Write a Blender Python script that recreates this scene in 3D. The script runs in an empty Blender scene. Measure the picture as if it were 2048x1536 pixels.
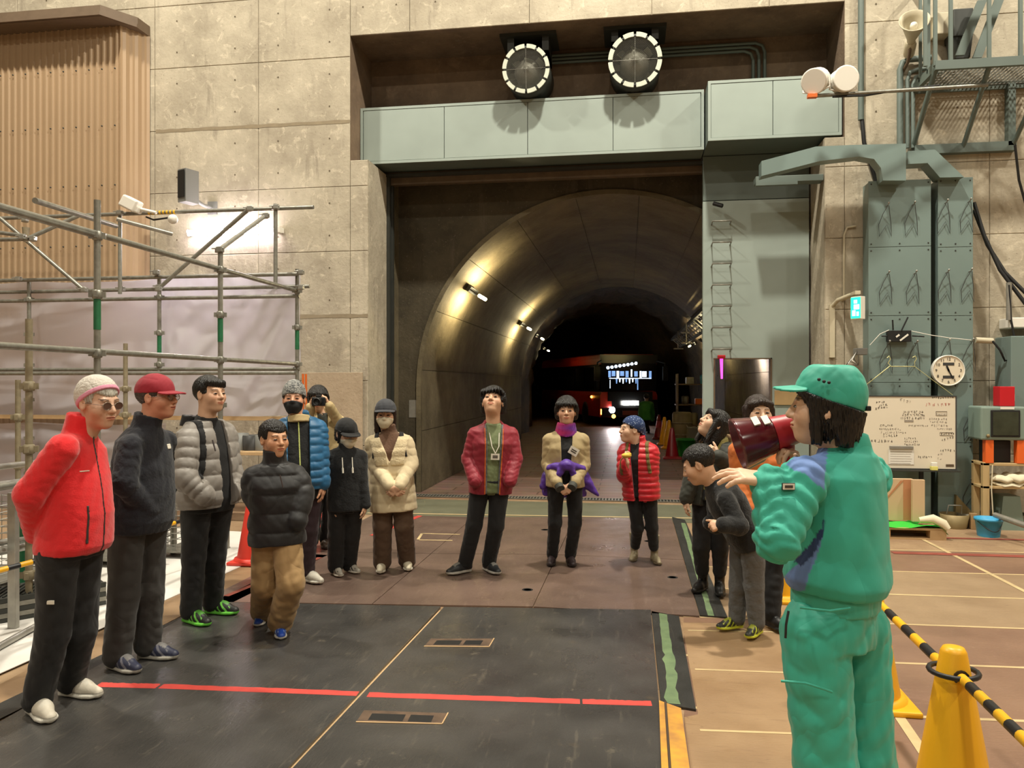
import bpy, bmesh, math, random
import numpy as np
from mathutils import Vector, Matrix
random.seed(7)
rnd = random.Random(11)
SC = bpy.context.scene
COL = SC.collection

# ------------------------------------------------------------------ camera
F, CX, CY, H = 1538.0, 1024.0, 764.0, 1.68
TH = math.radians(8.58)
FW = Vector((-math.sin(TH), math.cos(TH), 0)); RT = Vector((math.cos(TH), math.sin(TH), 0)); UP = Vector((0, 0, 1))
CAM = Vector((0, 0, H))
cd = bpy.data.cameras.new('camera'); co = bpy.data.objects.new('camera', cd); COL.objects.link(co)
cd.sensor_width = 36.0; cd.lens = F / 2048 * 36.0; cd.shift_y = -4.0 / 2048; cd.clip_end = 300; cd.clip_start = 0.05
co.location = CAM; co.rotation_euler = (math.pi / 2, 0, TH)
SC.camera = co
# ------------------------------------------------------------------ world and exposure
w = bpy.data.worlds.new('world'); SC.world = w; w.use_nodes = True
w.node_tree.nodes['Background'].inputs[0].default_value = (0.9, 0.85, 0.75, 1)
w.node_tree.nodes['Background'].inputs[1].default_value = 0.0
SC.view_settings.view_transform = 'Standard'; SC.view_settings.look = 'None'
SC.view_settings.gamma = 1.0; SC.view_settings.use_curve_mapping = False
SC.view_settings.exposure = 0.0
SC.cycles.max_bounces = 7; SC.cycles.diffuse_bounces = 3; SC.cycles.glossy_bounces = 3; SC.cycles.transmission_bounces = 4; SC.cycles.transparent_max_bounces = 6; SC.cycles.caustics_reflective = False; SC.cycles.caustics_refractive = False
# ------------------------------------------------------------------ high-bay lamps of the hall (light; their housings come with the ceiling)
LAMPS = [(-6.8, 6.2), (0.6, 6.2), (7.6, 6.2), (-6.8, -1.5), (0.6, -1.5), (7.6, -1.5), (-6.8, -9.5), (0.6, -9.5), (7.6, -9.5)]
LAMP_Z = 11.2
for i, (lx, ly) in enumerate(LAMPS):
    ld = bpy.data.lights.new('high_bay_light', 'AREA'); ld.shape = 'DISK'; ld.size = 0.45
    ld.energy = (1050 if abs(lx) < 2 else 700) if ly > 0 else 290; ld.color = (1.0, 0.94, 0.79)
    lo = bpy.data.objects.new('high_bay_light', ld); COL.objects.link(lo); lo.location = (lx, ly, LAMP_Z - 0.03)

# ------------------------------------------------------------------ pixel -> place
def ray(px, py): return FW + RT * ((px - CX) / F) + UP * ((CY - py) / F)
def atd(px, py, d): return CAM + ray(px, py) * d
def onY(px, py, Y): r = ray(px, py); return CAM + r * (Y / r.y)
def onX(px, py, X): r = ray(px, py); return CAM + r * (X / r.x)
def onZ(px, py, Z=0.0): r = ray(px, py); return CAM + r * ((Z - H) / r.z)

# ------------------------------------------------------------------ mesh helpers
def link(o, parent=None):
    COL.objects.link(o)
    if parent is not None: o.parent = parent
    return o
def tag(o, label=None, cat=None, group=None, kind=None):
    if label: o['label'] = label
    if cat: o['category'] = cat
    if group: o['group'] = group
    if kind: o['kind'] = kind
    return o
def empty(name, loc=(0, 0, 0), label=None, cat=None, group=None, rz=0):
    o = bpy.data.objects.new(name, None); COL.objects.link(o); o.location = loc; o.rotation_euler = (0, 0, rz); o.empty_display_size = 0.1
    o['_loc'] = list(loc); 
    del o['_loc']
    return tag(o, label, cat, group)

class MB:
    """collects shapes (world coordinates) and builds ONE mesh object"""
    def __init__(s): s.v = []; s.f = []; s.sm = []
    def add(s, vs, fs, smooth=False):
        b = len(s.v); s.v += [tuple(v) for v in vs]; s.f += [tuple(i + b for i in f) for f in fs]; s.sm += [smooth] * len(fs); return s
    def box(s, a, b, bev=0.0):
        x0, y0, z0 = [min(a[i], b[i]) for i in range(3)]; x1, y1, z1 = [max(a[i], b[i]) for i in range(3)]
        if bev <= 0:
            return s.add([(x0,y0,z0),(x1,y0,z0),(x1,y1,z0),(x0,y1,z0),(x0,y0,z1),(x1,y0,z1),(x1,y1,z1),(x0,y1,z1)],
                         [(0,3,2,1),(4,5,6,7),(0,1,5,4),(1,2,6,5),(2,3,7,6),(3,0,4,7)])
        bev = min(bev, (x1-x0)*.45, (y1-y0)*.45, (z1-z0)*.45)
        bm = bmesh.new(); bmesh.ops.create_cube(bm, size=1)
        for v in bm.verts: v.co = Vector(((x0+x1)/2 + v.co.x*(x1-x0), (y0+y1)/2 + v.co.y*(y1-y0), (z0+z1)/2 + v.co.z*(z1-z0)))
        bmesh.ops.bevel(bm, geom=bm.edges[:], offset=bev, segments=2, affect='EDGES', profile=0.5)
        return s.bm(bm)
    def bm(s, bm, smooth=False):
        bm.verts.ensure_lookup_table(); bm.verts.index_update()
        s.add([v.co[:] for v in bm.verts], [[v.index for v in f.verts] for f in bm.faces], smooth); bm.free(); return s
    def obox(s, c, ax, ay, az, bev=0.0):
        """oriented box: centre and three half-axis vectors"""
        c, ax, ay, az = map(Vector, (c, ax, ay, az))
        n0 = len(s.v); s.box((-1,-1,-1), (1,1,1), 0) if bev <= 0 else s.box((-1*ax.length,-1*ay.length,-1*az.length), (ax.length, ay.length, az.length), bev)
        for i in range(n0, len(s.v)):
            p = s.v[i]
            if bev > 0: p = (p[0]/ax.length, p[1]/ay.length, p[2]/az.length)
            s.v[i] = tuple(c + ax*p[0] + ay*p[1] + az*p[2])
        return s
    def tube(s, pts, r, n=8, cap=True, r2=None):
        pts = [Vector(p) for p in pts]; rings = []; N = len(pts)
        up = None; base = len(s.v); vs = []; fs = []
        for i, p in enumerate(pts):
            t = (pts[min(i+1, N-1)] - pts[max(i-1, 0)]).normalized()
            if up is None:
                up = Vector((0,0,1)) if abs(t.z) < .9 else Vector((1,0,0))
            u = t.cross(up); 
            if u.length < 1e-5: u = t.cross(Vector((0,1,0)))
            u.normalize(); v = u.cross(t).normalized(); up = v
            rr = r if r2 is None else r + (r2 - r) * i / (N - 1)
            if isinstance(r, (list, tuple)): rr = r[i]
            for k in range(n):
                a = 2*math.pi*k/n; vs.append(p + (u*math.cos(a) + v*math.sin(a))*rr)
        for i in range(N-1):
            for k in range(n):
                a, b = i*n+k, i*n+(k+1) % n; fs.append((a, a+n, b+n, b))
        s.add(vs, fs, True)
        if cap: s.add(vs[:n], [tuple(range(n))]); s.add(vs[-n:], [tuple(range(n))[::-1]])
        return s
    def prism(s, poly, vec, cap=True):
        """poly: list of 3d points (planar), extruded by vec"""
        n = len(poly); vec = Vector(vec); P = [Vector(p) for p in poly]
        vs = P + [p + vec for p in P]
        fs = [(i, (i+1) % n, n+(i+1) % n, n+i) for i in range(n)]
        s.add(vs, fs + ([tuple(range(n))[::-1], tuple(range(n, 2*n))] if cap else [])); return s
    def lathe(s, prof, c=(0,0,0), axis=(0,0,1), n=20, smooth=True):
        c = Vector(c); ax = Vector(axis).normalized(); u = ax.orthogonal().normalized(); v = ax.cross(u)
        vs = []; m = len(prof); st = []
        for (r, z) in prof:
            st.append(len(vs))
            if r < 1e-5: vs.append(c + ax*z)
            else:
                for k in range(n):
                    a = 2*math.pi*k/n; vs.append(c + ax*z + (u*math.cos(a) + v*math.sin(a))*r)
        fs = []
        for i in range(m-1):
            z0, z1 = prof[i][0] < 1e-5, prof[i+1][0] < 1e-5
            for k in range(n):
                k2 = (k+1) % n
                if z0 and z1: continue
                if z0: fs.append((st[i], st[i+1]+k2, st[i+1]+k))
                elif z1: fs.append((st[i]+k, st[i]+k2, st[i+1]))
                else: fs.append((st[i]+k, st[i]+k2, st[i+1]+k2, st[i+1]+k))
        s.add(vs, fs, smooth)
        if prof[0][0] > 1e-4: s.add(vs[:n], [tuple(range(n))[::-1]])
        if prof[-1][0] > 1e-4 and not (m == 2 and prof[0][0] < 1e-4): s.add(vs[st[-1]:st[-1]+n], [tuple(range(n))])
        return s
    def sph(s, c, r, seg=10, rings=7, sq=(1,1,1)):
        bm = bmesh.new(); bmesh.ops.create_uvsphere(bm, u_segments=seg, v_segments=rings, radius=r)
        for v in bm.verts: v.co = Vector((v.co.x*sq[0], v.co.y*sq[1], v.co.z*sq[2])) + Vector(c)
        return s.bm(bm, True)
    def build(s, name, mat, parent=None, fix=True):
        me = bpy.data.meshes.new(name); off = Vector((0,0,0))
        if parent is not None:
            off = Vector(wloc(parent))
        me.from_pydata([tuple(Vector(v) - off) for v in s.v], [], s.f)
        me.polygons.foreach_set('use_smooth', s.sm)
        if fix:
            bm = bmesh.new(); bm.from_mesh(me); bmesh.ops.recalc_face_normals(bm, faces=bm.faces); bm.to_mesh(me); bm.free()
        me.materials.append(M(mat) if isinstance(mat, str) else mat)
        o = bpy.data.objects.new(name, me); link(o, parent); return o
def wloc(o):
    """world translation (roots carry location only)"""
    p = Vector(o.location)
    while o.parent is not None:
        o = o.parent; p += Vector(o.location)
    return p
def at_base(o, base=None):
    """move a top-level mesh's origin to its base"""
    me = o.data; n = len(me.vertices); a = np.empty(n*3, np.float32); me.vertices.foreach_get('co', a); a = a.reshape(-1, 3)
    c = np.array([(a[:,0].min()+a[:,0].max())/2, (a[:,1].min()+a[:,1].max())/2, a[:,2].min()], np.float32) if base is None else np.array(base, np.float32)
    me.vertices.foreach_set('co', (a - c).ravel()); o.location = Vector(o.location) + Vector(c.tolist()); return o
def one(name, mb, mat, label, cat, group=None):
    o = mb.build(name, mat); at_base(o); return tag(o, label, cat, group)
def struct(name, mb, mat, parent=None, label=None):
    o = mb.build(name, mat, parent)
    if parent is None: o['kind'] = 'structure'
    if label: o['label'] = label
    return o
def text_mesh(txt, size, name, mat, parent, loc, rot=(math.pi/2, 0, 0), align='CENTER', ext=0.0008):
    cu = bpy.data.curves.new(name, 'FONT'); cu.body = txt; cu.size = size; cu.align_x = align; cu.align_y = 'CENTER'; cu.extrude = ext; cu.resolution_u = 2
    o = bpy.data.objects.new(name, cu); COL.objects.link(o)
    me = bpy.data.meshes.new_from_object(o); bpy.data.objects.remove(o); bpy.data.curves.remove(cu)
    me.materials.clear(); me.materials.append(M(mat))
    o = bpy.data.objects.new(name, me); link(o, parent); o.location = Vector(loc) - (Vector(wloc(parent)) if parent else Vector()); o.rotation_euler = rot; return o

# ------------------------------------------------------------------ materials
_M = {}
def M(n): return _M[n]
def mat(name, col, rough=0.6, metal=0.0, noise=0.0, nscale=8.0, col2=None, bump=0.0, bscale=30.0, emit=None, estr=0.0, spec=0.5, vcol=False, nstretch=(1,1,1), alpha=1.0, trans=0.0, detail=2.5, rnoise=0.0, coat=0.0, sheen=0.0):
    m = bpy.data.materials.new(name); m.use_nodes = True; nt = m.node_tree; N = nt.nodes; L = nt.links; b = N['Principled BSDF']
    b.inputs['Base Color'].default_value = (*col, 1); b.inputs['Roughness'].default_value = rough; b.inputs['Metallic'].default_value = metal
    b.inputs['Specular IOR Level'].default_value = spec
    if coat: b.inputs['Coat Weight'].default_value = coat; b.inputs['Coat Roughness'].default_value = 0.15
    if sheen: b.inputs['Sheen Weight'].default_value = sheen; b.inputs['Sheen Roughness'].default_value = 0.5
    src = None
    if vcol:
        a = N.new('ShaderNodeVertexColor'); a.layer_name = 'Col'; src = a.outputs['Color']
    tc = None
    def coords(st=(1,1,1)):
        nonlocal tc
        if tc is None: tc = N.new('ShaderNodeTexCoord')
        mp = N.new('ShaderNodeMapping'); mp.inputs['Scale'].default_value = st; L.new(tc.outputs['Object'], mp.inputs['Vector']); return mp.outputs['Vector']
    if noise > 0:
        nz = N.new('ShaderNodeTexNoise'); nz.inputs['Scale'].default_value = nscale; nz.inputs['Detail'].default_value = detail; nz.inputs['Roughness'].default_value = 0.6
        L.new(coords(nstretch), nz.inputs['Vector'])
        mr = N.new('ShaderNodeMapRange'); mr.inputs[1].default_value = 0.3; mr.inputs[2].default_value = 0.7; L.new(nz.outputs['Fac'], mr.inputs[0])
        mx = N.new('ShaderNodeMix'); mx.data_type = 'RGBA'; mx.blend_type = 'MIX'
        c2 = col2 if col2 else tuple(c*(1-noise) for c in col)
        mx.inputs[6].default_value = (*col, 1); mx.inputs[7].default_value = (*c2, 1)
        if src:
            mm = N.new('ShaderNodeMix'); mm.data_type = 'RGBA'; mm.blend_type = 'MULTIPLY'; mm.inputs[0].default_value = 1
            mx.inputs[6].default_value = (1,1,1,1); mx.inputs[7].default_value = (1-noise,1-noise,1-noise,1)
            L.new(mr.outputs[0], mx.inputs[0]); L.new(src, mm.inputs[6]); L.new(mx.outputs[2], mm.inputs[7]); src = mm.outputs[2]
        else:
            L.new(mr.outputs[0], mx.inputs[0]); src = mx.outputs[2]
        if rnoise:
            m2 = N.new('ShaderNodeMapRange'); m2.inputs[3].default_value = max(0.02, rough-rnoise); m2.inputs[4].default_value = min(1, rough+rnoise); L.new(nz.outputs['Fac'], m2.inputs[0]); L.new(m2.outputs[0], b.inputs['Roughness'])
    if src: L.new(src, b.inputs['Base Color'])
    if bump > 0:
        nb = N.new('ShaderNodeTexNoise'); nb.inputs['Scale'].default_value = bscale; nb.inputs['Detail'].default_value = 1.5
        L.new(coords(nstretch), nb.inputs['Vector'])
        bp = N.new('ShaderNodeBump'); bp.inputs['Strength'].default_value = bump; bp.inputs['Distance'].default_value = 0.02; L.new(nb.outputs['Fac'], bp.inputs['Height']); L.new(bp.outputs[0], b.inputs['Normal'])
    if emit and (estr < 40 and name not in ('plate_glow',)): m.cycles.emission_sampling = 'NONE'
    if emit: b.inputs['Emission Color'].default_value = (*emit, 1); b.inputs['Emission Strength'].default_value = estr
    if trans: b.inputs['Transmission Weight'].default_value = trans
    if alpha < 1: b.inputs['Alpha'].default_value = alpha
    _M[name] = m; return m
def sr(r, g, b):
    f = lambda c: (c/255/12.92) if c/255 <= .04045 else ((c/255+.055)/1.055)**2.4
    return (f(r), f(g), f(b))

def concrete(name, c1, c2, stain=0.5, dots=True, scale=1.0, dark=(0.16,0.13,0.10), grid=None, rough=0.85):
    """cast concrete: two tones, runs and stains, pits, tie holes"""
    m = bpy.data.materials.new(name); m.use_nodes = True; nt = m.node_tree; N = nt.nodes; L = nt.links; b = N['Principled BSDF']
    b.inputs['Roughness'].default_value = rough; b.inputs['Specular IOR Level'].default_value = 0.3
    g = N.new('ShaderNodeNewGeometry')
    def noise(sc, det, st=(1,1,1), rg=0.6, dist=0.0):
        mp = N.new('ShaderNodeMapping'); mp.inputs['Scale'].default_value = st; L.new(g.outputs['Position'], mp.inputs['Vector'])
        n = N.new('ShaderNodeTexNoise'); n.inputs['Scale'].default_value = sc*scale; n.inputs['Detail'].default_value = det; n.inputs['Roughness'].default_value = rg; n.inputs['Distortion'].default_value = dist
        L.new(mp.outputs[0], n.inputs['Vector']); return n.outputs['Fac']
    def ramp(x, a, c):
        r = N.new('ShaderNodeMapRange'); r.inputs[1].default_value = a; r.inputs[2].default_value = c; L.new(x, r.inputs[0]); return r.outputs[0]
    def mix(f, a, c, mode='MIX', fm=1.0):
        x = N.new('ShaderNodeMix'); x.data_type = 'RGBA'; x.blend_type = mode
        if fm != 1.0:
            k = N.new('ShaderNodeMath'); k.operation = 'MULTIPLY'; k.inputs[1].default_value = fm; L.new(f, k.inputs[0]); f = k.outputs[0]
        L.new(f, x.inputs[0])
        for i, v in ((6, a), (7, c)):
            if isinstance(v, tuple): x.inputs[i].default_value = (*v, 1)
            else: L.new(v, x.inputs[i])
        return x.outputs[2]
    base = mix(ramp(noise(1.3, 5, rg=0.68), 0.36, 0.64), c1, c2)
    base = mix(ramp(noise(5.5, 4, rg=0.7, dist=1.2), 0.56, 0.72), base, tuple(min(1, c*1.28) for c in c1), fm=0.6*stain)
    base = mix(ramp(noise(2.2, 4, (3.0, 3.0, .45)), 0.58, 0.74), base, dark, fm=0.42*stain)
    base = mix(ramp(noise(34, 1), 0.68, 0.75), base, dark, fm=0.55)
    bp = N.new('ShaderNodeBump'); bp.inputs['Strength'].default_value = 0.35; bp.inputs['Distance'].default_value = 0.02
    L.new(noise(14, 2, rg=.7), bp.inputs['Height']); L.new(bp.outputs[0], b.inputs['Normal'])
    L.new(base, b.inputs['Base Color']); _M[name] = m; return m

concrete('concrete', sr(190,180,160), sr(160,150,132), 1.35)
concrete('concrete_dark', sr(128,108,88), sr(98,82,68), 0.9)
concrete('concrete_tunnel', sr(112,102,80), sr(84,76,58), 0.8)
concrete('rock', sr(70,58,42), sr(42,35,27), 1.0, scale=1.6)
concrete('panel_paint', sr(182,164,140), sr(172,154,130), 0.15)
mat('joint', sr(146,134,114), 0.9); mat('tie_hole', sr(92,80,62), .9)
mat('green_steel', sr(154,166,159), 0.5, noise=0.1, nscale=2.0, bump=0.03, bscale=8)
mat('green_steel_dark', sr(98,110,104), 0.55, noise=0.12, nscale=2.0)
mat('blue_steel', sr(116,134,130), 0.45, noise=0.08, nscale=2.0)
mat('dark_steel', sr(52,54,50), 0.5, noise=0.2)
mat('rust_steel', sr(110,92,72), 0.6, 0.3, noise=0.3)
mat('black', sr(20,20,21), 0.55); mat('black_rubber', sr(26,26,27), 0.45); mat('white', sr(232,228,218), 0.5)
mat('white_gloss', sr(236,232,222), 0.25); mat('grey', sr(120,120,116), 0.5); mat('dark_grey', sr(60,60,60), 0.5)
mat('galv', sr(150,148,138), 0.38, 0.4, noise=0.35, nscale=14, bump=0.05, bscale=50, rnoise=.15)
mat('galv_light', sr(168,166,158), 0.35, 0.5, noise=0.25, nscale=10)
mat('galv_beige', sr(150,138,112), 0.6, 0.1, noise=0.3, nscale=16)
mat('green_band', sr(34,110,70), 0.5, noise=0.25, nscale=20)
mat('chrome', sr(200,200,200), 0.15, 1.0)
# ================================================================== THE SETTING
YW = 10.0
XL0, XR0 = -3.733, 2.645      # fan recess
XL, XR = -3.48, 2.414         # portal below the header
ZR = 6.38; ZP = 4.74          # recess top, header underside
XD = 1.01                     # left edge of the steel door leaf
HX0, HX1, HY0, HZ = -16.0, 14.0, -20.0, 13.0
# ---- floor
concrete('floor_paint', sr(166,140,110), sr(138,110,86), 0.5, scale=.8, dark=sr(96,72,54), rough=0.5)
fl = MB(); fl.box((HX0, HY0, -0.2), (HX1, YW+0.9, 0)); floor = struct('floor', fl, 'floor_paint')
# ---- far walls and ceiling of the hall
struct('wall_left', MB().box((HX0-0.3, HY0, 0), (HX0, YW, HZ)), 'concrete')
struct('wall_right', MB().box((HX1, HY0, 0), (HX1+0.3, YW, HZ)), 'concrete')
struct('wall_rear', MB().box((HX0, HY0-0.3, 0), (HX1, HY0, HZ)), 'concrete')
mat('ceiling_paint', sr(170,165,150), 0.8)
struct('ceiling', MB().box((HX0, HY0, HZ), (HX1, YW+.9, HZ+0.3)), 'ceiling_paint')
mat('lamp_glow', (1,.95,.85), 0.5, emit=(1.0,0.90,0.70), estr=12)
for (lx, ly) in LAMPS:
    t = empty('high_bay_lamp', (lx, ly, LAMP_Z), 'round high bay lamp hanging from the hall ceiling', 'lamp', 'high bay lamps over the hall')
    MB().lathe([(.06,.55),(.1,.5),(.12,.3),(.3,.05),(.32,0),(.30,0),(.28,.05),(.1,.28)], (lx,ly,LAMP_Z), n=18).build('reflector', 'galv_light', t)
    MB().lathe([(0,.06),(.27,.06)], (lx,ly,LAMP_Z), n=18).build('glowing_glass', 'lamp_glow', t)
    MB().tube([(lx,ly,LAMP_Z+.5),(lx,ly,HZ)], .015).build('rod', 'dark_steel', t)
# ---- front wall: backing with the openings, then the cast panels with recessed joints
wb = MB()
YB = YW + 0.02
wb.box((HX0, YB, 0), (XL, YW+.9, ZP-.05)); wb.box((HX0, YB, ZP-.05), (XL0, YW+.9, ZR)); wb.box((HX0, YB, ZR), (HX1, YW+.9, HZ))
wb.box((XR, YB, 0), (HX1, YW+.9, ZP-.03)); wb.box((XR0, YB, ZP-.03), (HX1, YW+.9, ZR))
wall = struct('wall_front', wb, 'joint')
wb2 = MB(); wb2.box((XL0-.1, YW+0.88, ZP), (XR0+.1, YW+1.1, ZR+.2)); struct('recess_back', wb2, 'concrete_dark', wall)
J = 0.0025
zl = [0.0, 0.814, 1.695, 2.577, 3.458, 4.34, 5.221, 6.10, 6.98, 7.86, 8.75, 9.63, 10.5, 11.4, 13.0]
xl = [-16.0, -14.2, -12.4, -10.6, -8.8, -6.62, -5.06, XL0, -2.9, -1.28, 0.3, 1.75, XR0, 4.3, 6.1, 7.9, 9.7, 11.5, 14.0]
def panel(x0, x1, z0, z1, m='concrete'):
    if x1-x0 < .03 or z1-z0 < .03: return
    mb = MB(); j = J; e = .006
    y = YW; 
    a = [(x0+j,y+e,z0+j),(x1-j,y+e,z0+j),(x1-j,y+e,z1-j),(x0+j,y+e,z1-j)]; b = [(x0+j+e,y,z0+j+e),(x1-j-e,y,z0+j+e),(x1-j-e,y,z1-j-e),(x0+j+e,y,z1-j-e)]
    c = [(p[0], YB+.005, p[2]) for p in a]
    mb.add(a+b+c, [(4,5,6,7),(0,1,5,4),(1,2,6,5),(2,3,7,6),(3,0,4,7),(8,9,1,0),(9,10,2,1),(10,11,3,2),(11,8,0,3)])
    mb.build('concrete_panel', m, wall, fix=False)
for i in range(len(xl)-1):
    for k in range(len(zl)-1):
        x0, x1, z0, z1 = xl[i], xl[i+1], zl[k], zl[k+1]
        if x1 <= XL0+.01 or x0 >= XR0-.01: panel(x0, x1, z0, z1)
        elif z0 >= ZR: panel(x0, x1, z0, z1)
        elif z1 > ZR: panel(x0, x1, ZR, z1)
# strips beside the portal below the ledge (the recess is wider than the portal)
for k in range(len(zl)-1):
    z0, z1 = zl[k], min(zl[k+1], ZP-.05)
    if z1 > z0: panel(XL0, XL, z0, z1); panel(XR, XR0, z0, min(zl[k+1], ZP-.03))
# reveals
struct('reveal', MB().box((XL-.05, YW+.012, 0), (XL+.002, YW+.88, ZP-.05)), 'concrete', wall)
struct('reveal', MB().box((XR-.002, YW+.012, 0), (XR+.05, YW+.88, ZP-.03)), 'concrete', wall)
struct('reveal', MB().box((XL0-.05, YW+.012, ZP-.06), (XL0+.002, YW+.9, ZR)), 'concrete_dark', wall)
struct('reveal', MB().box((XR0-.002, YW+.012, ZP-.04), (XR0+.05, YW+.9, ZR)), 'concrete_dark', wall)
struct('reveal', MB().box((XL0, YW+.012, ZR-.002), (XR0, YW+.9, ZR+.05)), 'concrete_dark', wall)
struct('ledge', MB().box((XL0, YW+.012, ZP-.07), (XL, YW+.9, ZP-.048)), 'concrete', wall)
# lower painted boards left of the portal
p0 = onY(600,745,YW-.03); 
one('plywood_hoarding', MB().box((onY(603,745,YW-.05).x, YW-.055, 0), (XL-.06, YW-.026, p0.z), .004), 'panel_paint', 'flat tan plywood board covering the lower wall left of the tunnel portal', 'board')
# tie holes and construction joints
th = MB()
for i in range(len(xl)-1):
    for k in range(len(zl)-1):
        for fx in (.22,.78):
            for fz in (.25,.75):
                x = xl[i]+(xl[i+1]-xl[i])*fx; z = zl[k]+(zl[k+1]-zl[k])*fz
                if (XL0 < x < XR0 and z < ZR+.05): continue
                if x < -9 or x > 8 or z > 9: continue
                th.lathe([(0,-.001),(.008,-.001),(.011,.004)], (x,YW-.0005,z), (0,-1,0), n=8)
o = th.build('tie_hole', 'tie_hole', wall); o['kind'] = 'stuff'
for z in (2.577, 5.221):
    for (a,b) in ((-6.6,XL if z < 4 else XL0),):
        mb = MB(); n = 26; top = []; bot = []
        for i in range(n+1):
            x = a+(b-a)*i/n; dz = .012*rnd.random()
            top.append((x,YW-.003,z+.018+dz)); bot.append((x,YW-.003,z-.018-.012*rnd.random()))
        mb.add(top+bot, [(i,i+1,n+2+i,n+1+i) for i in range(n)]); mb.build('mortar_joint', mat('mortar%.0f'%z, sr(150,136,112), .9, noise=.2), wall, fix=False)

# ---- steel header over the gate (four panels) and the box on its right (two panels)
YH = 10.38
hd = empty('steel_header', (XL0, YH, ZP), 'long pale green steel header beam with four flat panels above the gate opening', 'beam')
ZH1 = 5.53
hx1 = onY(1408,250,YH).x
MB().box((XL0+.01, YH+.03, ZP), (hx1, YW+.86, ZH1)).build('box', 'green_steel_dark', hd)
fr = MB(); e=.035
fr.box((XL0+.01,YH,ZP),(hx1,YH+.04,ZP+e)); fr.box((XL0+.01,YH,ZH1-e),(hx1,YH+.04,ZH1)); fr.box((XL0+.01,YH,ZP+e),(XL0+.01+e,YH+.04,ZH1-e)); fr.box((hx1-e,YH,ZP+e),(hx1,YH+.04,ZH1-e)); fr.build('frame','green_steel',hd)
xs = [XL0+.05, onY(888,270,YH).x, onY(1055,262,YH).x, onY(1226,250,YH).x, hx1-.04]
for i in range(4):
    MB().box((xs[i]+.004, YH+.006, ZP+e+.004), (xs[i+1]-.004, YH+.05, ZH1-e-.004), .003).build('panel', 'green_steel', hd)
YH2 = 10.05
x0 = onY(1416,220,YH2).x; x1 = XR0-.02
hb = empty('steel_header_box', (x0, YH2, ZP), 'shorter pale green steel box with two panels, right of the long header', 'beam')
ZB1 = 5.51
MB().box((x0, YH2+.03, ZP+.01), (x1, YW+.86, ZB1)).build('box', 'green_steel_dark', hb)
fr = MB(); fr.box((x0,YH2,ZP+.01),(x1,YH2+.04,ZP+.01+e)); fr.box((x0,YH2,ZB1-e),(x1,YH2+.04,ZB1)); fr.box((x0,YH2,ZP+.01+e),(x0+e,YH2+.04,ZB1-e)); fr.box((x1-e,YH2,ZP+.01+e),(x1,YH2+.04,ZB1-e)); fr.build('frame','green_steel',hb)
xm = onY(1546,220,YH2).x
for (a,b) in ((x0+e,xm),(xm,x1-e)):
    MB().box((a+.004, YH2+.006, ZP+e+.012), (b-.004, YH2+.05, ZB1-e-.004), .003).build('panel', 'green_steel', hb)
# gate guide rail under the header
gr = empty('gate_guide_rail', (XL, 10.9, 4.6), 'rust marked steel guide rail hanging under the gate header', 'rail')
MB().box((XL, 10.86, 4.56), (XD+.0, 10.96, 4.74)).build('web','rust_steel',gr); MB().box((XL, 10.78, 4.66), (XD, 10.86, 4.70)).build('flange','dark_steel',gr)
jm = empty('gate_jamb', (XL+.03, 10.86, 0), 'dark steel guide channel standing in the left portal reveal', 'frame')
MB().box((XL+.002, 10.80, 0), (XL+.05, 10.86, ZP-.05)).build('flange','dark_steel',jm); MB().box((XL+.002, 10.9, 0), (XL+.07, 10.96, ZP-.05)).build('flange','dark_steel',jm); MB().box((XL+.002, 10.86, 0), (XL+.012, 10.9, ZP-.05)).build('web','black',jm)

# ---- steel door leaf with a wicket opening
YD = 10.72
dz1 = onY(1500,400,YD).z
wx0, wx1, wz1 = onY(1427,800,YD).x, onY(1544,800,YD).x, onY(1480,716,YD).z
dl = MB(); T = .12
XDL = onY(1406,600,YD).x
dl.box((XDL,YD,0.02),(wx0,YD+T,dz1)); dl.box((wx1,YD,0.02),(XR-.03,YD+T,dz1)); dl.box((wx0,YD,wz1),(wx1,YD+T,dz1)); dl.box((wx0,YD,0),(wx1,YD+T,.1))
d1 = struct('door_1', dl, 'green_steel', label='tall green steel sliding gate leaf with a doorway cut into it')
up = MB(); up.box((XDL,YD+.005,dz1+.012),(XR-.03,YD+T,ZP)); struct('transom', up, 'green_steel_dark', d1)
MB().box((wx0-.0,YD-.012,wz1-.02),(wx0+.02,YD+T,0.1)).box((wx1-.02,YD-.012,.1),(wx1,YD+T,wz1)).box((wx0,YD-.012,wz1-.015),(wx1,YD+T,wz1)).build('door_frame','rust_steel',d1)
for py in (446,513,576,640,683,716):
    za = onY(1440,py,YD).z
for i, py in enumerate((446,488,530,572,614,656,699)):
    za = onY(1440,py,YD).z; xa, xb = onY(1423,py,YD).x, onY(1460,py,YD).x; y0 = YD-.14
    MB().tube([(xa,YD,za-.02),(xa,y0,za),(xb,y0,za),(xb,YD,za-.02)], .011, 6).build('rung','galv',d1)
c = onY(1433,413,YD)
MB().tube([c+Vector((-.05,-.1,.02)), c+Vector((.06,-.16,-.03))], .028, 8).build('camera','black',d1)
# ---- chamber between gate and tunnel, spandrel, tunnel lining
TXC, TZC, TR, TY0 = -0.3, 1.62, 2.82, 11.4
TYR = 22.5
ch = MB()
ch.box((XL-.3, YW+.88, 0), (XL, TY0, 5.2)); ch.box((XR+.2, YW+.88, 0), (XR+.5, TY0, 5.2)); ch.box((XL-.3, YW+.88, 4.95), (XR+.5, TY0, 5.2))
struct('wall_chamber', ch, 'concrete_tunnel')
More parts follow.
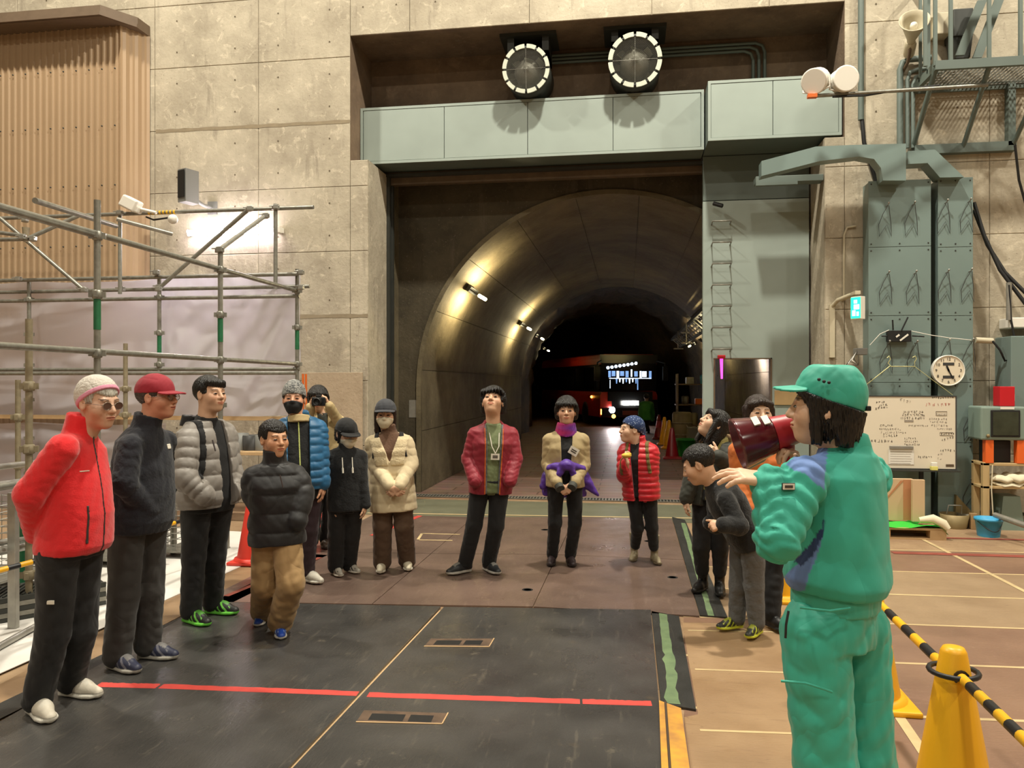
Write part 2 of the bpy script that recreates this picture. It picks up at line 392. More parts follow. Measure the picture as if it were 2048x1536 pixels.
# spandrel with the arch cut out
n = 48
def arch(R, y, xc=TXC, zc=TZC, n=n):
    pts = [(xc-R, y, 0.0)]
    for i in range(n+1):
        a = math.pi - math.pi*i/n; pts.append((xc+R*math.cos(a), y, zc+R*math.sin(a)))
    pts.append((xc+R, y, 0.0)); return pts
ar = arch(TR, TY0); vs = list(ar); N_ = len(ar)
for p in ar:
    d = Vector((p[0]-TXC, 0, max(p[2]-TZC,0))); 
    if p[2] <= TZC: q = (-4.2 if p[0] < TXC else 3.4, TY0, p[2])
    else:
        t = min((3.9 if d.x < 0 else 3.7)/max(abs(d.x),1e-6), 3.5/max(d.z,1e-6)); q = (TXC+d.x*t, TY0, TZC+d.z*t)
    vs.append(q)
fs = [(i,i+1,N_+i+1,N_+i) for i in range(N_-1)]
concrete('concrete_spandrel_shade', sr(84,76,60), sr(64,58,46), 0.8)  # tunnel concrete in darker tones: the header's shade is put into the colour
struct('wall_spandrel', MB().add(vs, fs), 'concrete_spandrel_shade')
a0, a1 = arch(TR, TY0-.035), arch(TR+.07, TY0-.035); a2, a3 = arch(TR, TY0+.02), arch(TR+.07, TY0+.005)
struct('trim_2', MB().add(a0+a1, [(i,i+1,N_+i+1,N_+i) for i in range(N_-1)]).add(a1+a3, [(i,i+1,N_+i+1,N_+i) for i in range(N_-1)]).add(a0+a2, [(i+1,i,N_+i,N_+i+1) for i in range(N_-1)]), 'concrete_tunnel')
# rings of lining, each cast segment its own piece
def ring(R, y0, y1, name, m, parent=None, jitter=0.0, R1=None, xoff0=0.0, xoff1=0.0):
    R1 = R1 or R
    a = arch(R, y0, TXC+xoff0); b = arch(R1, y1, TXC+xoff1)
    if jitter:
        rr = random.Random(int(y0*10)); 
        a = [(p[0]+rr.uniform(-jitter,jitter), p[1], max(0,p[2]+(rr.uniform(-jitter,jitter) if p[2] > 0 else 0))) for p in a]
    k = len(a); mb = MB(); mb.add(a+b, [(i+1,i,k+i,k+i+1) for i in range(k-1)], True)
    o = mb.build(name, m, parent, fix=False)
    if parent is None: o['kind'] = 'structure'
    return o
tun = struct('wall_tunnel', MB().add([(p[0],p[1],p[2]) for p in arch(TR+.03,TY0+.001)]+[(p[0],p[1],p[2]) for p in arch(TR+.03,TYR)], [(i+1,i,N_+i,N_+i+1) for i in range(N_-1)], True), 'joint')
def lining_panel(a0, a1, y0, y1):
    """one cast panel of the lining between two positions along the arch (metres from the floor)"""
    def pt(u, y):
        Ls = TZC; La = math.pi*TR
        if u <= Ls: return (TXC-TR, y, u)
        if u >= Ls+La: return (TXC+TR, y, max(0, 2*Ls+La-u))
        a = math.pi - (u-Ls)/TR; return (TXC+TR*math.cos(a), y, TZC+TR*math.sin(a))
    n2 = max(2, int((a1-a0)/.14)); g = .004; A0 = [pt(a0+g+(a1-a0-2*g)*i/n2, y0+g) for i in range(n2+1)]; B0 = [pt(a0+g+(a1-a0-2*g)*i/n2, y1-g) for i in range(n2+1)]
    k2 = n2+1
    def outw(p):
        if p[2] <= TZC: return (p[0]+(-.03 if p[0] < TXC else .03), p[1], p[2])
        d = Vector((p[0]-TXC, 0, p[2]-TZC)).normalized()*.03; return (p[0]+d.x, p[1], p[2]+d.z)
    mb = MB(); mb.add(A0+B0, [(i+1,i,k2+i,k2+i+1) for i in range(n2)], True)
    E = A0+B0[::-1]; O = [outw(p) for p in E]; m_ = len(E); mb.add(E+O, [(i,(i+1) % m_,m_+(i+1) % m_,m_+i) for i in range(m_)])
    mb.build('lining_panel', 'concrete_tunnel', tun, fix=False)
LT = 2*TZC+math.pi*TR; y = TY0; kk = 0
while y < TYR-.1:
    y1 = min(y+1.85, TYR); nP = 13
    for q in range(nP): lining_panel(LT*q/nP, LT*(q+1)/nP, y, y1)
    y = y1; kk += 1
# vertical form joints low on the lining, thin strips proud of it
# rock section beyond, curving gently to the left
ys = [TYR]; 
path = []
for i in range(34):
    yy = TYR + i*1.1; xo = -max(0, yy-25)**2/70.0; path.append((yy, xo))
rk = MB(); rings_ = []
for i, (yy, xo) in enumerate(path):
    rr = random.Random(i+3)
    a = arch(TR+.32 + .1*math.sin(i*1.7), yy, TXC+xo)
    a = [(p[0]+rr.uniform(-.09,.09), p[1], max(0,p[2]+(rr.uniform(-.09,.09) if p[2] > .01 else 0))) for p in a]; rings_.append(a)
vs = [p for a in rings_ for p in a]; k = len(rings_[0])
rk.add(vs, [(i*k+j+1, i*k+j, (i+1)*k+j, (i+1)*k+j+1) for i in range(len(rings_)-1) for j in range(k-1)], True)
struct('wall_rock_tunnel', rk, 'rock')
# step where lining ends
e0 = arch(TR, TYR); e1 = arch(TR+.6, TYR+.01)
struct('trim_1', MB().add(e0+e1, [(i,i+1,k+i+1,k+i) for i in range(k-1)]), 'rock')
struct('wall_tunnel_end', MB().box((-24, 60, 0), (6, 60.3, 6)), 'rock')
# tunnel floor: brown paving with a wet sheen
def wet(name, c1, c2, rough):
    m = bpy.data.materials.new(name); m.use_nodes = True; nt = m.node_tree; N = nt.nodes; L = nt.links; b = N['Principled BSDF']
    g = N.new('ShaderNodeNewGeometry'); n = N.new('ShaderNodeTexNoise'); n.inputs['Scale'].default_value = 3; n.inputs['Detail'].default_value = 6; L.new(g.outputs['Position'], n.inputs['Vector'])
    br = N.new('ShaderNodeTexBrick'); br.inputs['Scale'].default_value = 1.0; br.inputs['Brick Width'].default_value = .9; br.inputs['Row Height'].default_value = .3; br.inputs['Mortar Size'].default_value = .012
    br.inputs['Color1'].default_value = (*c1,1); br.inputs['Color2'].default_value = (*c2,1); br.inputs['Mortar'].default_value = (*[c*.5 for c in c2],1)
    L.new(g.outputs['Position'], br.inputs['Vector'])
    mx = N.new('ShaderNodeMix'); mx.data_type='RGBA'; mx.blend_type='MULTIPLY'; mx.inputs[0].default_value=.5; L.new(br.outputs['Color'], mx.inputs[6]); L.new(n.outputs['Color'], mx.inputs[7]); L.new(mx.outputs[2], b.inputs['Base Color'])
    r = N.new('ShaderNodeMapRange'); r.inputs[3].default_value = rough-.12; r.inputs[4].default_value = rough+.12; L.new(n.outputs['Fac'], r.inputs[0]); L.new(r.outputs[0], b.inputs['Roughness'])
    bp = N.new('ShaderNodeBump'); bp.inputs['Strength'].default_value=.25; bp.inputs['Distance'].default_value=.02; L.new(br.outputs['Fac'], bp.inputs['Height']); L.new(bp.outputs[0], b.inputs['Normal'])
    _M[name] = m
wet('tunnel_floor', sr(156,126,116), sr(138,110,100), .48)
struct('floor_tunnel', MB().box((-26, YW+.9, -.2), (3.4, 60, -.001)), 'tunnel_floor')
p, q = onZ(1222,862), onZ(1080,985)
# tunnel wall lamps
mat('tube_glow', (1,.9,.6), 0.4, emit=(1.0,0.82,0.46), estr=14); mat('passage_glow', (1,.95,1), 0.4, emit=(1.0,.90,.97), estr=14)
def tunnel_lamp(y, ang, side, label, glow='tube_glow'):
    a = math.radians(ang); R = TR-.05 if y < TYR else TR+.12
    xo = 0 if y < 25 else -max(0, y-25)**2/70.0
    c = Vector((TXC+xo + side*R*math.cos(a), y, TZC+R*math.sin(a))); nrm = Vector((-side*math.cos(a),0,-math.sin(a)))
    tn = Vector((side*math.sin(a)*-1,0,math.cos(a)))
    t = empty('tunnel_lamp', c, label, 'lamp', None)
    MB().obox(c+nrm*.03, nrm*.03, Vector((0,.3,0)), tn*.05, .008).build('housing','dark_steel',t)
    MB().tube([c+nrm*.24+Vector((0,-.26,0)), c+nrm*.24+Vector((0,.26,0))], .030, 10).build('glowing_tube',glow,t)
    for sy in (-1,1): MB().tube([c+Vector((0,sy*.25,0)),c+nrm*.24+Vector((0,sy*.25,0))],.012,6).build('bracket','dark_steel',t)
    ld = bpy.data.lights.new('tunnel_lamp_light','AREA'); ld.shape='RECTANGLE'; ld.size=.52; ld.size_y=.06; ld.energy=120 if glow=='tube_glow' else 60; ld.color=(1.0,.82,.46) if glow=='tube_glow' else (1,.9,.97)
    lo = bpy.data.objects.new('tunnel_lamp_light', ld); link(lo, t); lo.location = nrm*.30; zz = nrm; xx = Vector((0,1,0)); yy = zz.cross(xx)
    lo.rotation_euler = Matrix((xx,yy,zz)).transposed().to_euler()   # the reflector throws the light onto the lining
    return t
tunnel_lamp(12.45, 35, -1, 'nearest glowing tube lamp on the left tunnel wall')
tunnel_lamp(18.9, 33, -1, 'second glowing tube lamp along the left tunnel wall')
tunnel_lamp(23.6, 31, -1, 'third glowing lamp on the left wall where the lining turns to rock')
tunnel_lamp(31.5, 30, -1, 'farthest small glowing lamp on the left tunnel wall')
tunnel_lamp(19.5, 30, 1, 'glowing lamp on the right tunnel wall just left of the steel gate leaf')
tunnel_lamp(26.5, 28, 1, 'farther glowing lamp low on the right tunnel wall above the parked gear')
tunnel_lamp(14.9, 14, 1, 'white tube lamp seen through the doorway in the steel gate leaf', 'passage_glow')
# ================================================================== FLOOR COVERINGS (all lying on the floor)
def plate(name, px, z0, th, m, parent=None, label=None, cat=None, bev=.004):
    """flat slab whose outline is given by floor points"""
    P = [onZ(*p) if not isinstance(p, Vector) else p for p in px]
    mb = MB(); mb.prism([(p.x,p.y,z0) for p in P], (0,0,th))
    o = mb.build(name, m, parent)
    if label: at_base(o); tag(o, label, cat)
    return o
def mat_floor(name, c1, c2, c3, rough, scale=1.0, ang=0.0, spots=None):
    m = bpy.data.materials.new(name); m.use_nodes = True; nt = m.node_tree; N = nt.nodes; L = nt.links; b = N['Principled BSDF']
    g = N.new('ShaderNodeNewGeometry'); mp0 = N.new('ShaderNodeMapping'); mp0.inputs['Rotation'].default_value = (0,0,ang); L.new(g.outputs['Position'], mp0.inputs['Vector'])
    def noise(sc, det, st, rg=.6, dist=0):
        mp = N.new('ShaderNodeMapping'); mp.inputs['Scale'].default_value = st; L.new(mp0.outputs[0], mp.inputs['Vector'])
        n = N.new('ShaderNodeTexNoise'); n.inputs['Scale'].default_value = sc*scale; n.inputs['Detail'].default_value = det; n.inputs['Roughness'].default_value = rg; n.inputs['Distortion'].default_value = dist
        L.new(mp.outputs[0], n.inputs['Vector']); return n.outputs['Fac']
    def ramp(x, a, c, lo=0, hi=1):
        r = N.new('ShaderNodeMapRange'); r.inputs[1].default_value = a; r.inputs[2].default_value = c; r.inputs[3].default_value = lo; r.inputs[4].default_value = hi; L.new(x, r.inputs[0]); return r.outputs[0]
    def mix(f, a, c):
        x = N.new('ShaderNodeMix'); x.data_type = 'RGBA'; L.new(f, x.inputs[0])
        for i, v in ((6, a), (7, c)):
            if isinstance(v, tuple): x.inputs[i].default_value = (*v, 1)
            else: L.new(v, x.inputs[i])
        return x.outputs[2]
    big = noise(1.2, 3, (1,1,1)); col = mix(ramp(big,.35,.65), c1, c2)
    st = noise(3.0, 4, (6,.8,1), .7); col = mix(ramp(st,.58,.78,0,.7), col, c3)
    sp = noise(9, 5, (1,1,1), .75); col = mix(ramp(sp,.63,.72,0,.75), col, c3)
    if spots: 
        s2 = noise(1.9, 4, (1,1,1), .7); col = mix(ramp(s2,.66,.74,0,.5), col, spots)
    L.new(col, b.inputs['Base Color'])
    L.new(ramp(noise(2.5,3,(1,1,1)),.3,.7,rough-.1,rough+.12), b.inputs['Roughness'])
    bp = N.new('ShaderNodeBump'); bp.inputs['Strength'].default_value = .25; bp.inputs['Distance'].default_value = .01; L.new(noise(22,3,(3,.7,1),.7), bp.inputs['Height']); L.new(bp.outputs[0], b.inputs['Normal'])
    _M[name] = m
mat_floor('rubber_mat', sr(74,72,70), sr(54,53,52), sr(104,98,88), .30, 1.0, 0.0, sr(96,84,66))
mat_floor('brown_plate', sr(112,92,82), sr(96,79,71), sr(132,112,98), .36, 1.0, 0.0)
mat_floor('edge_rubber', sr(44,44,42), sr(36,37,36), sr(70,66,58), .5)
mat_floor('wood_floor', sr(158,130,98), sr(140,112,82), sr(114,88,66), .5, 1.2, math.pi/2)
mat('green_tape', sr(110,132,92), .7, noise=.3, nscale=9, col2=sr(88,108,78)); mat('red_tape', sr(206,72,64), .6, noise=.2, nscale=12)
mat('cream_line', sr(206,182,136), .7, noise=.25, nscale=6); mat('red_line', sr(150,74,60), .7, noise=.3, nscale=5)
mat('yellow_paint', sr(214,160,52), .6, noise=.45, nscale=9, col2=sr(170,120,60)); mat('wood_pale', sr(206,172,128), .7, noise=.2, nscale=4, nstretch=(1,6,1))
mat('green_floor', sr(112,112,92), .5, noise=.2, nscale=3); mat('gap_dark', sr(70,56,44), .9)
# bands of the painted floor
def stripe(a, b, wpx=None, width=.05, m='cream_line', z=.0012, name='painted_line', parent=floor):
    A, B = onZ(*a), onZ(*b); t = (B-A).normalized(); s = Vector((-t.y,t.x,0))*width/2
    return MB().prism([(A-s)[:2]+(z,) if 0 else tuple((A-s)[:2])+(z,), tuple((B-s)[:2])+(z,), tuple((B+s)[:2])+(z,), tuple((A+s)[:2])+(z,)], (0,0,.001)).build(name, m, parent)
# green threshold strip in front of the tunnel, with the drain grating
P0, P1 = onZ(735,1031), onZ(1420,1041)
yth0 = 9.35
plate('threshold_strip', [Vector((-3.46,yth0+.02,0)),Vector((2.38,yth0+.02,0)),Vector((2.38,10.7,0)),Vector((-3.46,10.7,0))], .0005, .003, 'green_floor', None, 'grey green painted floor strip running across in front of the tunnel gate', 'floor strip')
stripe((735,1027),(1420,1038), width=.05, z=.0075)
dg = empty('drain_grating', (0, 10.2, 0.006), 'narrow slotted steel drain grating set across the gate threshold', 'grating')
gy = onZ(1240,1001).y; gx0, gx1 = -3.2, 2.0
MB().box((gx0,gy-.09,.004),(gx1,gy+.09,.0085)).build('trough','black',dg)
MB().box((gx0,gy-.1,.006),(gx1,gy-.085,.016)).box((gx0,gy+.085,.006),(gx1,gy+.1,.016)).build('frame','galv',dg)
gb = MB(); x = gx0
while x < gx1: gb.box((x,gy-.085,.009),(x+.018,gy+.085,.014)); x += .045
o = gb.build('bars','galv_light',dg); o['kind']='stuff'
# brown plates behind, in two rows of three columns
def lerp(a, b, t): return (a[0]+(b[0]-a[0])*t, a[1]+(b[1]-a[1])*t)
top = [(745,1032),(948,1036),(1150,1036),(1344,1040)]; bot = [(400,1207),(744,1212),(1066,1217),(1400,1236)]
def cross(t, k): return lerp(top[k], bot[k], t)
n_ = 0
for k in range(3):
    for (ta, tb) in ((0,.42),(.42,1.0)):
        q = [cross(ta,k), cross(ta,k+1), cross(tb,k+1), cross(tb,k)]
        P = [onZ(*p) for p in q]; c = sum(P, Vector())/4; P = [c+(p-c)*(1-.006/(p-c).length*1.0) for p in P]
        n_ += 1
        plate('floor_plate', P, .002, .012, 'brown_plate', None, ['back left','front left','back middle','front middle','back right','front right'][n_-1]+' brown steel floor plate behind the black rubber mats', 'floor plate')
for (px,py) in ((1055,1183),(1297,1085),(1345,1158),(1090,1062)):
    c = onZ(px,py); MB().lathe([(.03,0),(.045,.001),(.045,.0)], (c.x,c.y,.0145), n=14).build('lifting_hole','black',floor)
# black rubber mats
b1 = [(-420,1660),(440,1205),(884,1217),(590,1536),(470,1666)]
def shrink(q, e=.004):
    P = [onZ(*p) for p in q]; c = sum(P, Vector())/len(P); return [c+(p-c)*(1-e/(p-c).length) for p in P]
j0, j1 = (886,1218), (420,1716)
plate('rubber_mat', shrink([(-400,1680),(420,1208),(882,1217),(416,1716)]), .002, .016, 'rubber_mat', None, 'black rubber floor mat on the left with a red tape line across it', 'floor mat')
plate('rubber_mat', shrink([(888,1218),(1302,1224),(1344,1700),(424,1716)]), .002, .016, 'rubber_mat', None, 'scuffed black rubber floor mat in the middle of the hall with two recessed slots', 'floor mat')
stripe((882,1222),(424,1706), width=.022, z=.004, m='wood_pale', name='joint_strip')
# red tape in pieces
for (a,b) in (((196,1376),(316,1379)),((322,1379),(716,1394)),((736,1396),(1160,1410)),((1165,1410),(1303,1414))):
    A, B = onZ(*a), onZ(*b); t=(B-A).normalized(); s=Vector((-t.y,t.x,0)); n=24; up=[]; dn=[]
    for i in range(n+1):
        p=A+(B-A)*i/n; up.append((p.x+s.x*(.031+rnd.uniform(-.004,.004)),p.y+s.y*(.031+rnd.uniform(-.004,.004)),.0186)); dn.append((p.x-s.x*(.031+rnd.uniform(-.004,.004)),p.y-s.y*.031,.0186))
    one('floor_tape', MB().add(up+dn,[(i,i+1,n+2+i,n+1+i) for i in range(n)]), 'red_tape', {196:'short red tape piece at the left end of the line on the mat',322:'long red tape strip on the left half of the black mat',736:'long red tape strip on the middle black mat',1165:'short red tape strip at the right end of the line'}[a[0]], 'tape')
# recessed slots with rusted lips
for (q, lab) in (([(728,1428),(896,1434),(884,1456),(712,1452)],'rusted rectangular slot plate let into the near part of the rubber mat'), ([(862,1283),(988,1283),(978,1300),(848,1299)],'rusted rectangular slot plate farther back in the rubber mat')):
    P = [onZ(*p) for p in q]; c = sum(P,Vector())/4; t = empty('slot_plate', (c.x,c.y,.018), lab, 'plate')
    MB().prism([tuple(p[:2])+(.0182,) for p in P],(0,0,.0012)).build('plate', mat('rust'+lab[-4:], sr(104,82,64), .7, noise=.5, nscale=10), t)
    ax = (P[1]-P[0]); ay = (P[3]-P[0])
    for (u0,u1) in ((.12,.52),(.58,.85)):
        MB().prism([tuple((P[0]+ax*u+ay*v)[:2])+(.0195,) for (u,v) in ((u0,.25),(u1,.25),(u1,.8),(u0,.8))],(0,0,.0006)).build('hole','black',t)
    MB().tube([P[3]+UP*.02,P[2]+UP*.02],.004,6).tube([P[1]+UP*.02,P[2]+UP*.02],.004,6).build('lip','wood_pale',t)
# black edging strips with a painted green line, right of the plates
for (q, g, lab) in (([(1344,1036),(1370,1042),(1455,1238),(1400,1234)],[(1362,1048),(1371,1049),(1428,1236),(1416,1235)],'black edging strip with a green line beside the brown floor plates'),
                    ([(1303,1226),(1358,1236),(1392,1424),(1322,1412)],[(1318,1230),(1334,1233),(1360,1414),(1334,1412)],'black edging strip with a worn green line beside the rubber mat')):
    P=[onZ(*p) for p in q]; c=sum(P,Vector())/4; t=empty('edging_strip',(c.x,c.y,0),lab,'floor mat')
    MB().prism([tuple(p[:2])+(.003,) for p in P],(0,0,.011)).build('strip','edge_rubber',t)
    G=[onZ(*p) for p in g]; n=22; a=[];b=[]
    for i in range(n+1):
        u=i/n; j=.014 if 'worn' in lab and u>.5 else .003
        p=G[0].lerp(G[3],u)+Vector((rnd.uniform(-j,j),0,0)); q2=G[1].lerp(G[2],u)+Vector((rnd.uniform(-j,j),0,0)); a.append((p.x,p.y,.0146)); b.append((q2.x,q2.y,.0146))
    MB().add(a+b,[(i,i+1,n+2+i,n+1+i) for i in range(n)]).build('painted_line','green_tape',t)
# yellow ramp plank at the bottom
P=[onZ(*p) for p in ((1318,1412),(1362,1428),(1392,1640),(1326,1640))]
t=empty('ramp_plank',tuple(P[0][:2])+(0,),'yellow painted wooden edge plank lying along the rubber mat','plank')
MB().prism([tuple(p[:2])+(.002,) for p in P],(0,0,.028)).build('plank','yellow_paint',t)
MB().tube([P[0].lerp(P[1],.3)+UP*.031,P[3].lerp(P[2],.3)+UP*.031],.006,6).build('groove','gap_dark',t)
# patches of darker floor on the right and the cream and red lines
mat_floor('floor_red', sr(138,108,88), sr(122,94,78), sr(150,122,100), .42, 1.0, math.pi/2)
mat_floor('floor_tan', sr(156,132,104), sr(142,118,92), sr(128,102,82), .45, 1.0, math.pi/2)
rows = [(1100,1106),(1143,1150),(1189,1198),(1248,1258),(1326,1336),(1432,1443),(1575,1588)]
def rowline(i, x): a,b = rows[i]; return (x, a+(b-a)*(x-1775)/(2048-1775))
for i in range(6):
    q=[rowline(i,1366+0*i),rowline(i,2300),rowline(i+1,2300),rowline(i+1,1366)]
    P=[onZ(*p) for p in q]
    x0 = 1.05
    plate('floor_board',[Vector((x0,P[0].y-.0,0)),Vector((4.6+.0,P[1].y,0)),Vector((4.6,P[2].y,0)),Vector((x0,P[3].y,0))] if 0 else shrink(q,.006), .0005, .0012, ('floor_tan' if i in (1,2) else 'floor_red'), floor)
    stripe(rowline(i,1366),rowline(i,2300),width=.028,z=.0022)
stripe((1847,1080),(2070,1194),width=.04,z=.0032); stripe((1771,1394),(1870,1540),width=.05,z=.0032); stripe((1785,1106),(2200,1118),width=.1,z=.0046,m='red_line'); stripe((1785,1074),(2200,1084),width=.06,z=.0046,m='red_line')
stripe((1376,1262),(1600,1266),width=.02,z=.0042); stripe((1390,1340),(1610,1348),width=.02,z=.0042); stripe((1400,1462),(1620,1470),width=.02,z=.0042)
plate('plywood_sheet', [(1364,1246),(1600,1250),(1640,1700),(1402,1700),(1368,1436),(1396,1430)], .0026, .0012, 'wood_floor', None, 'worn tan plywood boards between the black edging strip and the guide', 'board')
# left: plywood boards, white sheet, red marks
plate('plywood_sheet', [(-700,1700),(-240,1500),(560,1075),(700,1060),(640,1106),(438,1196),(0,1420),(-400,1660)], .001, .010, 'wood_floor', None, 'worn plywood walkway boards left of the rubber mats', 'board')
stripe((-100,1476),(640,1112),width=.16,z=.013,m='edge_rubber',name='edge_strip'); 
stripe((640,1118),(452,1196),width=.05,z=.015,m='red_line')
mat('white_sheet', sr(226,222,216), .55, noise=.06, nscale=3, bump=.15, bscale=4)
plate('protective_sheet', [(-700,1420),(-160,1110),(330,1058),(520,1068),(500,1128),(0,1352),(-500,1620)], .012, .004, 'white_sheet', None, 'white protective sheet spread on the floor under the scaffolding', 'sheet')
stripe((745,1074),(840,1034),width=.07,z=.016,m='red_tape',name='painted_line'); stripe((844,1070),(920,1072),width=.03,z=.0165); stripe((844,1070),(836,1082),width=.03,z=.0165); stripe((838,1083),(905,1084),width=.03,z=.0165)
# ================================================================== THINGS ON THE FRONT WALL
mat('corrugated', sr(172,145,114), .5, noise=.08, nscale=1.0); mat('brown_trim', sr(112,94,76), .6, noise=.15)
mat('fan_ring', sr(214,218,202), .4, noise=.15, nscale=10); mat('fan_dark', sr(46,48,44), .5); mat('fan_hub', sr(128,126,114), .4, .3)
# ---- corrugated steel cladding box on the left
cx1, cy = onY(238,60,9.62).x, 9.62
cb = empty('corrugated_cladding', (-10, cy, 0), 'tan corrugated steel cladding box with brown cap on the left wall', 'cladding')
ztop = onY(120,60,9.62).z
prof = []; x = -13.0; pitch = .098
while x < cx1:
    prof += [(x,0),(x+.055,0),(x+.067,.022),(x+.086,.022)]; x += pitch
pts = [(a, cy+.022-b) for a,b in prof if a <= cx1] + [(cx1+.02,cy)]
xe = onY(301,300,YW).x; n=5
for i in range(1,n+1):
    t0=i/n; bx=cx1+.02+(xe-cx1-.02)*t0; by=cy+(YW-.003-cy)*t0; s=.02 if i%2 else 0; pts.append((bx-.03,by-.02-s)); pts.append((bx,by-s*.5))
vs=[(a,b,0) for a,b in pts]+[(a,b,ztop) for a,b in pts]; k=len(pts)
MB().add(vs,[(i,i+1,k+i+1,k+i) for i in range(k-1)]).build('sheeting','corrugated',cb)
zc0, zc1 = ztop, onY(200,12,9.35).z
MB().prism([(-13,9.32,zc0),(cx1-.06,9.32,zc0),(xe-.005,9.72,zc0),(xe-.005,YW-.003,zc0),(-13,YW-.003,zc0)],(0,0,zc1-zc0)).build('cap','brown_trim',cb)
MB().prism([(-13,9.29,zc0),(cx1-.05,9.29,zc0),(xe-.004,9.70,zc0),(xe-.004,9.73,zc0),(cx1-.06,9.33,zc0),(-13,9.33,zc0)],(0,0,.05)).build('drip_edge','brown_trim',cb)
sc=MB()
for py in (142,255,373,493):
    for i in range(46):
        x=cx1-.05-i*pitch*2; z=onY(150,py,cy).z
        if x<-13: break
        sc.lathe([(.012,0),(.009,.01),(0,.012)],(x-.01,cy-.001,z),(0,-1,0),n=6)
o=sc.build('screws','dark_steel',cb); o['kind']='stuff'
# ---- jet fans in the recess
def jet_fan(px,py,R,label,rpx):
    c=onY(px,py,10.08); ax=Vector((0,-1,-.10)).normalized()
    t=empty('jet_fan',c,label,'fan'); u=Vector((1,0,0)); v=ax.cross(u)*-1
    MB().lathe([(R*.9,-.72),(R,-.7),(R,-.02),(R*.86,-.02),(R*.86,-.6)],c,ax,28).build('casing','fan_dark',t)
    for i in range(12):
        a0=math.radians(i*30+3); a1=math.radians(i*30+27); ps=[]
        for r_ in (R*.86,R*1.03):
            for j in range(6):
                a=a0+(a1-a0)*j/5; ps.append(c+ax*.0+u*(r_*math.cos(a))+v*(r_*math.sin(a)))
        m=MB(); m.add(ps+[p+ax*.025 for p in ps],[(j,j+1,7+j,6+j) for j in range(5)]+[(12+j,18+j,19+j,13+j) for j in range(5)]+[(6+j,7+j,19+j,18+j) for j in range(5)]+[(j,12+j,13+j,1+j) for j in range(5)]+[(0,6,18,12),(5,17,23,11)]); m.build('flange_segment','fan_ring',t)
    MB().lathe([(R*.58,-.5),(R*.58,-.16),(R*.5,-.1),(R*.2,-.04),(.03,-.02),(.03,.0),(0,.0)],c,ax,24).build('hub','fan_hub',t)
    for i in range(8):
        a=math.radians(i*45); e=u*math.cos(a)+v*math.sin(a); s=ax.cross(e)
        MB().obox(c-ax*.3+e*R*.72, e*R*.16, s*.05+ax*.05, (ax*1-s*1).normalized()*.006).build('blade','fan_ring' if i in (5,6,7) else 'fan_hub',t)
    g=MB(); nn=17
    for i in range(-nn,nn+1):
        h=i*R*.86/nn; w_=math.sqrt(max(0,(R*.86)**2-h*h))
        if w_<.02: continue
        d1=(u+v).normalized(); d2=(u-v).normalized()
        g.tube([c+d1*h-d2*w_+ax*.008,c+d1*h+d2*w_+ax*.008],.0014,3,False); g.tube([c+d2*h-d1*w_+ax*.008,c+d2*h+d1*w_+ax*.008],.0014,3,False)
    g.tube([c-u*R*.86+ax*.012,c+u*R*.86+ax*.012],.003,4).tube([c-v*R*.86+ax*.012,c+v*R*.86+ax*.012],.003,4)
    o=g.build('grille','galv',t); o['kind']='stuff'
    top=ZR; y0=10.28; W=R*.92
    b=MB(); zb=c.z+R*.82
    b.box((c.x-W,y0,zb),(c.x-W+.09,y0+.45,top)); b.box((c.x+W-.09,y0,zb),(c.x+W,y0+.45,top)); b.box((c.x-W,y0,zb),(c.x+W,y0+.45,zb+.07)); b.box((c.x-W-.1,y0-.05,top-.05),(c.x+W+.1,y0+.5,top-.004)); b.box((c.x-W,y0+.3,zb),(c.x+W,y0+.34,top)); b.build('bracket','fan_dark',t)
jet_fan(1052,138,.305,'left of two round jet fans hanging in the recess above the gate',47)
jet_fan(1270,120,.335,'right of two round jet fans in the recess, with brighter white rim',52)
# conduits inside the recess
for i,dz in enumerate((0,.05,.10)):
    a=onY(1320,97,10.8); b=onY(1530-i*4,92,10.8); zz=a.z-dz; xr=b.x-dz
    one('conduit', MB().tube([(onY(1090,100,10.8).x,10.82,zz),(xr-.12,10.82,zz),(xr-.03,10.82,zz-.04),(xr,10.82,zz-.13),(xr,10.82,5.5)],.022,8),'green_steel_dark','%s grey conduit bending down inside the fan recess'%('upper','middle','lower')[i],'pipe')
# ---- wall speaker on the left
c=onY(378,375,9.62); t=empty('wall_speaker',c,'grey box loudspeaker with black grille on a bracket on the left wall','speaker')
w_,h_=.1,.22
MB().prism([(c.x-.10,9.52,c.z-h_),(c.x+.05,9.46,c.z-h_),(c.x+.12,9.66,c.z-h_),(c.x-.02,9.74,c.z-h_)],(0,0,2*h_)).build('cabinet','grey',t)
MB().prism([(c.x-.095,9.515,c.z-h_+.06),(c.x+.03,9.462,c.z-h_+.06),(c.x+.03,9.45,c.z-h_+.06),(c.x-.095,9.505,c.z-h_+.06)],(0,0,2*h_-.08)).build('grille','black',t)
MB().tube([(c.x+.05,9.68,c.z-.15),(c.x+.1,9.8,c.z-.2),(c.x+.12,YW,c.z-.2)],.025,8).box((c.x+.06,YW-.02,c.z-.29),(c.x+.2,YW-.001,c.z-.11)).build('bracket','grey',t)
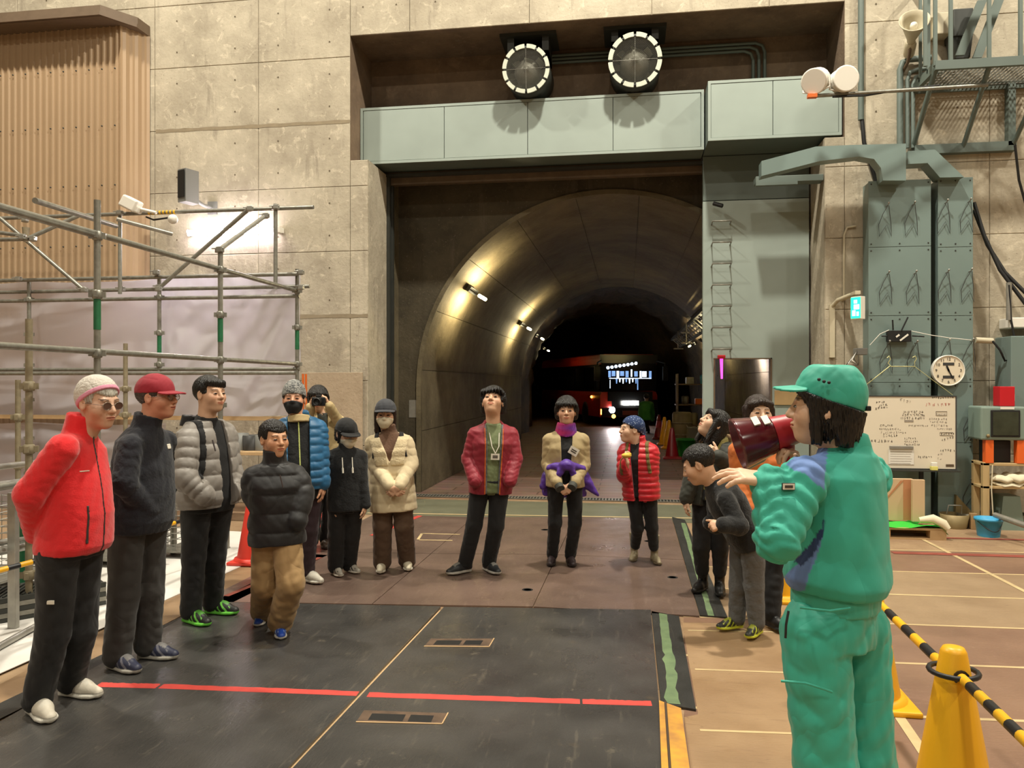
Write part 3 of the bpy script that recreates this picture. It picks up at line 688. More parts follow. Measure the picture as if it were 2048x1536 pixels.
# ---- fluorescent fitting on the wall
a,b=onY(372,466,9.9),onY(562,464,9.9); mat('fluoro',(1,.95,1),.4,emit=(1.0,.90,.98),estr=55)
t=empty('fluorescent_light',(a+b)/2,'long lit fluorescent tube fitting on the wall behind the scaffolding','lamp')
MB().box((a.x,9.93,a.z-.03),(b.x,YW-.001,a.z+.04),.006).build('housing','white',t)
MB().tube([(a.x+.03,9.89,a.z+.015),(b.x-.12,9.89,a.z+.015)],.024,10).tube([(a.x+.03,9.90,a.z-.025),(b.x-.12,9.90,a.z-.025)],.02,10).build('tube','fluoro',t)
MB().box((b.x-.1,9.86,a.z-.04),(b.x,9.94,a.z+.045),.006).build('end_cap','white',t)
# vertical shaft of light: fine. right wall -----------------------------------------------------------
# ---- tall ducts (cabinet columns) on the right
YC=9.72
def column(px0,px1,pyt,label,name='cable_duct',py_joints=(495,632,765,885),hooks=(),ztop=None):
    x0,x1=onY(px0,600,YC).x,onY(px1,600,YC).x; zt=ztop or onY(px0,pyt,YC).z
    t=empty(name,((x0+x1)/2,YC,0),label,'duct')
    zs=[zt]+[onY(px0,p,YC).z for p in py_joints]+[0.04]
    MB().box((x0+.01,YC+.012,.02),(x1-.01,YW-.026,zt-.01)).build('box','blue_steel',t)
    for i in range(len(zs)-1):
        MB().box((x0,YC,zs[i+1]+.003),(x1,YC+.015,zs[i]-.003),.002).build('panel','blue_steel',t)
        for sx in (x0+.03,(x0+x1)/2,x1-.03):
            for z in (zs[i]-.04,zs[i+1]+.04):
                MB().sph((sx,YC-.003,z),.009,8,5,(1,.6,1)).build('bolt','dark_steel',t)
    for (hx,hy) in hooks:
        p=onY(hx,hy,YC); MB().tube([p+Vector((0,.01,0)),p+Vector((0,-.06,0)),p+Vector((0,-.085,.02))],.007,6).sph(p+Vector((0,-.085,.02)),.013,8,5).build('hook','galv_light',t)
        MB().tube([p+Vector((0,-.05,-.005)),p+Vector((-.05,-.03,-.1)),p+Vector((-.09,-.01,-.22)),p+Vector((-.085,-.01,-.36)),p+Vector((-.0,-.015,-.22)),p+Vector((.05,-.01,-.36)),p+Vector((.045,-.012,-.2)),p+Vector((.01,-.05,-.005))],.004,5).build('wire_loop','dark_grey',t)
    return t
column(1737,1862,362,'wider tall grey green steel cable duct fixed to the right wall',hooks=((1773,412),(1825,410),(1774,548),(1828,547),(1775,686),(1830,686)))
column(1876,1946,356,'narrower tall grey green steel cable duct left of the glass fronted box',hooks=((1890,406),(1936,404),(1892,545),(1938,543),(1894,683),(1941,682),(1943,820),(1942,957)))
# ---- angled top ducts
def flat_duct(poly,y0,y1,label,name='angled_duct'):
    P=[onY(px,py,y0) for px,py in poly]
    o=MB().prism([(p.x,y0,p.z) for p in P],(0,y1-y0,0)).build(name,'blue_steel'); at_base(o); return tag(o,label,'duct')
flat_duct([(1523,352),(1523,322),(1632,293),(1700,290),(1812,287),(1812,361),(1766,361),(1762,336),(1748,318),(1718,313),(1640,322)],9.5,9.69,'pale green angled duct arm reaching left from the wide cable duct to the gate')
flat_duct([(1816,302),(1870,299),(1928,354),(1880,355),(1855,326),(1816,328)],9.6,9.82,'green duct elbow between the two tall cable ducts')
P=onY(1507,365,10.2); one('duct_bracket',MB().box((P.x,10.02,P.z-.05),(onY(1640,365,10.2).x,10.2,P.z+.03),.005).box((P.x,10.0,P.z-.09),(P.x+.5,10.06,P.z-.05)),'green_steel_dark','flat green bracket plate under the end of the angled duct arm','bracket')
# ---- conduits on the right wall
a=onY(1722,0,9.95); one('conduit',MB().tube([(a.x,9.95,9.5),(a.x,9.95,onY(1722,240,9.95).z)],.035,10),'green_steel_dark','thick vertical conduit running up the wall beside the fan recess','pipe')
one('power_cable',MB().tube([onY(1724,238,9.95),onY(1728,285,9.93),onY(1742,330,9.95),onY(1752,362,9.97)],.025,8),'black','thick black cable leaving the vertical conduit','cable')
for i,(px,top) in enumerate(((1800,120),(1815,140),(1826,150))):
    a=onY(px,200,9.93); zt=onY(px,top,9.93).z; r=.036 if i==0 else .024
    one('conduit',MB().tube([(a.x,9.93,onY(px,296,9.93).z),(a.x,9.93,zt-.12),(a.x+.03,9.93,zt-.03),(a.x+.12,9.93,zt),(a.x+.35,9.93,zt+.01)],r,10),'green_steel_dark',('thick','thin middle','thin right')[i]+' grey conduit bending right below the horn speaker','pipe')
# ---- horn speaker
c=onY(1829,42,9.45); ax=Vector((-.15,-.75,.35)).normalized(); t=empty('horn_speaker',c,'beige horn loudspeaker aimed into the hall beside the steel platform','speaker')
mat('horn',sr(196,186,160),.5,noise=.1)
MB().lathe([(.04,-.34),(.05,-.26),(.08,-.18),(.13,-.05),(.165,0),(.168,.012),(.155,.012),(.12,-.04),(.06,-.14),(.02,-.2),(0,-.2)],c,ax,24).build('horn','horn',t)
MB().lathe([(0,.0),(.035,-.02),(.04,-.05),(.02,-.2)],c-ax*.02,ax,14).build('driver_tip','white',t)
MB().lathe([(.06,-.5),(.065,-.48),(.065,-.34),(.05,-.3)],c,ax,14).build('driver','horn',t)
MB().tube([c-ax*.28,c-ax*.3+Vector((0,.1,-.2)),(c.x+.04,YW-.002,c.z-.4)],.02,8).build('bracket','brown_trim',t)
# ---- steel platform with rails and struts
YP0=9.22; zP=onY(1872,130,YP0).z
pf=empty('steel_platform',(3.5,YP0,zP),'green steel wall platform with expanded metal floor and railing at top right','platform')
xa=onY(1852,130,YP0).x+.1; xb=5.6
f=MB(); f.box((xa+.05,YP0,zP-.05),(xb,YP0+.05,zP+.05)).box((xa,YP0,zP-.05),(xa+.05,YW-.026,zP+.05)).box((xa+.05,YW-.06,zP-.05),(xb,YW-.026,zP+.05)); f.build('floor_frame','green_steel_dark',pf)
g=MB(); nx=int((xb-xa)/.045)
for i in range(nx+1): g.box((xa+.05+i*.045,YP0+.05,zP),(xa+.056+i*.045,YW-.06,zP+.02))
for j in range(9): g.box((xa+.05,YP0+.07+j*.08,zP+.004),(xb,YP0+.075+j*.08,zP+.014))
o=g.build('grating','galv',pf); o['kind']='stuff'
for px in (1852,1872,1903,1980,2043):
    x=onY(px,80,YP0).x; 
    MB().box((x-.018,YP0+.005,zP),(x+.018,YP0+.04,zP+1.15)).build('rail_post','green_steel_dark',pf)
for y in (9.45,9.7): MB().box((xa,y,zP),(xa+.03,y+.03,zP+1.15)).build('rail_post','green_steel_dark',pf)
MB().box((xa,YP0,zP+1.15),(xb,YP0+.04,zP+1.2)).box((xa,YP0+.04,zP+1.15),(xa+.04,YW-.03,zP+1.2)).build('top_rail','green_steel_dark',pf)
zw=onY(1900,300,YW).z
MB().box((xa+.02,YW-.1,zw-.06),(onY(2025,300,YW).x,YW-.002,zw+.05)).build('wall_channel','green_steel_dark',pf)
for px0,py0,px1,py1 in ((1872,135,1845,292),(1980,128,1925,298),(2100,128,2025,292)):
    a=onY(px0,py0,YP0+.03); b=onY(px1,py1,YW-.06); b.x=a.x if px0==1872 else b.x; s=Vector((.03,0,0))
    MB().tube([a,b],.03,4).build('strut','green_steel_dark',pf)
x=onY(2018,200,YW).x; MB().box((x-.05,YW-.1,zw),(x+.03,YW-.002,zP)).build('wall_post','green_steel_dark',pf)
# stair stringers above the platform
for i,(p,q) in enumerate((((1920,110),(1965,0)),((1955,115),(2010,-30)))):
    a=onY(*p,9.6); b=onY(*q,9.6); MB().prism([a+Vector((-.05,0,0)),a+Vector((.05,0,0)),b+Vector((.05,0,0)),b+Vector((-.05,0,0))],(0,.03,0)).build('stringer','green_steel_dark',pf)
# ---- junction box and lamp behind the rails
a,b=onY(1872,25,9.8),onY(1904,66,9.8); one('junction_box',MB().box((a.x,9.8,b.z),(b.x,YW-.002,a.z),.01),'horn','beige junction box on the wall behind the platform rails','box')
a,b=onY(1905,20,9.75),onY(1945,115,9.75); one('wall_flood_lamp',MB().box((a.x,9.72,b.z+.25),(b.x,YW-.002,a.z),.01).prism([(a.x+.03,9.74,b.z),(b.x-.03,9.74,b.z),(b.x,9.74,b.z+.26),(a.x,9.74,b.z+.26)],(0,.2,0)),'dark_steel','dark metal floodlight housing hanging behind the platform rails','lamp')
# ---- two round floodlights on a pipe arm
arm=empty('pipe_arm',onY(1850,180,9.3),'horizontal steel pipe arm carrying the two round floodlights','pipe')
A=onY(1628,192,9.0); B=onY(1975,170,9.35); MB().tube([A,B],.022,8).build('pipe','galv',arm)
MB().tube([A+Vector((.2,0,-.02)),A.lerp(B,.3)+UP*-.03,A.lerp(B,.5)+UP*.01,A.lerp(B,.72)+UP*.03],.012,6).build('cable','black',arm)
MB().obox(A+Vector((-.02,0,0)),(.05,0,0),(0,.03,0),(0,0,.02)).build('orange_end',mat('orange',sr(214,104,36),.5),arm)
mat('lens_glass',sr(150,143,128),.15,noise=.1,nscale=30); mat('lens_glass2',sr(188,152,116),.2,noise=.1,nscale=30)
for (px,py,dirv,lens,label) in ((1628,163,Vector((-.45,-.7,-.35)),'lens_glass','left round white floodlight tilted down on the pipe arm'),(1692,157,Vector((.12,-.9,-.12)),'lens_glass2','right round white floodlight facing the hall on the pipe arm')):
    c=onY(px,py,8.95); ax=dirv.normalized(); t=empty('floodlight',c,label,'lamp')
    MB().lathe([(.09,-.2),(.12,-.16),(.125,-.02),(.142,-.01),(.142,.012),(.128,.012)],c,ax,24).build('housing','white_gloss',t)
    MB().lathe([(0,.008),(.13,.006)],c,ax,24).build('lens',lens,t)
    for i in range(5):
        MB().lathe([(.128,-.04-.025*i),(.136,-.042-.025*i),(.128,-.048-.025*i)],c,ax,20).build('fin','white_gloss',t)
    k=A.lerp(B,(c.x-A.x)/(B.x-A.x)); s=ax.cross(UP).normalized()
    MB().tube([c-ax*.08+s*.14,c-ax*.08+s*.15-UP*.1,Vector((c.x,k.y,k.z+.02)),c-ax*.08-s*.15-UP*.1,c-ax*.08-s*.14],.01,6).build('yoke','white',t)
# ---- exit sign on bracket
mat('exit_green',sr(30,190,150),.4,emit=(.02,.80,.42),estr=1.6); mat('exit_white',(.8,1,.9),.4,emit=(.75,1,.85),estr=1.6)
c=onY(1716,616,9.35); t=empty('exit_sign',c,'small glowing green exit sign hanging from a bent bracket','sign')
hx=Vector((.62,-.78,0)).normalized()
MB().obox(c,hx*.065,Vector((hx.y,-hx.x,0))*.04,Vector((0,0,.13)),.004).build('housing','white',t)
fn=Vector((hx.y,-hx.x,0)); MB().obox(c+fn*.042,hx*.062,fn*.003,Vector((0,0,.12))).build('face','exit_green',t)
for (dx,dz,sx,sz) in ((0,.07,.03,.025),(.02,.01,.05,.035),(-.03,-.06,.03,.04),(.04,-.07,.02,.03)):
    MB().obox(c+fn*.046+hx*dx*.7+UP*dz,hx*sx*.7,fn*.001,Vector((0,0,sz*.8))).build('pictogram','exit_white',t)
MB().box((c.x-.03,9.35,c.z+.16),(c.x+.03,YW-.002,c.z+.2),.004).box((c.x-.16,YW-.05,c.z-.55),(c.x-.1,YW-.002,c.z+.1)).build('bracket','horn',t)
MB().tube([(c.x-.13,YW-.03,c.z+.08),(c.x-.08,YW-.1,c.z+.15),(c.x,9.5,c.z+.18)],.025,8).build('arm','horn',t)
one('conduit',MB().tube([(onY(1688,600,9.97).x,9.97,c.z+.15),(onY(1688,600,9.97).x,9.97,onY(1688,470,9.97).z),(onY(1694,450,9.97).x,9.97,onY(1694,455,9.97).z),(onY(1712,450,9.97).x,9.97,onY(1712,452,9.97).z)],.014,8),'horn','slim beige conduit curving above the exit sign','pipe')
# ---- cable clip box on the duct side
c=onY(1722,703,9.6); t=empty('cable_clip',c,'small grey cable box with dangling wires on the duct edge','box')
MB().box((c.x-.06,9.55,c.z-.04),(c.x+.06,9.71,c.z+.04),.006).build('box','grey',t)
for i in range(5): MB().tube([c+Vector((-.06,-.05,0)),c+Vector((-.1-.02*i,-.06,-.08-.02*i)),c+Vector((-.05,-.06,-.16)),c+Vector((-.04,-.05,-.05))],.006,5).build('wire','white' if i%2 else 'black',t)
# ---- router with antennas
YR=9.64; a,b=onY(1775,661,YR),onY(1823,683,YR); cc=(a+b)/2; t=empty('router',cc,'black wireless router with four antennas hung on the wide duct','router')
MB().box((a.x,YR,b.z),(b.x,YR+.06,a.z),.004).build('case','black',t)
for (x0,z0,x1,z1) in ((-.07,.07,-.08,.19),(.02,.06,.09,.22),(-.14,-.0,-.2,0),(.14,.0,.27,-.01)):
    MB().tube([cc+Vector((x0,0,z0)),cc+Vector((x1,-.01,z1))],.009,6).build('antenna','black',t)
for (dx,dz,l) in ((-.03,0,.018),(.04,-.02,.045)):
    MB().obox(cc+Vector((dx,-.034,dz)),Vector((l,0,l*.8)),Vector((0,.001,0)),Vector((-.006,0,.008))).build('sticker','white',t)
one('data_cable',MB().tube([onY(1740,690,9.66),onY(1760,668,9.62),onY(1778,660,9.62)],.004,5),'white','thin white data cable left of the router','cable')
one('data_cable',MB().tube([onY(1823,662,9.62),onY(1860,670,9.62),onY(1900,676,9.64),onY(1942,680,9.66)],.004,5),'white','thin white data cable sagging right from the router to a hook','cable')
# ---- coat hanger (wire)
mat('hanger_wire',sr(206,204,150),.35,.4)
h=[(1778,714),(1774,720),(1779,728),(1783,734),(1778,733),(1732,768)]
o=MB().tube([onY(*p,9.6) for p in ((1774,716),(1778,712),(1781,718),(1776,726),(1782,733),(1830,733),(1829,724),(1833,717),(1830,712),(1825,715))],.006,6).tube([onY(*p,9.6) for p in ((1732,770),(1780,732))],.006,6).tube([onY(*p,9.6) for p in ((1828,732),(1905,790))],.004,6).build('wire_hanger','hanger_wire'); at_base(o); tag(o,'pale wire clothes hanger with hooks on the wide duct below the router','hanger')
# ---- clock
c=onY(1897,741,9.672); R=31/F*(c-CAM).dot(FW); t=empty('wall_clock',c,'round white wall clock with dark numerals on the narrow duct','clock')
MB().lathe([(R,.046),(R,.0),(R*.97,-.012),(R*.93,-.006),(R*.93,.0)],c,(0,1,0),40).build('case','white_gloss',t)
MB().lathe([(0,0),(R*.93,0)],c+Vector((0,-.001,0)),(0,1,0),40).build('dial',mat('dial',sr(226,214,190),.5),t)
for i in range(1,13):
    a=math.radians(90-30*i); text_mesh(str(i),R*.26,'numeral','dark_grey',t,c+Vector((math.cos(a)*R*.74,-.004,math.sin(a)*R*.74)))
for dz in (.42,-.42): MB().box((c.x-R*.34,c.y-.004,c.z+R*dz-R*.09),(c.x+R*.34,c.y-.002,c.z+R*dz+R*.09)).build('display','dark_grey',t)
for (ang,l,w_) in ((112,.34,.010),(296,.6,.007)):
    a=math.radians(ang); e=Vector((math.cos(a),0,math.sin(a))); s=Vector((-e.z,0,e.x)); MB().obox(c+e*R*l*.4+Vector((0,-.008,0)),e*R*l*.6,Vector((0,.001,0)),s*w_).build('hand','black',t)
# ---- whiteboard
YBd=9.45; a,b=onY(1700,793,YBd),onY(1911,938,YBd); t=empty('whiteboard',((a.x+b.x)/2,YBd,b.z),'whiteboard covered in handwriting standing in front of the ducts','whiteboard')
mat('board',sr(228,218,198),.35,noise=.05,nscale=2); mat('ink',sr(70,62,56),.7); mat('ink_red',sr(196,110,100),.7); mat('ink_grey',sr(150,140,128),.7)
MB().box((a.x,YBd,b.z),(b.x,YBd+.02,a.z)).build('panel','board',t)
MB().box((a.x,YBd-.006,a.z),(b.x+.012,YBd+.024,a.z+.012)).box((b.x,YBd-.006,b.z),(b.x+.012,YBd+.024,a.z)).box((a.x,YBd-.006,b.z-.012),(b.x+.012,YBd+.024,b.z)).build('frame','dark_grey',t)
MB().box((a.x,YBd-.07,b.z-.03),(b.x+.03,YBd+.02,b.z-.015)).build('tray','dark_steel',t)
for x in (a.x+.15,b.x-.35): MB().box((x-.02,YBd+.03,0),(x+.02,YBd+.07,a.z-.1)).box((x-.02,YBd-.14,0),(x+.02,YBd+.029,.04)).box((x-.02,YBd+.071,0),(x+.02,YBd+.2,.04)).build('stand','black',t)
def scrib(px,py,wpx,h=.03,m='ink',slope=0,w_=.0035,seed=0,gap=.25):
    r=random.Random(seed+px*7+py); mb=MB(); p0=onY(px,py,YBd-.002); p1=onY(px+wpx,py,YBd-.002); L=p1.x-p0.x; x=0
    while x<L:
        cw=h*r.uniform(.5,.95); k=r.randint(2,4); z0=p0.z+slope*x
        for _ in range(k):
            if r.random()<.5: A=(r.uniform(0,.3),r.uniform(-.5,.5)); Bq=(r.uniform(.7,1),A[1]+r.uniform(-.12,.12))
            else: A=(r.uniform(.1,.9),.5*r.uniform(.5,1)); Bq=(A[0]+r.uniform(-.3,.3),-.5*r.uniform(.3,1))
            P1=Vector((p0.x+x+A[0]*cw,YBd-.0015,z0+A[1]*h)); P2=Vector((p0.x+x+Bq[0]*cw,YBd-.0015,z0+Bq[1]*h)); e=(P2-P1); 
            if e.length<.004: continue
            s=Vector((-e.z,0,e.x)).normalized()*w_/2; mb.add([P1-s,P2-s,P2+s,P1+s],[(0,1,2,3)])
        x+=cw+h*gap
    mb.build('writing',m,t,fix=False)
for (px,py,wp,h,m,sl) in ((1752,805,16,.03,'ink',.1),(1757,811,18,.03,'ink',.1),(1750,818,26,.028,'ink',.25),(1800,800,22,.035,'ink_grey',-.2),(1864,795,8,.02,'ink',0),(1876,796,30,.025,'ink',.05),(1850,809,52,.04,'ink_red',0),
    (1806,824,40,.03,'ink',0),(1803,830,46,.03,'ink',0),(1801,836,48,.03,'ink',0),(1873,828,20,.02,'ink_grey',0),(1858,838,36,.028,'ink_grey',0),(1860,844,32,.028,'ink_grey',0),(1862,851,30,.028,'ink_grey',0),
    (1760,851,22,.025,'ink',0),(1818,851,36,.02,'ink_grey',0),(1758,858,44,.022,'ink_grey',0),(1762,865,48,.024,'ink_grey',0),(1766,871,30,.03,'ink',0),(1742,882,44,.04,'ink',0),(1808,877,24,.025,'ink_grey',0),(1808,883,26,.025,'ink_grey',0),(1808,889,30,.022,'ink',0),
    (1874,858,28,.02,'ink_grey',0),(1882,868,26,.025,'ink',.05),(1883,880,24,.03,'ink',.25),(1880,901,28,.028,'ink',0),(1836,914,26,.025,'ink',0),(1875,909,8,.03,'ink_grey',0),(1875,918,8,.03,'ink_grey',0)):
    scrib(px,py,wp,h,m,sl)
for (px,py,wp,hp) in ((1872,827,22,8),(1880,868,26,6)):
    p=onY(px,py-hp/2,YBd-.002); q=onY(px+wp,py+hp/2,YBd-.002); MB().tube([(p.x,YBd-.002,p.z),(q.x,YBd-.002,p.z),(q.x,YBd-.002,q.z),(p.x,YBd-.002,q.z),(p.x,YBd-.002,p.z)],.002,4).build('writing','ink',t)
for (px,py,wp,hp,m) in ((1809,842,18,4,'ink_grey'),(1892,931,16,5,'rust_steel')):
    p=onY(px,py-hp/2,YBd-.004); q=onY(px+wp,py+hp/2,YBd-.004); MB().box((p.x,YBd-.003,q.z),(q.x,YBd-.0005,p.z)).build('magnet_strip',m,t)
p=onY(1777,896,YBd-.005); q=onY(1828,929,YBd-.005); s=empty('notice_paper',(p.x,YBd-.005,q.z),'white paper sheet clipped to the whiteboard','paper')
MB().box((p.x,YBd-.005,q.z),(q.x,YBd-.002,p.z)).build('sheet','white',s); MB().box((p.x+.01,YBd-.02,p.z-.01),(q.x-.01,YBd-.002,p.z+.025),.003).build('clip','galv_light',s)
for i in range(6): MB().box((p.x+.02,YBd-.0058,p.z-.04-.027*i),(q.x-.02-.01*(i%3),YBd-.005,p.z-.044-.027*i)).build('print_line','ink_grey',s)
c=onY(1868,930,YBd-.04); e=empty('board_eraser',c,'small yellow and white eraser on the whiteboard tray','eraser'); MB().box((c.x-.035,YBd-.065,b.z-.014),(c.x+.035,YBd-.01,b.z+.03),.004).build('pad',mat('eraser_y',sr(222,214,120),.7),e); MB().box((c.x-.03,YBd-.06,b.z+.03),(c.x+.03,YBd-.02,b.z+.075),.004).build('handle','white',e)
# ---- small plywood notice on the door and pink marker
p,q=onY(1549,781,YD-.01),onY(1594,810,YD-.01); one('notice_board',MB().box((p.x,YD-.02,q.z),(q.x,YD-.001,p.z),.002),mat('plywood_tan',sr(176,146,102),.7,noise=.12),'small tan plywood notice on the steel gate leaf right of its doorway','sign')
mat('pink_glow',(.9,.1,.4),.4,emit=(1.0,.05,.45),estr=2.2); mat('red_plastic',sr(186,24,34),.4)
c=onY(1443,713,YD-.06); t=empty('warning_baton',c,'glowing pink warning light stick hanging at the doorway corner','light stick')
MB().box((c.x-.05,YD-.08,c.z-.03),(c.x+.05,YD-.02,c.z+.02),.006).build('holder','red_plastic',t); MB().tube([(c.x,YD-.05,c.z-.03),(c.x+.005,YD-.05,c.z-.3)],.022,10,True,.014).build('tube','pink_glow',t)
# ================================================================== SCAFFOLDING ON THE LEFT
PR=.0243
SX,SY=-4.02,[5.35,7.15,8.95]
sf=empty('scaffold',(SX,7.15,0),'grey steel pipe scaffolding with green post bands along the left side','scaffold')
def collar(parent,p,m='galv',green=False):
    mb=MB(); mb.lathe([(PR+.004,-.035),(PR+.012,-.03),(PR+.012,.03),(PR+.004,.035)],p,(0,0,1),10)
    for a in range(4):
        e=Vector((math.cos(a*math.pi/2+.4),math.sin(a*math.pi/2+.4),0)); mb.obox(Vector(p)+e*(PR+.02),e*.016,Vector((-e.y,e.x,0))*.012,(0,0,.022))
    return mb.build('collar','green_band' if green else m,parent)
def post(x,y,z0,z1,m='galv',zs=None,bands=()):
    o=MB().tube([(x,y,z0),(x,y,z1)],PR,12).build('post',m,sf)
    for z in (zs if zs is not None else [.25+.45*i for i in range(12)]):
        if z0<z<z1: collar(o,(x,y,z),m)
    for (a,b) in bands: MB().tube([(x,y,a),(x,y,b)],PR+.002,12).build('green_band','green_band',o)
    MB().box((x-.07,y-.07,z0),(x+.07,y+.07,z0+.008)).build('base_plate','galv',o)
    return o
def pipe(a,b,name='rail',m='galv',r=PR):
    a,b=Vector(a),Vector(b); o=MB().tube([a,b],r,10).build(name,m,sf); return o
def clamp(p,m='galv_light'):
    p=Vector(p); mb=MB(); mb.lathe([(PR+.002,-.03),(PR+.016,-.026),(PR+.016,.026),(PR+.002,.03)],p,(0,0,1),10); mb.obox(p+Vector((.03,-.03,0)),(.03,0,0),(0,.03,0),(0,0,.025),.004); mb.tube([p+Vector((-.05,-.05,.01)),p+Vector((.07,-.04,.01))],.008,6); mb.build('clamp',m,sf)
zt=[3.62,3.34,3.05]
pz=[(0.016,onX(205,404,SX).z),(0.016,onX(450,500,SX).z),(.016,onX(600,540,SX).z)]
for i,y in enumerate(SY): post(SX,y,pz[i][0],pz[i][1],zs=[.5,.95,1.45,1.9,2.35,2.8,3.25],bands=((2.08,2.35),))
zA,zB=2.80,1.90
pipe((SX,3.4,zA+.02),(SX,SY[2],zA)); pipe((SX,3.4,zB+.02),(SX,SY[2],zB)); pipe((SX,3.4,1.0),(SX,SY[1],1.0)) 
pipe((SX,SY[0],zA),(SX,3.2,zA+.02))
# rear row
RX=[-4.02,-5.86,-7.70,-9.54]
for x in RX[1:]:
    post(x,8.95,.016,onY(312,558,8.95).z,zs=[.5,.95,1.45,1.9,2.3,2.75],bands=((1.98,2.3),))
for py,y in ((548,8.9),(573,9.0),(592,8.95),(738,8.95),(746,8.87)):
    z=onY(600,py,y).z; ext=.14 if py==573 else 0.03
    pipe((-10.5,y,z),(SX+ext,y,z))
for px,py in ((600,545),(312,545),(37,558),(600,575),(165,578),(318,574),(243,578)): clamp(onY(px,py,8.86))
# high pipe with tags
zH=onY(550,417,8.8).z; pipe((-10.6,8.8,zH),(onY(627,414,8.8).x,8.8,zH))
tp=empty('tiger_tape',onY(320,426,8.75),'yellow and black striped tape wound on the top scaffold pipe','tape')
mat('tiger_y',sr(226,176,40),.5)
x0=onY(298,426,8.8).x
for i in range(8):
    MB().tube([(x0+i*.048,8.8,zH),(x0+i*.048+.024,8.8,zH)],PR+.002,12).build('yellow_band','tiger_y',tp)
for (px,pyt,pyb) in ((240,422,588),(551,408,578)):
    a=onY(px,pyt,8.76); b=onY(px,pyb,8.76); pipe((a.x,8.76,a.z),(a.x,8.76,b.z),'hanger_pipe'); clamp((a.x,8.75,zH))
for (p,q,y) in (((498,418),(316,578),8.72),((0,436),(168,580),8.72)): 
    pipe(onY(*p,y),onY(*q,y),'brace'); clamp(onY(*q,y-.02))
clamp(onY(498,418,8.7)); 
# short pipes near the tops
a=onX(438,500,SX-.02); b=onY(530,432,8.6); pipe(a,b,'brace','galv_light'); clamp(a); clamp(b)
pipe(atd(70,401,6.2),atd(232,452,7.8),'brace'); pipe(atd(233,438,8.6),atd(345,468,8.9),'brace','galv_light')
pipe(onY(-40,480,8.2),onY(58,478,8.2),'brace'); pipe(onY(58,476,8.2),onY(160,430,8.4),'brace'); pipe(onY(-40,460,8.3),onY(50,472,8.3),'brace'); clamp(onY(45,475,8.2)); clamp(onY(66,478,8.2)); clamp(onY(50,440,8.7))
# beige posts
a=atd(58,638,5.5); post(a.x,a.y,.016,a.z,'galv_beige',zs=[.3,.75,1.2,1.65])
a=atd(251,687,8.9); post(a.x,a.y,.016,a.z,'galv_beige',zs=[.4,.85,1.3,1.6])
a=atd(36,700,7.2); post(a.x,a.y,.016,1.7,'galv_beige',zs=[.4,.9,1.35])
# white work lamp on the top pipe
c=onY(262,408,8.7); t=empty('work_lamp',c,'white shrouded work lamp clamped on the top scaffold pipe','lamp')
MB().obox(c,Vector((.1,0,-.05)),Vector((0,.07,0)),Vector((.04,0,.065)),.02).build('shade','white',t); MB().obox(c+Vector((.08,0,-.07)),Vector((.05,.0,-.02)),Vector((0,.05,0)),Vector((.02,0,.04)),.02).build('cloth','white',t); MB().tube([c+Vector((.1,0,-.06)),c+Vector((.34,0,-.12))],.02,8).build('stem','white',t)
c=onY(322,436,8.75); t=empty('socket_lamp',c,'small round lamp socket hanging from the top scaffold pipe','lamp'); MB().tube([c+Vector((-.2,0,.02)),c+Vector((-.1,0,-.02)),c+Vector((.1,0,.0))],.012,6).build('lead','black',t); MB().sph(c+Vector((.16,0,-.02)),.06,14,9).build('globe','white',t)
c=onY(52,455,8.6); one('tape_roll',MB().tube([c,c+Vector((.0,0,-.18))],.045,8,True,.03),'galv_beige','small bundle hanging from the scaffold at the left edge','bundle')
# translucent white sheet behind the rear row
m=bpy.data.materials.new('plastic_sheet'); m.use_nodes=True; nt=m.node_tree; b_=nt.nodes['Principled BSDF']; b_.inputs['Base Color'].default_value=(*sr(228,226,236),1); b_.inputs['Roughness'].default_value=.32
tr=nt.nodes.new('ShaderNodeBsdfTranslucent'); tr.inputs[0].default_value=(*sr(232,230,242),1); mx=nt.nodes.new('ShaderNodeMixShader'); mx.inputs[0].default_value=.55; nt.links.new(b_.outputs[0],mx.inputs[1]); nt.links.new(tr.outputs[0],mx.inputs[2]); tp2=nt.nodes.new('ShaderNodeBsdfTransparent'); m2=nt.nodes.new('ShaderNodeMixShader'); m2.inputs[0].default_value=.10; nt.links.new(mx.outputs[0],m2.inputs[1]); nt.links.new(tp2.outputs[0],m2.inputs[2]); nt.links.new(m2.outputs[0],nt.nodes['Material Output'].inputs[0]); _M['plastic_sheet']=m
def sheet(px0,px1,z0,z1,label,y=9.06,seed=1,drop=0):
    x0,x1=onY(px0,600,y).x,onY(px1,600,y).x; nx,nz=90,70; vs=[]; r=random.Random(seed); ph=[r.uniform(0,6) for _ in range(8)]
    for j in range(nz+1):
        for i in range(nx+1):
            u,v=i/nx,j/nz; x=x0+(x1-x0)*u; z=z0+(z1-z0)*v
            dy=.018*math.sin(6*u+5*v+ph[0])+.012*math.sin(17*u-9*v+ph[1]+2*math.sin(5*v+ph[2]))+.006*math.sin(40*(u+.6*v)+ph[3])*(v**2)+.008*math.sin(31*u-22*v+ph[4]+1.5*math.sin(8*u))
            dy+=.02*(1-v)*math.sin(11*u+ph[5]); dz=-.03*abs(math.sin(math.pi*u*3.0))*v**6-.01*math.sin(13*u)*(1-v)
            vs.append((x,y+dy*1.3,z+dz))
    fs=[(j*(nx+1)+i,j*(nx+1)+i+1,(j+1)*(nx+1)+i+1,(j+1)*(nx+1)+i) for j in range(nz) for i in range(nx)]
    o=MB().add(vs,fs,True).build('plastic_sheet','plastic_sheet',fix=False); at_base(o); return tag(o,label,'sheet')
zt_=onY(450,550,9.06).z
sheet(318,601,onY(450,832,9.06).z,zt_,'translucent white plastic sheet hung on the right half of the scaffold',seed=3)
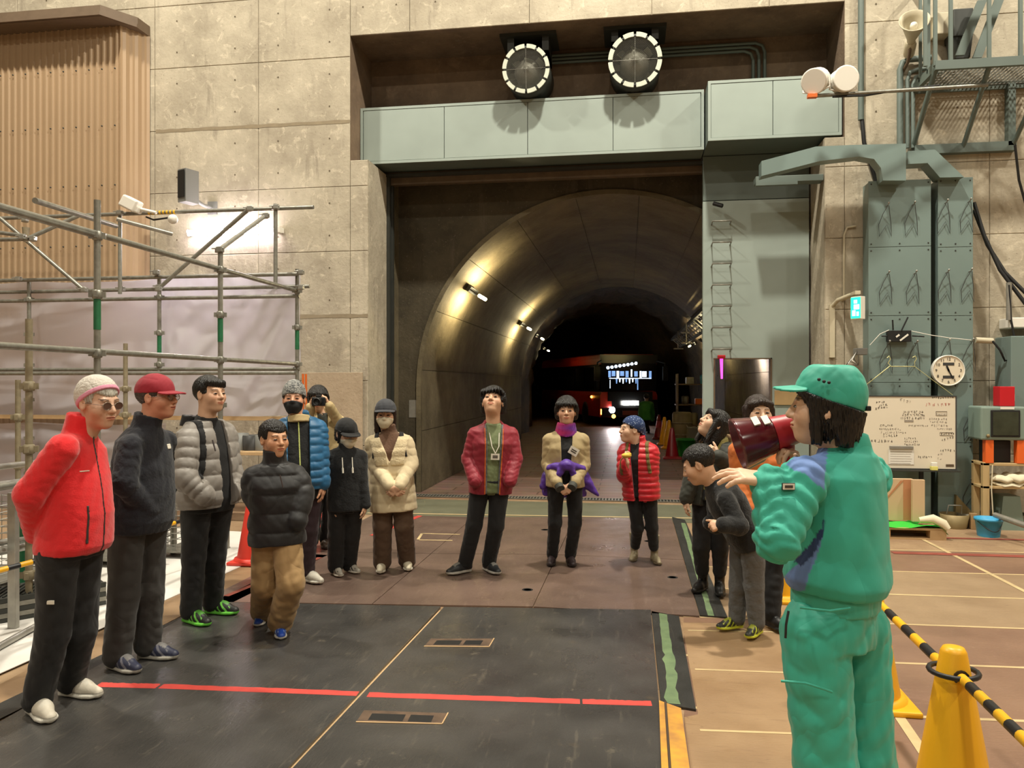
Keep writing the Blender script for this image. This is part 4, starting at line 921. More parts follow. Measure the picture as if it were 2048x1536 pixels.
sheet(-420,326,onY(100,830,9.1).z,zt_-.02,'translucent white plastic sheet hung on the left half of the scaffold',y=9.12,seed=8)
sheet(-420,330,.02,onY(100,845,9.1).z,'lower white plastic sheet behind the people on the left',y=9.16,seed=5)
one('timber_batten',MB().box((-11,9.0,onY(100,838,9.0).z),(onY(600,836,9.0).x,9.04,onY(100,830,9.0).z),.003),'wood_pale','long thin timber batten holding the lower edge of the plastic sheets','batten')
# boards and clutter below the sheet
zb=onY(500,905,8.85).z
one('work_bench',MB().box((onY(330,900,8.8).x,8.5,zb),(onY(606,900,8.8).x,9.0,zb+.04),.004).box((onY(335,900,8.8).x,8.55,0.016),(onY(345,900,8.8).x,8.62,zb)).box((onY(590,900,8.8).x,8.55,0.016),(onY(600,900,8.8).x,8.62,zb)),'wood_pale','low pale wooden bench under the plastic sheet','bench')
for i,(px,h,m) in enumerate(((478,.2,'grey'),(505,.18,'dark_grey'),(528,.19,'grey'))):
    c=onY(px,890,8.75); one('storage_tin',MB().lathe([(.11,0),(.115,h),(.105,h),(.1,.02),(0,.02)],(c.x,8.75,zb+.041),n=16),m,('left grey','dark middle','right grey')[i]+' tin standing on the low bench behind the boy','tin')
for i,px in enumerate((606,612)):
    a=onY(px,748,8.8); one('orange_rod',MB().tube([(a.x,8.8,.0),(a.x,8.8,a.z)],.014,8),'orange',('left','right')[i]+' thin orange rod leaning by the end scaffold post','rod')
# ---- handrails, mesh baskets, stack of expanded metal at far left
gf=empty('guard_rail',atd(30,980,5.2),'low grey pipe guard rail in front of the scaffold at the left edge','railing')
for (p,q,r_) in ((atd(-120,990,4.0),atd(80,958,6.5),.028),(atd(-100,945,5.0),atd(75,925,6.6),.024),(atd(-150,1130,4.3),atd(75,1088,5.8),.03),(atd(-150,1110,4.35),atd(75,1074,5.9),.02)):
    MB().tube([p,q],r_,10).build('rail','galv_light',gf)
for (p,dz) in ((atd(27,985,5.2),0),):
    MB().box((p.x-.03,p.y-.02,.016),(p.x+.03,p.y+.02,p.z),.004).build('post','galv_light',gf)
g=atd(44,1100,5.9); MB().tube([(g.x,g.y,.016),(g.x,g.y,.72)],.03,10).build('leg','green_band',gf)
def basket(c,sx,sy,h,label):
    t=empty('mesh_basket',(c.x,c.y,.016),label,'basket'); mb=MB()
    for k in range(int(h/.055)+1):
        z=.09+k*.055; mb.tube([(c.x-sx,c.y-sy,z),(c.x+sx,c.y-sy,z),(c.x+sx,c.y+sy,z),(c.x-sx,c.y+sy,z),(c.x-sx,c.y-sy,z)],.004,4)
    n=int(2*sx/.055)
    for k in range(n+1):
        x=c.x-sx+2*sx*k/n; mb.tube([(x,c.y-sy,.09),(x,c.y-sy,.09+h)],.004,4); mb.tube([(x,c.y+sy,.09),(x,c.y+sy,.09+h)],.004,4)
    o=mb.build('mesh','galv_light',t); o['kind']='stuff'
    fr=MB()
    for a in (-1,1):
        for b in (-1,1): fr.box((c.x+a*sx-.02,c.y+b*sy-.02,.016),(c.x+a*sx+.02,c.y+b*sy+.02,.11+h))
    fr.box((c.x-sx,c.y-sy,.07),(c.x+sx,c.y+sy,.09)); fr.build('frame','galv',t)
    return t
c=atd(0,1090,6.3); basket(Vector((c.x-.3,c.y,0)),.45,.35,.62,'tall wire mesh basket behind the guard rail at the left edge')
c=atd(250,1060,7.2); basket(Vector((c.x-.1,c.y,0)),.4,.3,.42,'lower wire mesh basket seen between the two leftmost men')
c=atd(360,1050,7.5); basket(Vector((c.x+.15,c.y,0)),.2,.25,.55,'small wire mesh basket behind the man in the grey jacket')
# stacked expanded metal sheets
c=onZ(20,1250); 
for i in range(5):
    t=Vector((.62,.78,0)).normalized(); s=Vector((-t.y,t.x,0)); cc=Vector((c.x-.28,c.y+.05,.028+i*.035))
    mb=MB(); mb.obox(cc,t*.75,s*.22,(0,0,.006)); 
    if i==4:
        for k in range(38): mb.obox(cc+t*(-.73+k*.039)+UP*.012,(t*.5+s*.86).normalized()*.2,(s*.5-t*.86).normalized()*.005,(0,0,.005))
    mb.obox(cc-s*.22,t*.75,s*.012,(0,0,.016))
    one('steel_grid_sheet',mb,'dark_steel' if i%2==0 else 'galv',('bottom','second','third','fourth','topmost')[i]+' steel grid sheet in the pile on the white sheet','sheet')
one('steel_pipe',MB().tube([onZ(-150,1390)+UP*.04,onZ(76,1262)+UP*.04],.022,10),'galv_light','loose steel pipe lying beside the pile of grid sheets','pipe')
# yellow-black bars
mat('bar_y',sr(238,176,30),.4); mat('bar_k',sr(26,26,28),.45)
def striped_bar(a,b,n,label,r=.018,first=0):
    a,b=Vector(a),Vector(b); t=empty('striped_bar',(a+b)/2,label,'bar')
    for i in range(n):
        MB().tube([a.lerp(b,i/n),a.lerp(b,(i+1)/n)],r,12).build('yellow_section' if (i+first)%2==0 else 'black_section','bar_y' if (i+first)%2==0 else 'bar_k',t)
    return t
striped_bar(atd(-120,1172,4.6),atd(110,1112,5.2),9,'yellow and black barrier bar at the far left beside the first man',first=0)
striped_bar(atd(180,1092,6.0),atd(370,1040,7.0),8,'yellow and black barrier bar passing behind the man in the red cap')
# ================================================================== CONES
mat('cone_red',sr(222,62,48),.4); mat('cone_yellow',sr(240,176,24),.4,noise=.08,nscale=5); mat('cone_reflect',sr(238,90,110),.3); mat('cone_darkred',sr(150,20,30),.35)
def cone(p,h,m,label,rb=.14,rt=.035,base=.19,square=True,band=None,name='traffic_cone'):
    t=empty(name,(p.x,p.y,p.z),label,'cone'); z=p.z
    mb=MB(); mb.lathe([(rb,.03),(rt+.0,h-.02),(rt*.8,h-.004),(rt*.4,h),(0,h)],(p.x,p.y,z),n=24); mb.build('body',m,t)
    b=MB(); b.box((p.x-base,p.y-base,z),(p.x+base,p.y+base,z+.03),.01); b.lathe([(rb+.03,.03),(rb+.02,.05),(rb,.055)],(p.x,p.y,z),n=24); b.build('base',m,t)
    if band: MB().lathe([(rb+(rt-rb)*.45+.002,.03+(h-.05)*.45),(rb+(rt-rb)*.75+.002,.03+(h-.05)*.75)],(p.x,p.y,z),n=24).build('band',band,t)
    return t
g=onZ(505,1128); g.z=.017; cone(g,.68,'cone_red','red traffic cone standing behind the boy in the black puffer',base=.17)
# bundle of red and dark bits behind the black-clad child
g=onZ(636,1070); g.z=0; cone(g,.3,'cone_red','short red cone base by the wall behind the child in black',rb=.11,rt=.08,base=.2)
# near yellow cone with the bar
dn=2.86; c=atd(1907,1292,dn); zt0=c.z; pn=Vector((c.x,c.y,0)); cn=cone(pn,zt0,'cone_yellow','large yellow traffic cone in the right foreground holding the striped bar',rb=.155,rt=.045,base=.2)
pf_=atd(1738,1300,4.05); pfar=Vector((pf_.x,pf_.y,0)); cone(pfar,.72,'cone_yellow','yellow traffic cone hidden behind the guide with only its base corner showing',rb=.155,rt=.045,base=.2)
pc=onZ(1560,1196); cone(Vector((pc.x,pc.y,0)),.72,'cone_yellow','yellow traffic cone seen between the bending boy and the guide',rb=.155,rt=.045,base=.2)
bz=.60; p1=atd(1762,1213,3.72); p2=atd(1893,1345,2.90); p3=atd(1924,1376,2.80); p4=atd(2120,1562,2.12)
for q in (p1,p2,p3,p4): q.z=bz
dirb=(p4-p1).normalized()
off=Vector((-dirb.y,dirb.x,0))*.0
striped_bar(p1,p2,7,'yellow and black barrier bar between the guide and the large yellow cone',r=.019)
striped_bar(p3,p4,9,'yellow and black barrier bar running out of the picture at lower right',r=.019)
t=empty('bar_ring',(pn.x,pn.y,bz),'black plastic ring joining two barrier bars around the yellow cone','ring')
R_=.082; MB().tube([(pn.x+R_*math.cos(a*math.pi/10),pn.y+R_*math.sin(a*math.pi/10),bz+.005) for a in range(21)],.010,8,False).build('ring','bar_k',t)
for q,s in ((p2,-1),(p3,1)): MB().tube([q-dirb*.05*-s*0,q+dirb*.04*s*-1],.028,12).build('sleeve','bar_k',t)
# ================================================================== RIGHT SIDE CLUTTER
# pallet with green cloth and cardboard
mat('cardboard',sr(206,176,140),.75,noise=.06,nscale=2); mat('cardboard_tape',sr(188,130,92),.5); mat('green_cloth',sr(52,190,60),.6); mat('pallet_wood',sr(186,152,108),.75,noise=.2,nscale=3,nstretch=(1,8,1))
py0=8.74; x0,x1=onY(1640,1050,py0).x,onY(1893,1050,py0).x
t=empty('pallet',((x0+x1)/2,py0,0),'wooden pallet on the floor under the whiteboard','pallet')
for x in (x0,(x0+x1)/2-.08,x1-.16): 
    for y in (py0,py0+.4): MB().box((x,y,0.016),(x+.16,y+.12,.1)).build('block','pallet_wood',t)
for i in range(4): MB().box((x0,py0+i*.135,.1),(x1,py0+i*.135+.115,.125),.003).build('slat','pallet_wood',t)
for y in (py0,py0+.4): MB().box((x0,y,0.0),(x1,y+.12,.016)).build('bottom_board','pallet_wood',t)
vs=[]; n=16
for i in range(n+1):
    for j in range(n+1):
        u,v=i/n,j/n; x=x0+.1+(x1+.02-x0-.1)*u; y=py0-.01+.52*v; z=.135+.012*math.sin(9*u+5*v)+.01*math.sin(17*u-8*v)
        if u>.96: z-=.07
        vs.append((x,y,z))
o=MB().add(vs,[(i*(n+1)+j,(i+1)*(n+1)+j,(i+1)*(n+1)+j+1,i*(n+1)+j+1) for i in range(n) for j in range(n)],True).build('green_cloth','green_cloth',fix=False); at_base(o); tag(o,'crumpled bright green cloth lying on the pallet','cloth')
for i,(pa,pb,pt,yy,lab) in enumerate(((1700,1826,958,9.0,'wide folded cardboard box flattened upright on the pallet'),(1825,1850,960,8.92,'narrow upright cardboard flap beside the wide flattened box'))):
    a=onY(pa,1035,yy); b=onY(pb,pt,yy); c=empty('cardboard_box',(a.x,yy,.16),lab,'box')
    MB().box((a.x,yy,.16),(b.x,yy+.05,b.z),.003).build('sheet','cardboard',c)
    if i==0: MB().box((onY(1818,960,yy).x-.06,yy-.002,.16),(onY(1826,960,yy).x,yy+.0,b.z-.01)).build('tape','cardboard_tape',c); MB().prism([(a.x+.2,yy-.001,.17),(b.x-.1,yy-.001,b.z-.02),(b.x-.13,yy-.001,b.z-.02)],(0,-.003,0)).build('crease','cardboard_tape',c)
mat('pale_cloth',sr(222,212,184),.8)
a=onY(1852,1032,8.75); o=MB().tube([(a.x-.05,8.8,.2),(a.x+.08,8.78,.22),(a.x+.18,8.76,.17),(a.x+.22,8.74,.12)],[.03,.05,.05,.03],10).build('rag','pale_cloth'); at_base(o); tag(o,'pale rag trailing over the right edge of the pallet','rag')
# blue bucket
mat('bucket_blue',sr(64,160,206),.4)
g=onZ(1977,1072); t=empty('bucket',(g.x,g.y,0),'light blue plastic bucket with a black handle on the floor','bucket')
gd=(g-CAM).dot(FW); Rr=25/F*gd; hb=36/F*gd*1.02
MB().lathe([(Rr*.78,0),(Rr*.8,.01),(Rr*.95,hb-.03),(Rr*1.03,hb-.03),(Rr*1.03,hb),(Rr*.93,hb),(Rr*.76,.015),(0,.015)],(g.x,g.y,0),n=28).build('body','bucket_blue',t)
MB().tube([Vector((g.x-Rr,g.y-.02,hb-.02))+Vector((2*Rr*i/12,-.13*math.sin(math.pi*i/12)-.0,-.11*math.sin(math.pi*i/12))) for i in range(13)],.005,6).build('handle','black',t)
# trays, wood, pots near the bucket
mat('brass_metal',sr(140,122,84),.5,.3); mat('tray_grey',sr(120,112,94),.5,.1)
c=onZ(1908,1055); t=empty('metal_pan',(c.x,c.y,0),'round metal pan with a loop handle near the pallet','pan'); MB().lathe([(.13,0),(.16,.16),(.15,.16),(.12,.02),(0,.02)],(c.x,c.y,0),n=20).build('bowl','brass_metal',t); MB().tube([(c.x-.08,c.y,.16),(c.x-.07,c.y-.03,.26),(c.x+.07,c.y-.03,.26),(c.x+.08,c.y,.16)],.008,6).build('handle','galv_light',t)
c=onZ(1928,1052); one('wooden_wedge',MB().prism([(c.x-.1,c.y,.0),(c.x+.08,c.y,.0),(c.x+.1,c.y,.15),(c.x-.08,c.y,.36)],(0,.1,0)),'brass_metal','tilted wooden wedge block between the pan and the tray','block')
for i,(px,py,lab) in enumerate(((1945,1052,'long grey metal tray left of the blue bucket'),(2010,1050,'grey brown metal tray behind the blue bucket'))):
    c=onZ(px,py); c.y-=.12*i; mb=MB(); mb.lathe([(.15,0),(.19,.16),(.18,.16),(.14,.015),(0,.015)],(c.x,c.y,0),n=16); one('metal_tray',mb,'tray_grey',lab,'tray')
for i,px in enumerate((1956,2002)):
    c=onZ(px,1062); c.y+=.12; one('wood_block',MB().box((c.x-.035,c.y-.03,0),(c.x+.035,c.y+.03,.18),.004),'pallet_wood',('left','right')[i]+' small wooden block beside the blue bucket','block')
one('white_pipe',MB().tube([onY(1990,1030,9.0),onY(2070,1058,8.5)],.03,10),'galv_light','pale plastic pipe slanting to the right edge behind the bucket','pipe')
# shelf rack
mat('rack_wood',sr(196,168,120),.6,noise=.12,nscale=3)
YS=9.35; xs0,xs1=onY(1966,930,YS).x,onY(2110,930,YS).x; t=empty('shelf_rack',(xs0,YS,0),'open wooden shelf rack at the right edge beside the narrow duct','shelf')
for x in (xs0,xs1-.07):
    for y in (YS,YS+.24): MB().box((x,y,0),(x+.07,y+.06,onY(1970,925,YS).z),.004).build('post','rack_wood',t)
for pz_ in (926,972): z=onY(1970,pz_,YS).z; MB().box((xs0,YS,z-.03),(xs1,YS+.3,z),.004).build('shelf','rack_wood',t)
z1=onY(1970,926,YS).z; z2=onY(1970,972,YS).z
mat('orange_tape',sr(232,104,40),.5); mat('box_green',sr(128,146,136),.5,noise=.05); mat('red_box',sr(196,24,36),.45)
zb0=onY(1970,880,YS).z; zb1=onY(1970,813,YS).z
t=empty('glass_cabinet',(xs0,YS,zb0),'grey green metal box with a dark rounded window on orange legs on the rack','cabinet')
xg0,xg1=onY(1962,850,YS-.02).x,onY(2052,850,YS-.02).x
MB().box((xg0,YS-.02,zb0),(xg1,YS+.33,zb1),.02).build('case','box_green',t); 
wx_0,wx_1=onY(1981,850,YS-.02).x,onY(2040,850,YS-.02).x; wz0,wz1=onY(1990,874,YS-.02).z,onY(1990,820,YS-.02).z
MB().box((wx_0,YS-.032,wz0),(wx_1,YS-.015,wz1),.03).build('window_gasket','black',t); MB().box((wx_0+.02,YS-.036,wz0+.02),(wx_1-.02,YS-.03,wz1-.02),.002).build('glass',mat('dark_glass',sr(66,70,56),.12,noise=.4,nscale=6),t)
MB().box((wx_0+.1,YS-.026,zb1-.03),(wx_1-.06,YS-.021,zb1-.002)).build('label_strip','white',t); MB().sph((xg0+.07,YS-.03,zb0+.05),.02,8,6).build('knob','brass_metal',t)
for px in (1973,2036): x=onY(px,900,YS).x; MB().box((x-.01,YS-.005,z1),(x+.075,YS+.08,zb0),.004).build('leg','orange_tape',t)
MB().box((xg0+.1,YS+.1,z1),(xg1-.1,YS+.28,zb0-.01),.01).build('plinth','black',t)
a,b=onY(2000,773,YS+.05),onY(2030,815,YS+.05); t=empty('red_box',(a.x,YS+.05,zb1),'open topped red metal box standing on the glass fronted cabinet','box'); MB().box((a.x,YS+.05,zb1+.001),(b.x,YS+.22,a.z),.006).build('case','red_box',t); MB().box((b.x+.0,YS+.06,zb1+.06),(b.x+.004,YS+.12,zb1+.14)).build('label','white',t)
# things on the lower shelf: folded white bags
for i,(px,pz_,w_,h_) in enumerate(((2005,958,.16,.05),(2030,955,.17,.06),(2015,966,.2,.03))):
    c=onY(px,pz_,YS+.1); c.z=z2+h_*(.9 if i<2 else .45)+(.03 if i<2 else 0); o=MB().sph(c,1,16,10,(w_,.12,h_)).build('folded_bag','pale_cloth'); 
    for v in o.data.vertices: v.co.z+=.012*math.sin(v.co.x*40+i)+.01*math.sin(v.co.y*55)
    at_base(o); tag(o,('white folded bag left on the lower rack shelf','white folded bag right on the lower rack shelf','flat white bag at the front of the lower rack shelf')[i],'bag')
a=onY(2003,992,YS+.1); b=onY(2046,1045,YS+.1); one('grey_bin',MB().prism([(a.x-.02,YS+.1,0),(b.x+.02,YS+.1,0),(b.x-.03,YS+.1,a.z),(a.x+.02,YS+.1,a.z)],(0,.25,0)),'box_green','grey tapered bin under the shelf rack','bin')
one('string',MB().tube([onY(1985,930,YS-.02),onY(1983,980,YS-.03),onY(1986,1028,YS-.02)],.006,6),'pale_cloth','pale string hanging down the front of the shelf rack','string')
# cables to the right edge, swivel pipe fitting
for i,(pts) in enumerate((((1948,405,9.9),(1968,470,9.85),(2000,540,9.8),(2060,620,9.7)),((1948,420,9.9),(1975,490,9.85),(2010,545,9.8),(2060,595,9.7)),((2030,290,9.6),(2038,360,9.7),(2060,440,9.8)))):
    one('black_cable',MB().tube([onY(*p) for p in pts],.022 if i<2 else .015,8),'black',('thick black cable drooping from the narrow duct to the right edge','second black cable crossing below the first at the right edge','thin black cable hanging from the platform corner')[i],'cable')
t=empty('swivel_hose',onY(1975,680,9.7),'pale pipe elbow with black hose loop on the wall above the rack','pipe'); MB().tube([onY(1951,680,9.75),onY(1985,682,9.75)],.035,10).build('pipe','horn',t); MB().tube([onY(1985,682,9.72),onY(2000,700,9.7),(onY(2010,722,9.7)),onY(2025,715,9.7),onY(2030,680,9.7),onY(2022,640,9.7),onY(2018,570,9.7)],.012,8).build('hose','black',t); MB().tube([onY(2018,640,9.72),onY(2018,565,9.72)],.03,10).build('valve','galv_light',t)
a,b=onY(2022,635,9.7),onY(2060,655,9.7); one('wall_box',MB().box((a.x,9.7,b.z),(b.x+.2,YW-.002,a.z),.01),'white','small white electrical box at the right edge of the wall','box')
one('wall_cabinet',MB().box((onY(2022,670,9.6).x,9.6,1.35),(onY(2120,670,9.6).x,YW-.002,onY(2022,672,9.6).z),.01),'blue_steel','grey green wall cabinet cut off by the right edge','cabinet')
# room behind the wicket door
YB2=13.2
one('passage_wall',MB().box((wx0+.25,11.3,0),(3.3,11.36,2.6)) if 0 else MB().box((2.55,10.95,0),(2.6,11.38,3.2)),'concrete','pale passage wall behind the doorway in the steel gate leaf','wall')
# ================================================================== INSIDE THE TUNNEL
# bus
B=onZ(1258,852); ang=math.radians(12)
fdir=(-FW*math.cos(ang)+RT*math.sin(ang)); ldir=UP.cross(fdir); 
def bp(x,y,z): return B+ldir*x+fdir*y+UP*z      # x: image right, y: towards us, z: up
mat('bus_red',sr(176,48,34),.35,noise=.1,nscale=1); mat('bus_cream',sr(120,60,44),.4); mat('bus_glass',sr(8,9,12),.08); mat('bus_black',sr(10,10,11),.3)
mat('head_glow',(1,1,1),.3,emit=(1,.90,.93),estr=60); mat('plate_glow',(1,1,1),.3,emit=(1,.98,.92),estr=25); mat('amber_glow',(1,.5,.1),.3,emit=(1,.4,.05),estr=10); mat('cabin_glow',(.7,.85,1),.3,emit=(.65,.82,1),estr=14); mat('cabin_dim',(.5,.7,1),.3,emit=(.32,.5,.8),estr=1.6)
bus=empty('bus',B,'dark red bus with lit headlamps and cabin parked deep in the tunnel','bus')
W_,HB,LB=1.15,2.75,9.0
def bprism(prof,y0,y1,name,m,parent=bus): return MB().prism([bp(x,y0,z) for x,z in prof],fdir*(y1-y0)).build(name,m,parent)
def rr(w,z0,z1,r=.18): return [(-w,z0),(w,z0),(w,z1-r),(w-r*.3,z1-r*.3),(w-r,z1),(-w+r,z1),(-w+r*.3,z1-r*.3),(-w,z1-r)]
bprism(rr(W_,.35,1.35),-LB,0,'lower_body','bus_red'); bprism(rr(W_,2.35,HB),-LB,-.05,'roof','bus_red'); bprism([(-W_+.08,1.3),(W_-.08,1.3),(W_-.08,2.4),(-W_+.08,2.4)],-LB,-.35,'cabin_core','bus_black')
bprism([(-W_+.02,.36),(W_-.02,.36),(W_-.02,.7),(-W_+.02,.7)],0,.12,'bumper','bus_black'); bprism([(-W_+.45,.7),(W_,.7),(W_,1.0),(-W_+.45,1.0)],0,.015,'front_panel','bus_black')
bprism([(-W_+.05,1.3),(W_-.05,1.3),(W_-.05,2.45),(-W_+.05,2.45)],-.1,.0,'windscreen','bus_glass')
bprism([(-W_,2.4),(W_,2.4),(W_,2.72),(-W_,2.72)],-.05,.03,'front_header','bus_black'); bprism([(-W_+.3,.95),(W_-.2,.95),(W_-.2,1.3),(-W_+.3,1.3)],0,.02,'front_panel','bus_black')
for i in range(6):
    y1=-.7-i*1.35; MB().prism([bp(-W_-.005,y1,1.4),bp(-W_-.005,y1-1.2,1.4),bp(-W_-.005,y1-1.2,2.25),bp(-W_-.005,y1,2.25)],ldir*.1).build('side_window','bus_glass',bus)
for sx in (-1,1):
    MB().lathe([(0,.02),(.11,.015),(.12,0)],bp(sx*.72,.12,.62) if sx<0 else bp(sx*.8,.12,.62),fdir,16).build('headlamp','head_glow' if sx<0 else 'grey',bus)
    MB().lathe([(0,.02),(.075,.015),(.08,0)],bp(sx*.66,.12,.38) if sx<0 else bp(.7,.12,.38),fdir,14).build('fog_lamp','amber_glow' if sx<0 else 'grey',bus)
    MB().lathe([(0,.03),(.06,.0)],bp(sx*.95,.0,2.62),fdir,12).build('marker_lamp','plate_glow',bus)
    for y in (-1.9,-6.9): MB().lathe([(0,-.12),(.3,-.12),(.44,-.1),(.46,0),(.44,.1),(.3,.12),(0,.12)],bp(sx*(W_-.1),y,.46),ldir,24).build('wheel','black_rubber',bus)
MB().obox(bp(-1.08,.06,.55),ldir*.06,fdir*.05,UP*.1).build('indicator','amber_glow',bus); MB().sph(bp(-W_-.02,-1.0,1.1),.05,8,6).build('side_marker','amber_glow',bus)
MB().obox(bp(.02,.12,.88),ldir*.32,fdir*.02,UP*.085,.02).build('number_plate_light','plate_glow',bus)
for i in range(8): MB().sph(bp(-.85+.16*i,.02,2.22+.025*i),.055,8,6).build('cabin_lamp','cabin_glow',bus)
mat('cabin_blue',(.3,.5,.9),.3,emit=(.25,.45,.85),estr=.9); mat('cabin_white',(.8,.9,1),.3,emit=(.75,.88,1),estr=1.8)  # emissive colours that stand for the lit cabin behind the glass
rb=random.Random(4)
for i,(x,w2,z,h2,m2) in enumerate(((-.78,.05,1.98,.12,'cabin_blue'),(-.62,.07,2.0,.10,'cabin_blue'),(-.45,.05,1.97,.13,'cabin_white'),(-.28,.08,2.0,.09,'cabin_blue'),(-.08,.06,1.98,.12,'cabin_blue'),(.10,.03,2.02,.14,'cabin_white'),(.28,.07,1.99,.10,'cabin_blue'),(.47,.04,1.96,.14,'cabin_white'),(.62,.09,1.98,.11,'cabin_white'),(.86,.05,1.95,.15,'cabin_blue'))):
    MB().obox(bp(x,.004,z),ldir*w2,fdir*.002,UP*h2).build('cabin_glow_pane',m2,bus)
for i in range(7): x=-.5+.13*i; MB().prism([bp(x-.035,.004,1.80),bp(x+.035,.004,1.80),bp(x+.018,.004,1.62+.05*(i%2)),bp(x-.018,.004,1.62+.05*(i%2))],fdir*.002).build('cabin_glow_wedge','cabin_white' if i%3 else 'cabin_blue',bus)  # glowing shapes laid on the windscreen, painted light of the cabin
MB().obox(bp(.05,.005,1.82),ldir*.85,fdir*.002,UP*.014).build('cabin_glow_bar','cabin_white',bus); MB().obox(bp(.35,.005,1.6),ldir*.02,fdir*.002,UP*.22).build('cabin_glow_bar','cabin_blue',bus); MB().obox(bp(-.76,.005,1.6),ldir*.012,fdir*.002,UP*.16).build('cabin_glow_bar','cabin_white',bus)
for sx in (-1,1): MB().tube([bp(sx*1.1,0,2.5),bp(sx*1.35,.25,2.4),bp(sx*1.35,.25,2.3)],.03,6).obox(bp(sx*1.36,.25,2.0),ldir*.11,fdir*.05,UP*.28,.02).build('mirror','bus_black',bus)
MB().obox(bp(0,.125,.5),ldir*.3,fdir*.01,UP*.08).build('registration_plate','bus_cream',bus)
ld=bpy.data.lights.new('bus_headlamp_light','SPOT'); ld.energy=200; ld.spot_size=math.radians(75); ld.spot_blend=.8; ld.shadow_soft_size=.12; ld.color=(1,.86,.84)
lo=bpy.data.objects.new('bus_headlamp_light',ld); link(lo,bus); lo.location=ldir*-.72+fdir*.35+UP*.65; lo.rotation_euler=(fdir*1.0-UP*.07).to_track_quat('-Z','Y').to_euler()
# cones along the right side of the tunnel
for (px,py,h,m,lab,bd) in ((1344,917,.68,'cone_darkred','nearest red cone in the row along the right tunnel wall',None),(1338,897,.72,'cone_yellow','nearest yellow cone in the tunnel row behind the red one',None),(1329,889,.74,'cone_yellow','farther yellow cone in the tunnel row',None),(1318,878,.72,'cone_darkred','farthest red cone with glowing band in the tunnel row','cone_reflect')):
    cone(onZ(px,py),h,m,lab,rb=.15,rt=.04,base=.2,band=bd)
# green bucket, rack, boxes and a hand cart
c=onZ(1372,912); mat('green_plastic',sr(50,160,60),.4); t=empty('green_tub',(c.x,c.y,0),'bright green plastic tub by the right tunnel wall','tub'); MB().lathe([(.17,.0),(.22,.36),(.25,.36),(.25,.39),(.2,.39),(.16,.02),(0,.02)],(c.x,c.y,0),n=22).build('body','green_plastic',t)
c=onZ(1386,898); t=empty('grey_chair',(c.x,c.y,0),'pale grey folded seat beside the green tub','seat'); MB().box((c.x-.15,c.y-.1,.1),(c.x+.15,c.y+.1,.55),.02).build('shell','grey',t); MB().tube([(c.x-.15,c.y,0),(c.x+.15,c.y+.05,.6)],.012,6).tube([(c.x+.15,c.y,0),(c.x-.15,c.y+.05,.6)],.012,6).build('legs','chrome',t)
c=onZ(1358,898); c.y+=.7; c.x+=.12; t=empty('oxygen_cabinet',(c.x,c.y,0),'grey steel drum cabinet behind the tunnel cones','cabinet'); MB().lathe([(.25,0),(.25,.85),(.22,.9),(0,.9)],(c.x,c.y,0),n=18).build('drum','tray_grey',t); MB().lathe([(.255,.3),(.262,.31),(.262,.33),(.255,.34)],(c.x,c.y,0),n=18).lathe([(.255,.6),(.262,.61),(.262,.63),(.255,.64)],(c.x,c.y,0),n=18).build('hoop','galv',t)
c=onZ(1385,905); c.y+=2.6; c.x+=.25; t=empty('tool_rack',(c.x,c.y,0),'tall dark tool rack loaded with gear at the right tunnel wall','rack')
for dx in (-.45,.45):
    for dy in (-.25,.25): MB().box((c.x+dx-.02,c.y+dy-.02,0),(c.x+dx+.02,c.y+dy+.02,1.9)).build('post','rust_steel',t)
for z in (.5,1.05,1.6): MB().box((c.x-.5,c.y-.3,z),(c.x+.5,c.y+.3,z+.03)).build('shelf','rust_steel',t)
rt_=random.Random(9)
for i in range(7):
    z=(.53,1.08,1.63)[i%3]; x=c.x-.36+.12*i; h=rt_.uniform(.15,.35); mb=MB()
    if i%2: mb.lathe([(.09,0),(.1,h*.9),(.06,h),(0,h)],(x,c.y-.1,z),n=12)
    else: mb.box((x-.1,c.y-.25,z),(x+.1,c.y+.1,z+h),.01)
    one('stored_can' if i%2 else 'stored_case',mb,('bus_red','dark_grey','galv','tray_grey','orange','bucket_blue','black')[i],('dark red case on the lower rack shelf','grey can on the middle rack shelf','metal case on the top rack shelf','brown can on the lower rack shelf','orange case on the middle rack shelf','blue can on the top rack shelf','black case at the right of the lower rack shelf')[i],'can' if i%2 else 'case')
# cable tray with brackets high on the right tunnel wall
tr=empty('cable_tray',(TXC+2.3,14,3.2),'dark cable tray ladder running along the upper right tunnel wall','tray')
aT=math.radians(38); bx_,bz_=TXC+(TR-.12)*math.cos(aT),TZC+(TR-.12)*math.sin(aT)
for (ox,oz) in ((-.18,.0),(.12,-.28)): MB().box((bx_+ox-.03,12,bz_+oz-.03),(bx_+ox+.03,30,bz_+oz+.05)).build('side_rail','dark_steel',tr)
for i in range(24): y=12+i*.75; MB().tube([(bx_-.2,y,bz_+.0),(bx_+.14,y,bz_-.3)],.02,6).build('rung','galv',tr)
for i in range(3): MB().tube([(bx_-.1+.08*i,12,bz_+.02-.08*i),(bx_-.1+.08*i,30,bz_-.08*i)],.025,6).build('cable','black',tr)
for i,y in enumerate((21.0,24.5)):
    t=empty('tray_bracket',(1.6,y,2.9),('nearer','farther')[i]+' pale bracket hanging under the tunnel cable tray','bracket'); MB().box((bx_-.30,y,bz_-.55),(bx_-.27,y+.05,bz_-.02)).box((bx_-.42,y,bz_-.58),(bx_-.12,y+.05,bz_-.54)).box((bx_-.42,y,bz_-.30),(bx_-.2,y+.05,bz_-.27)).build('arm','galv_light',t)
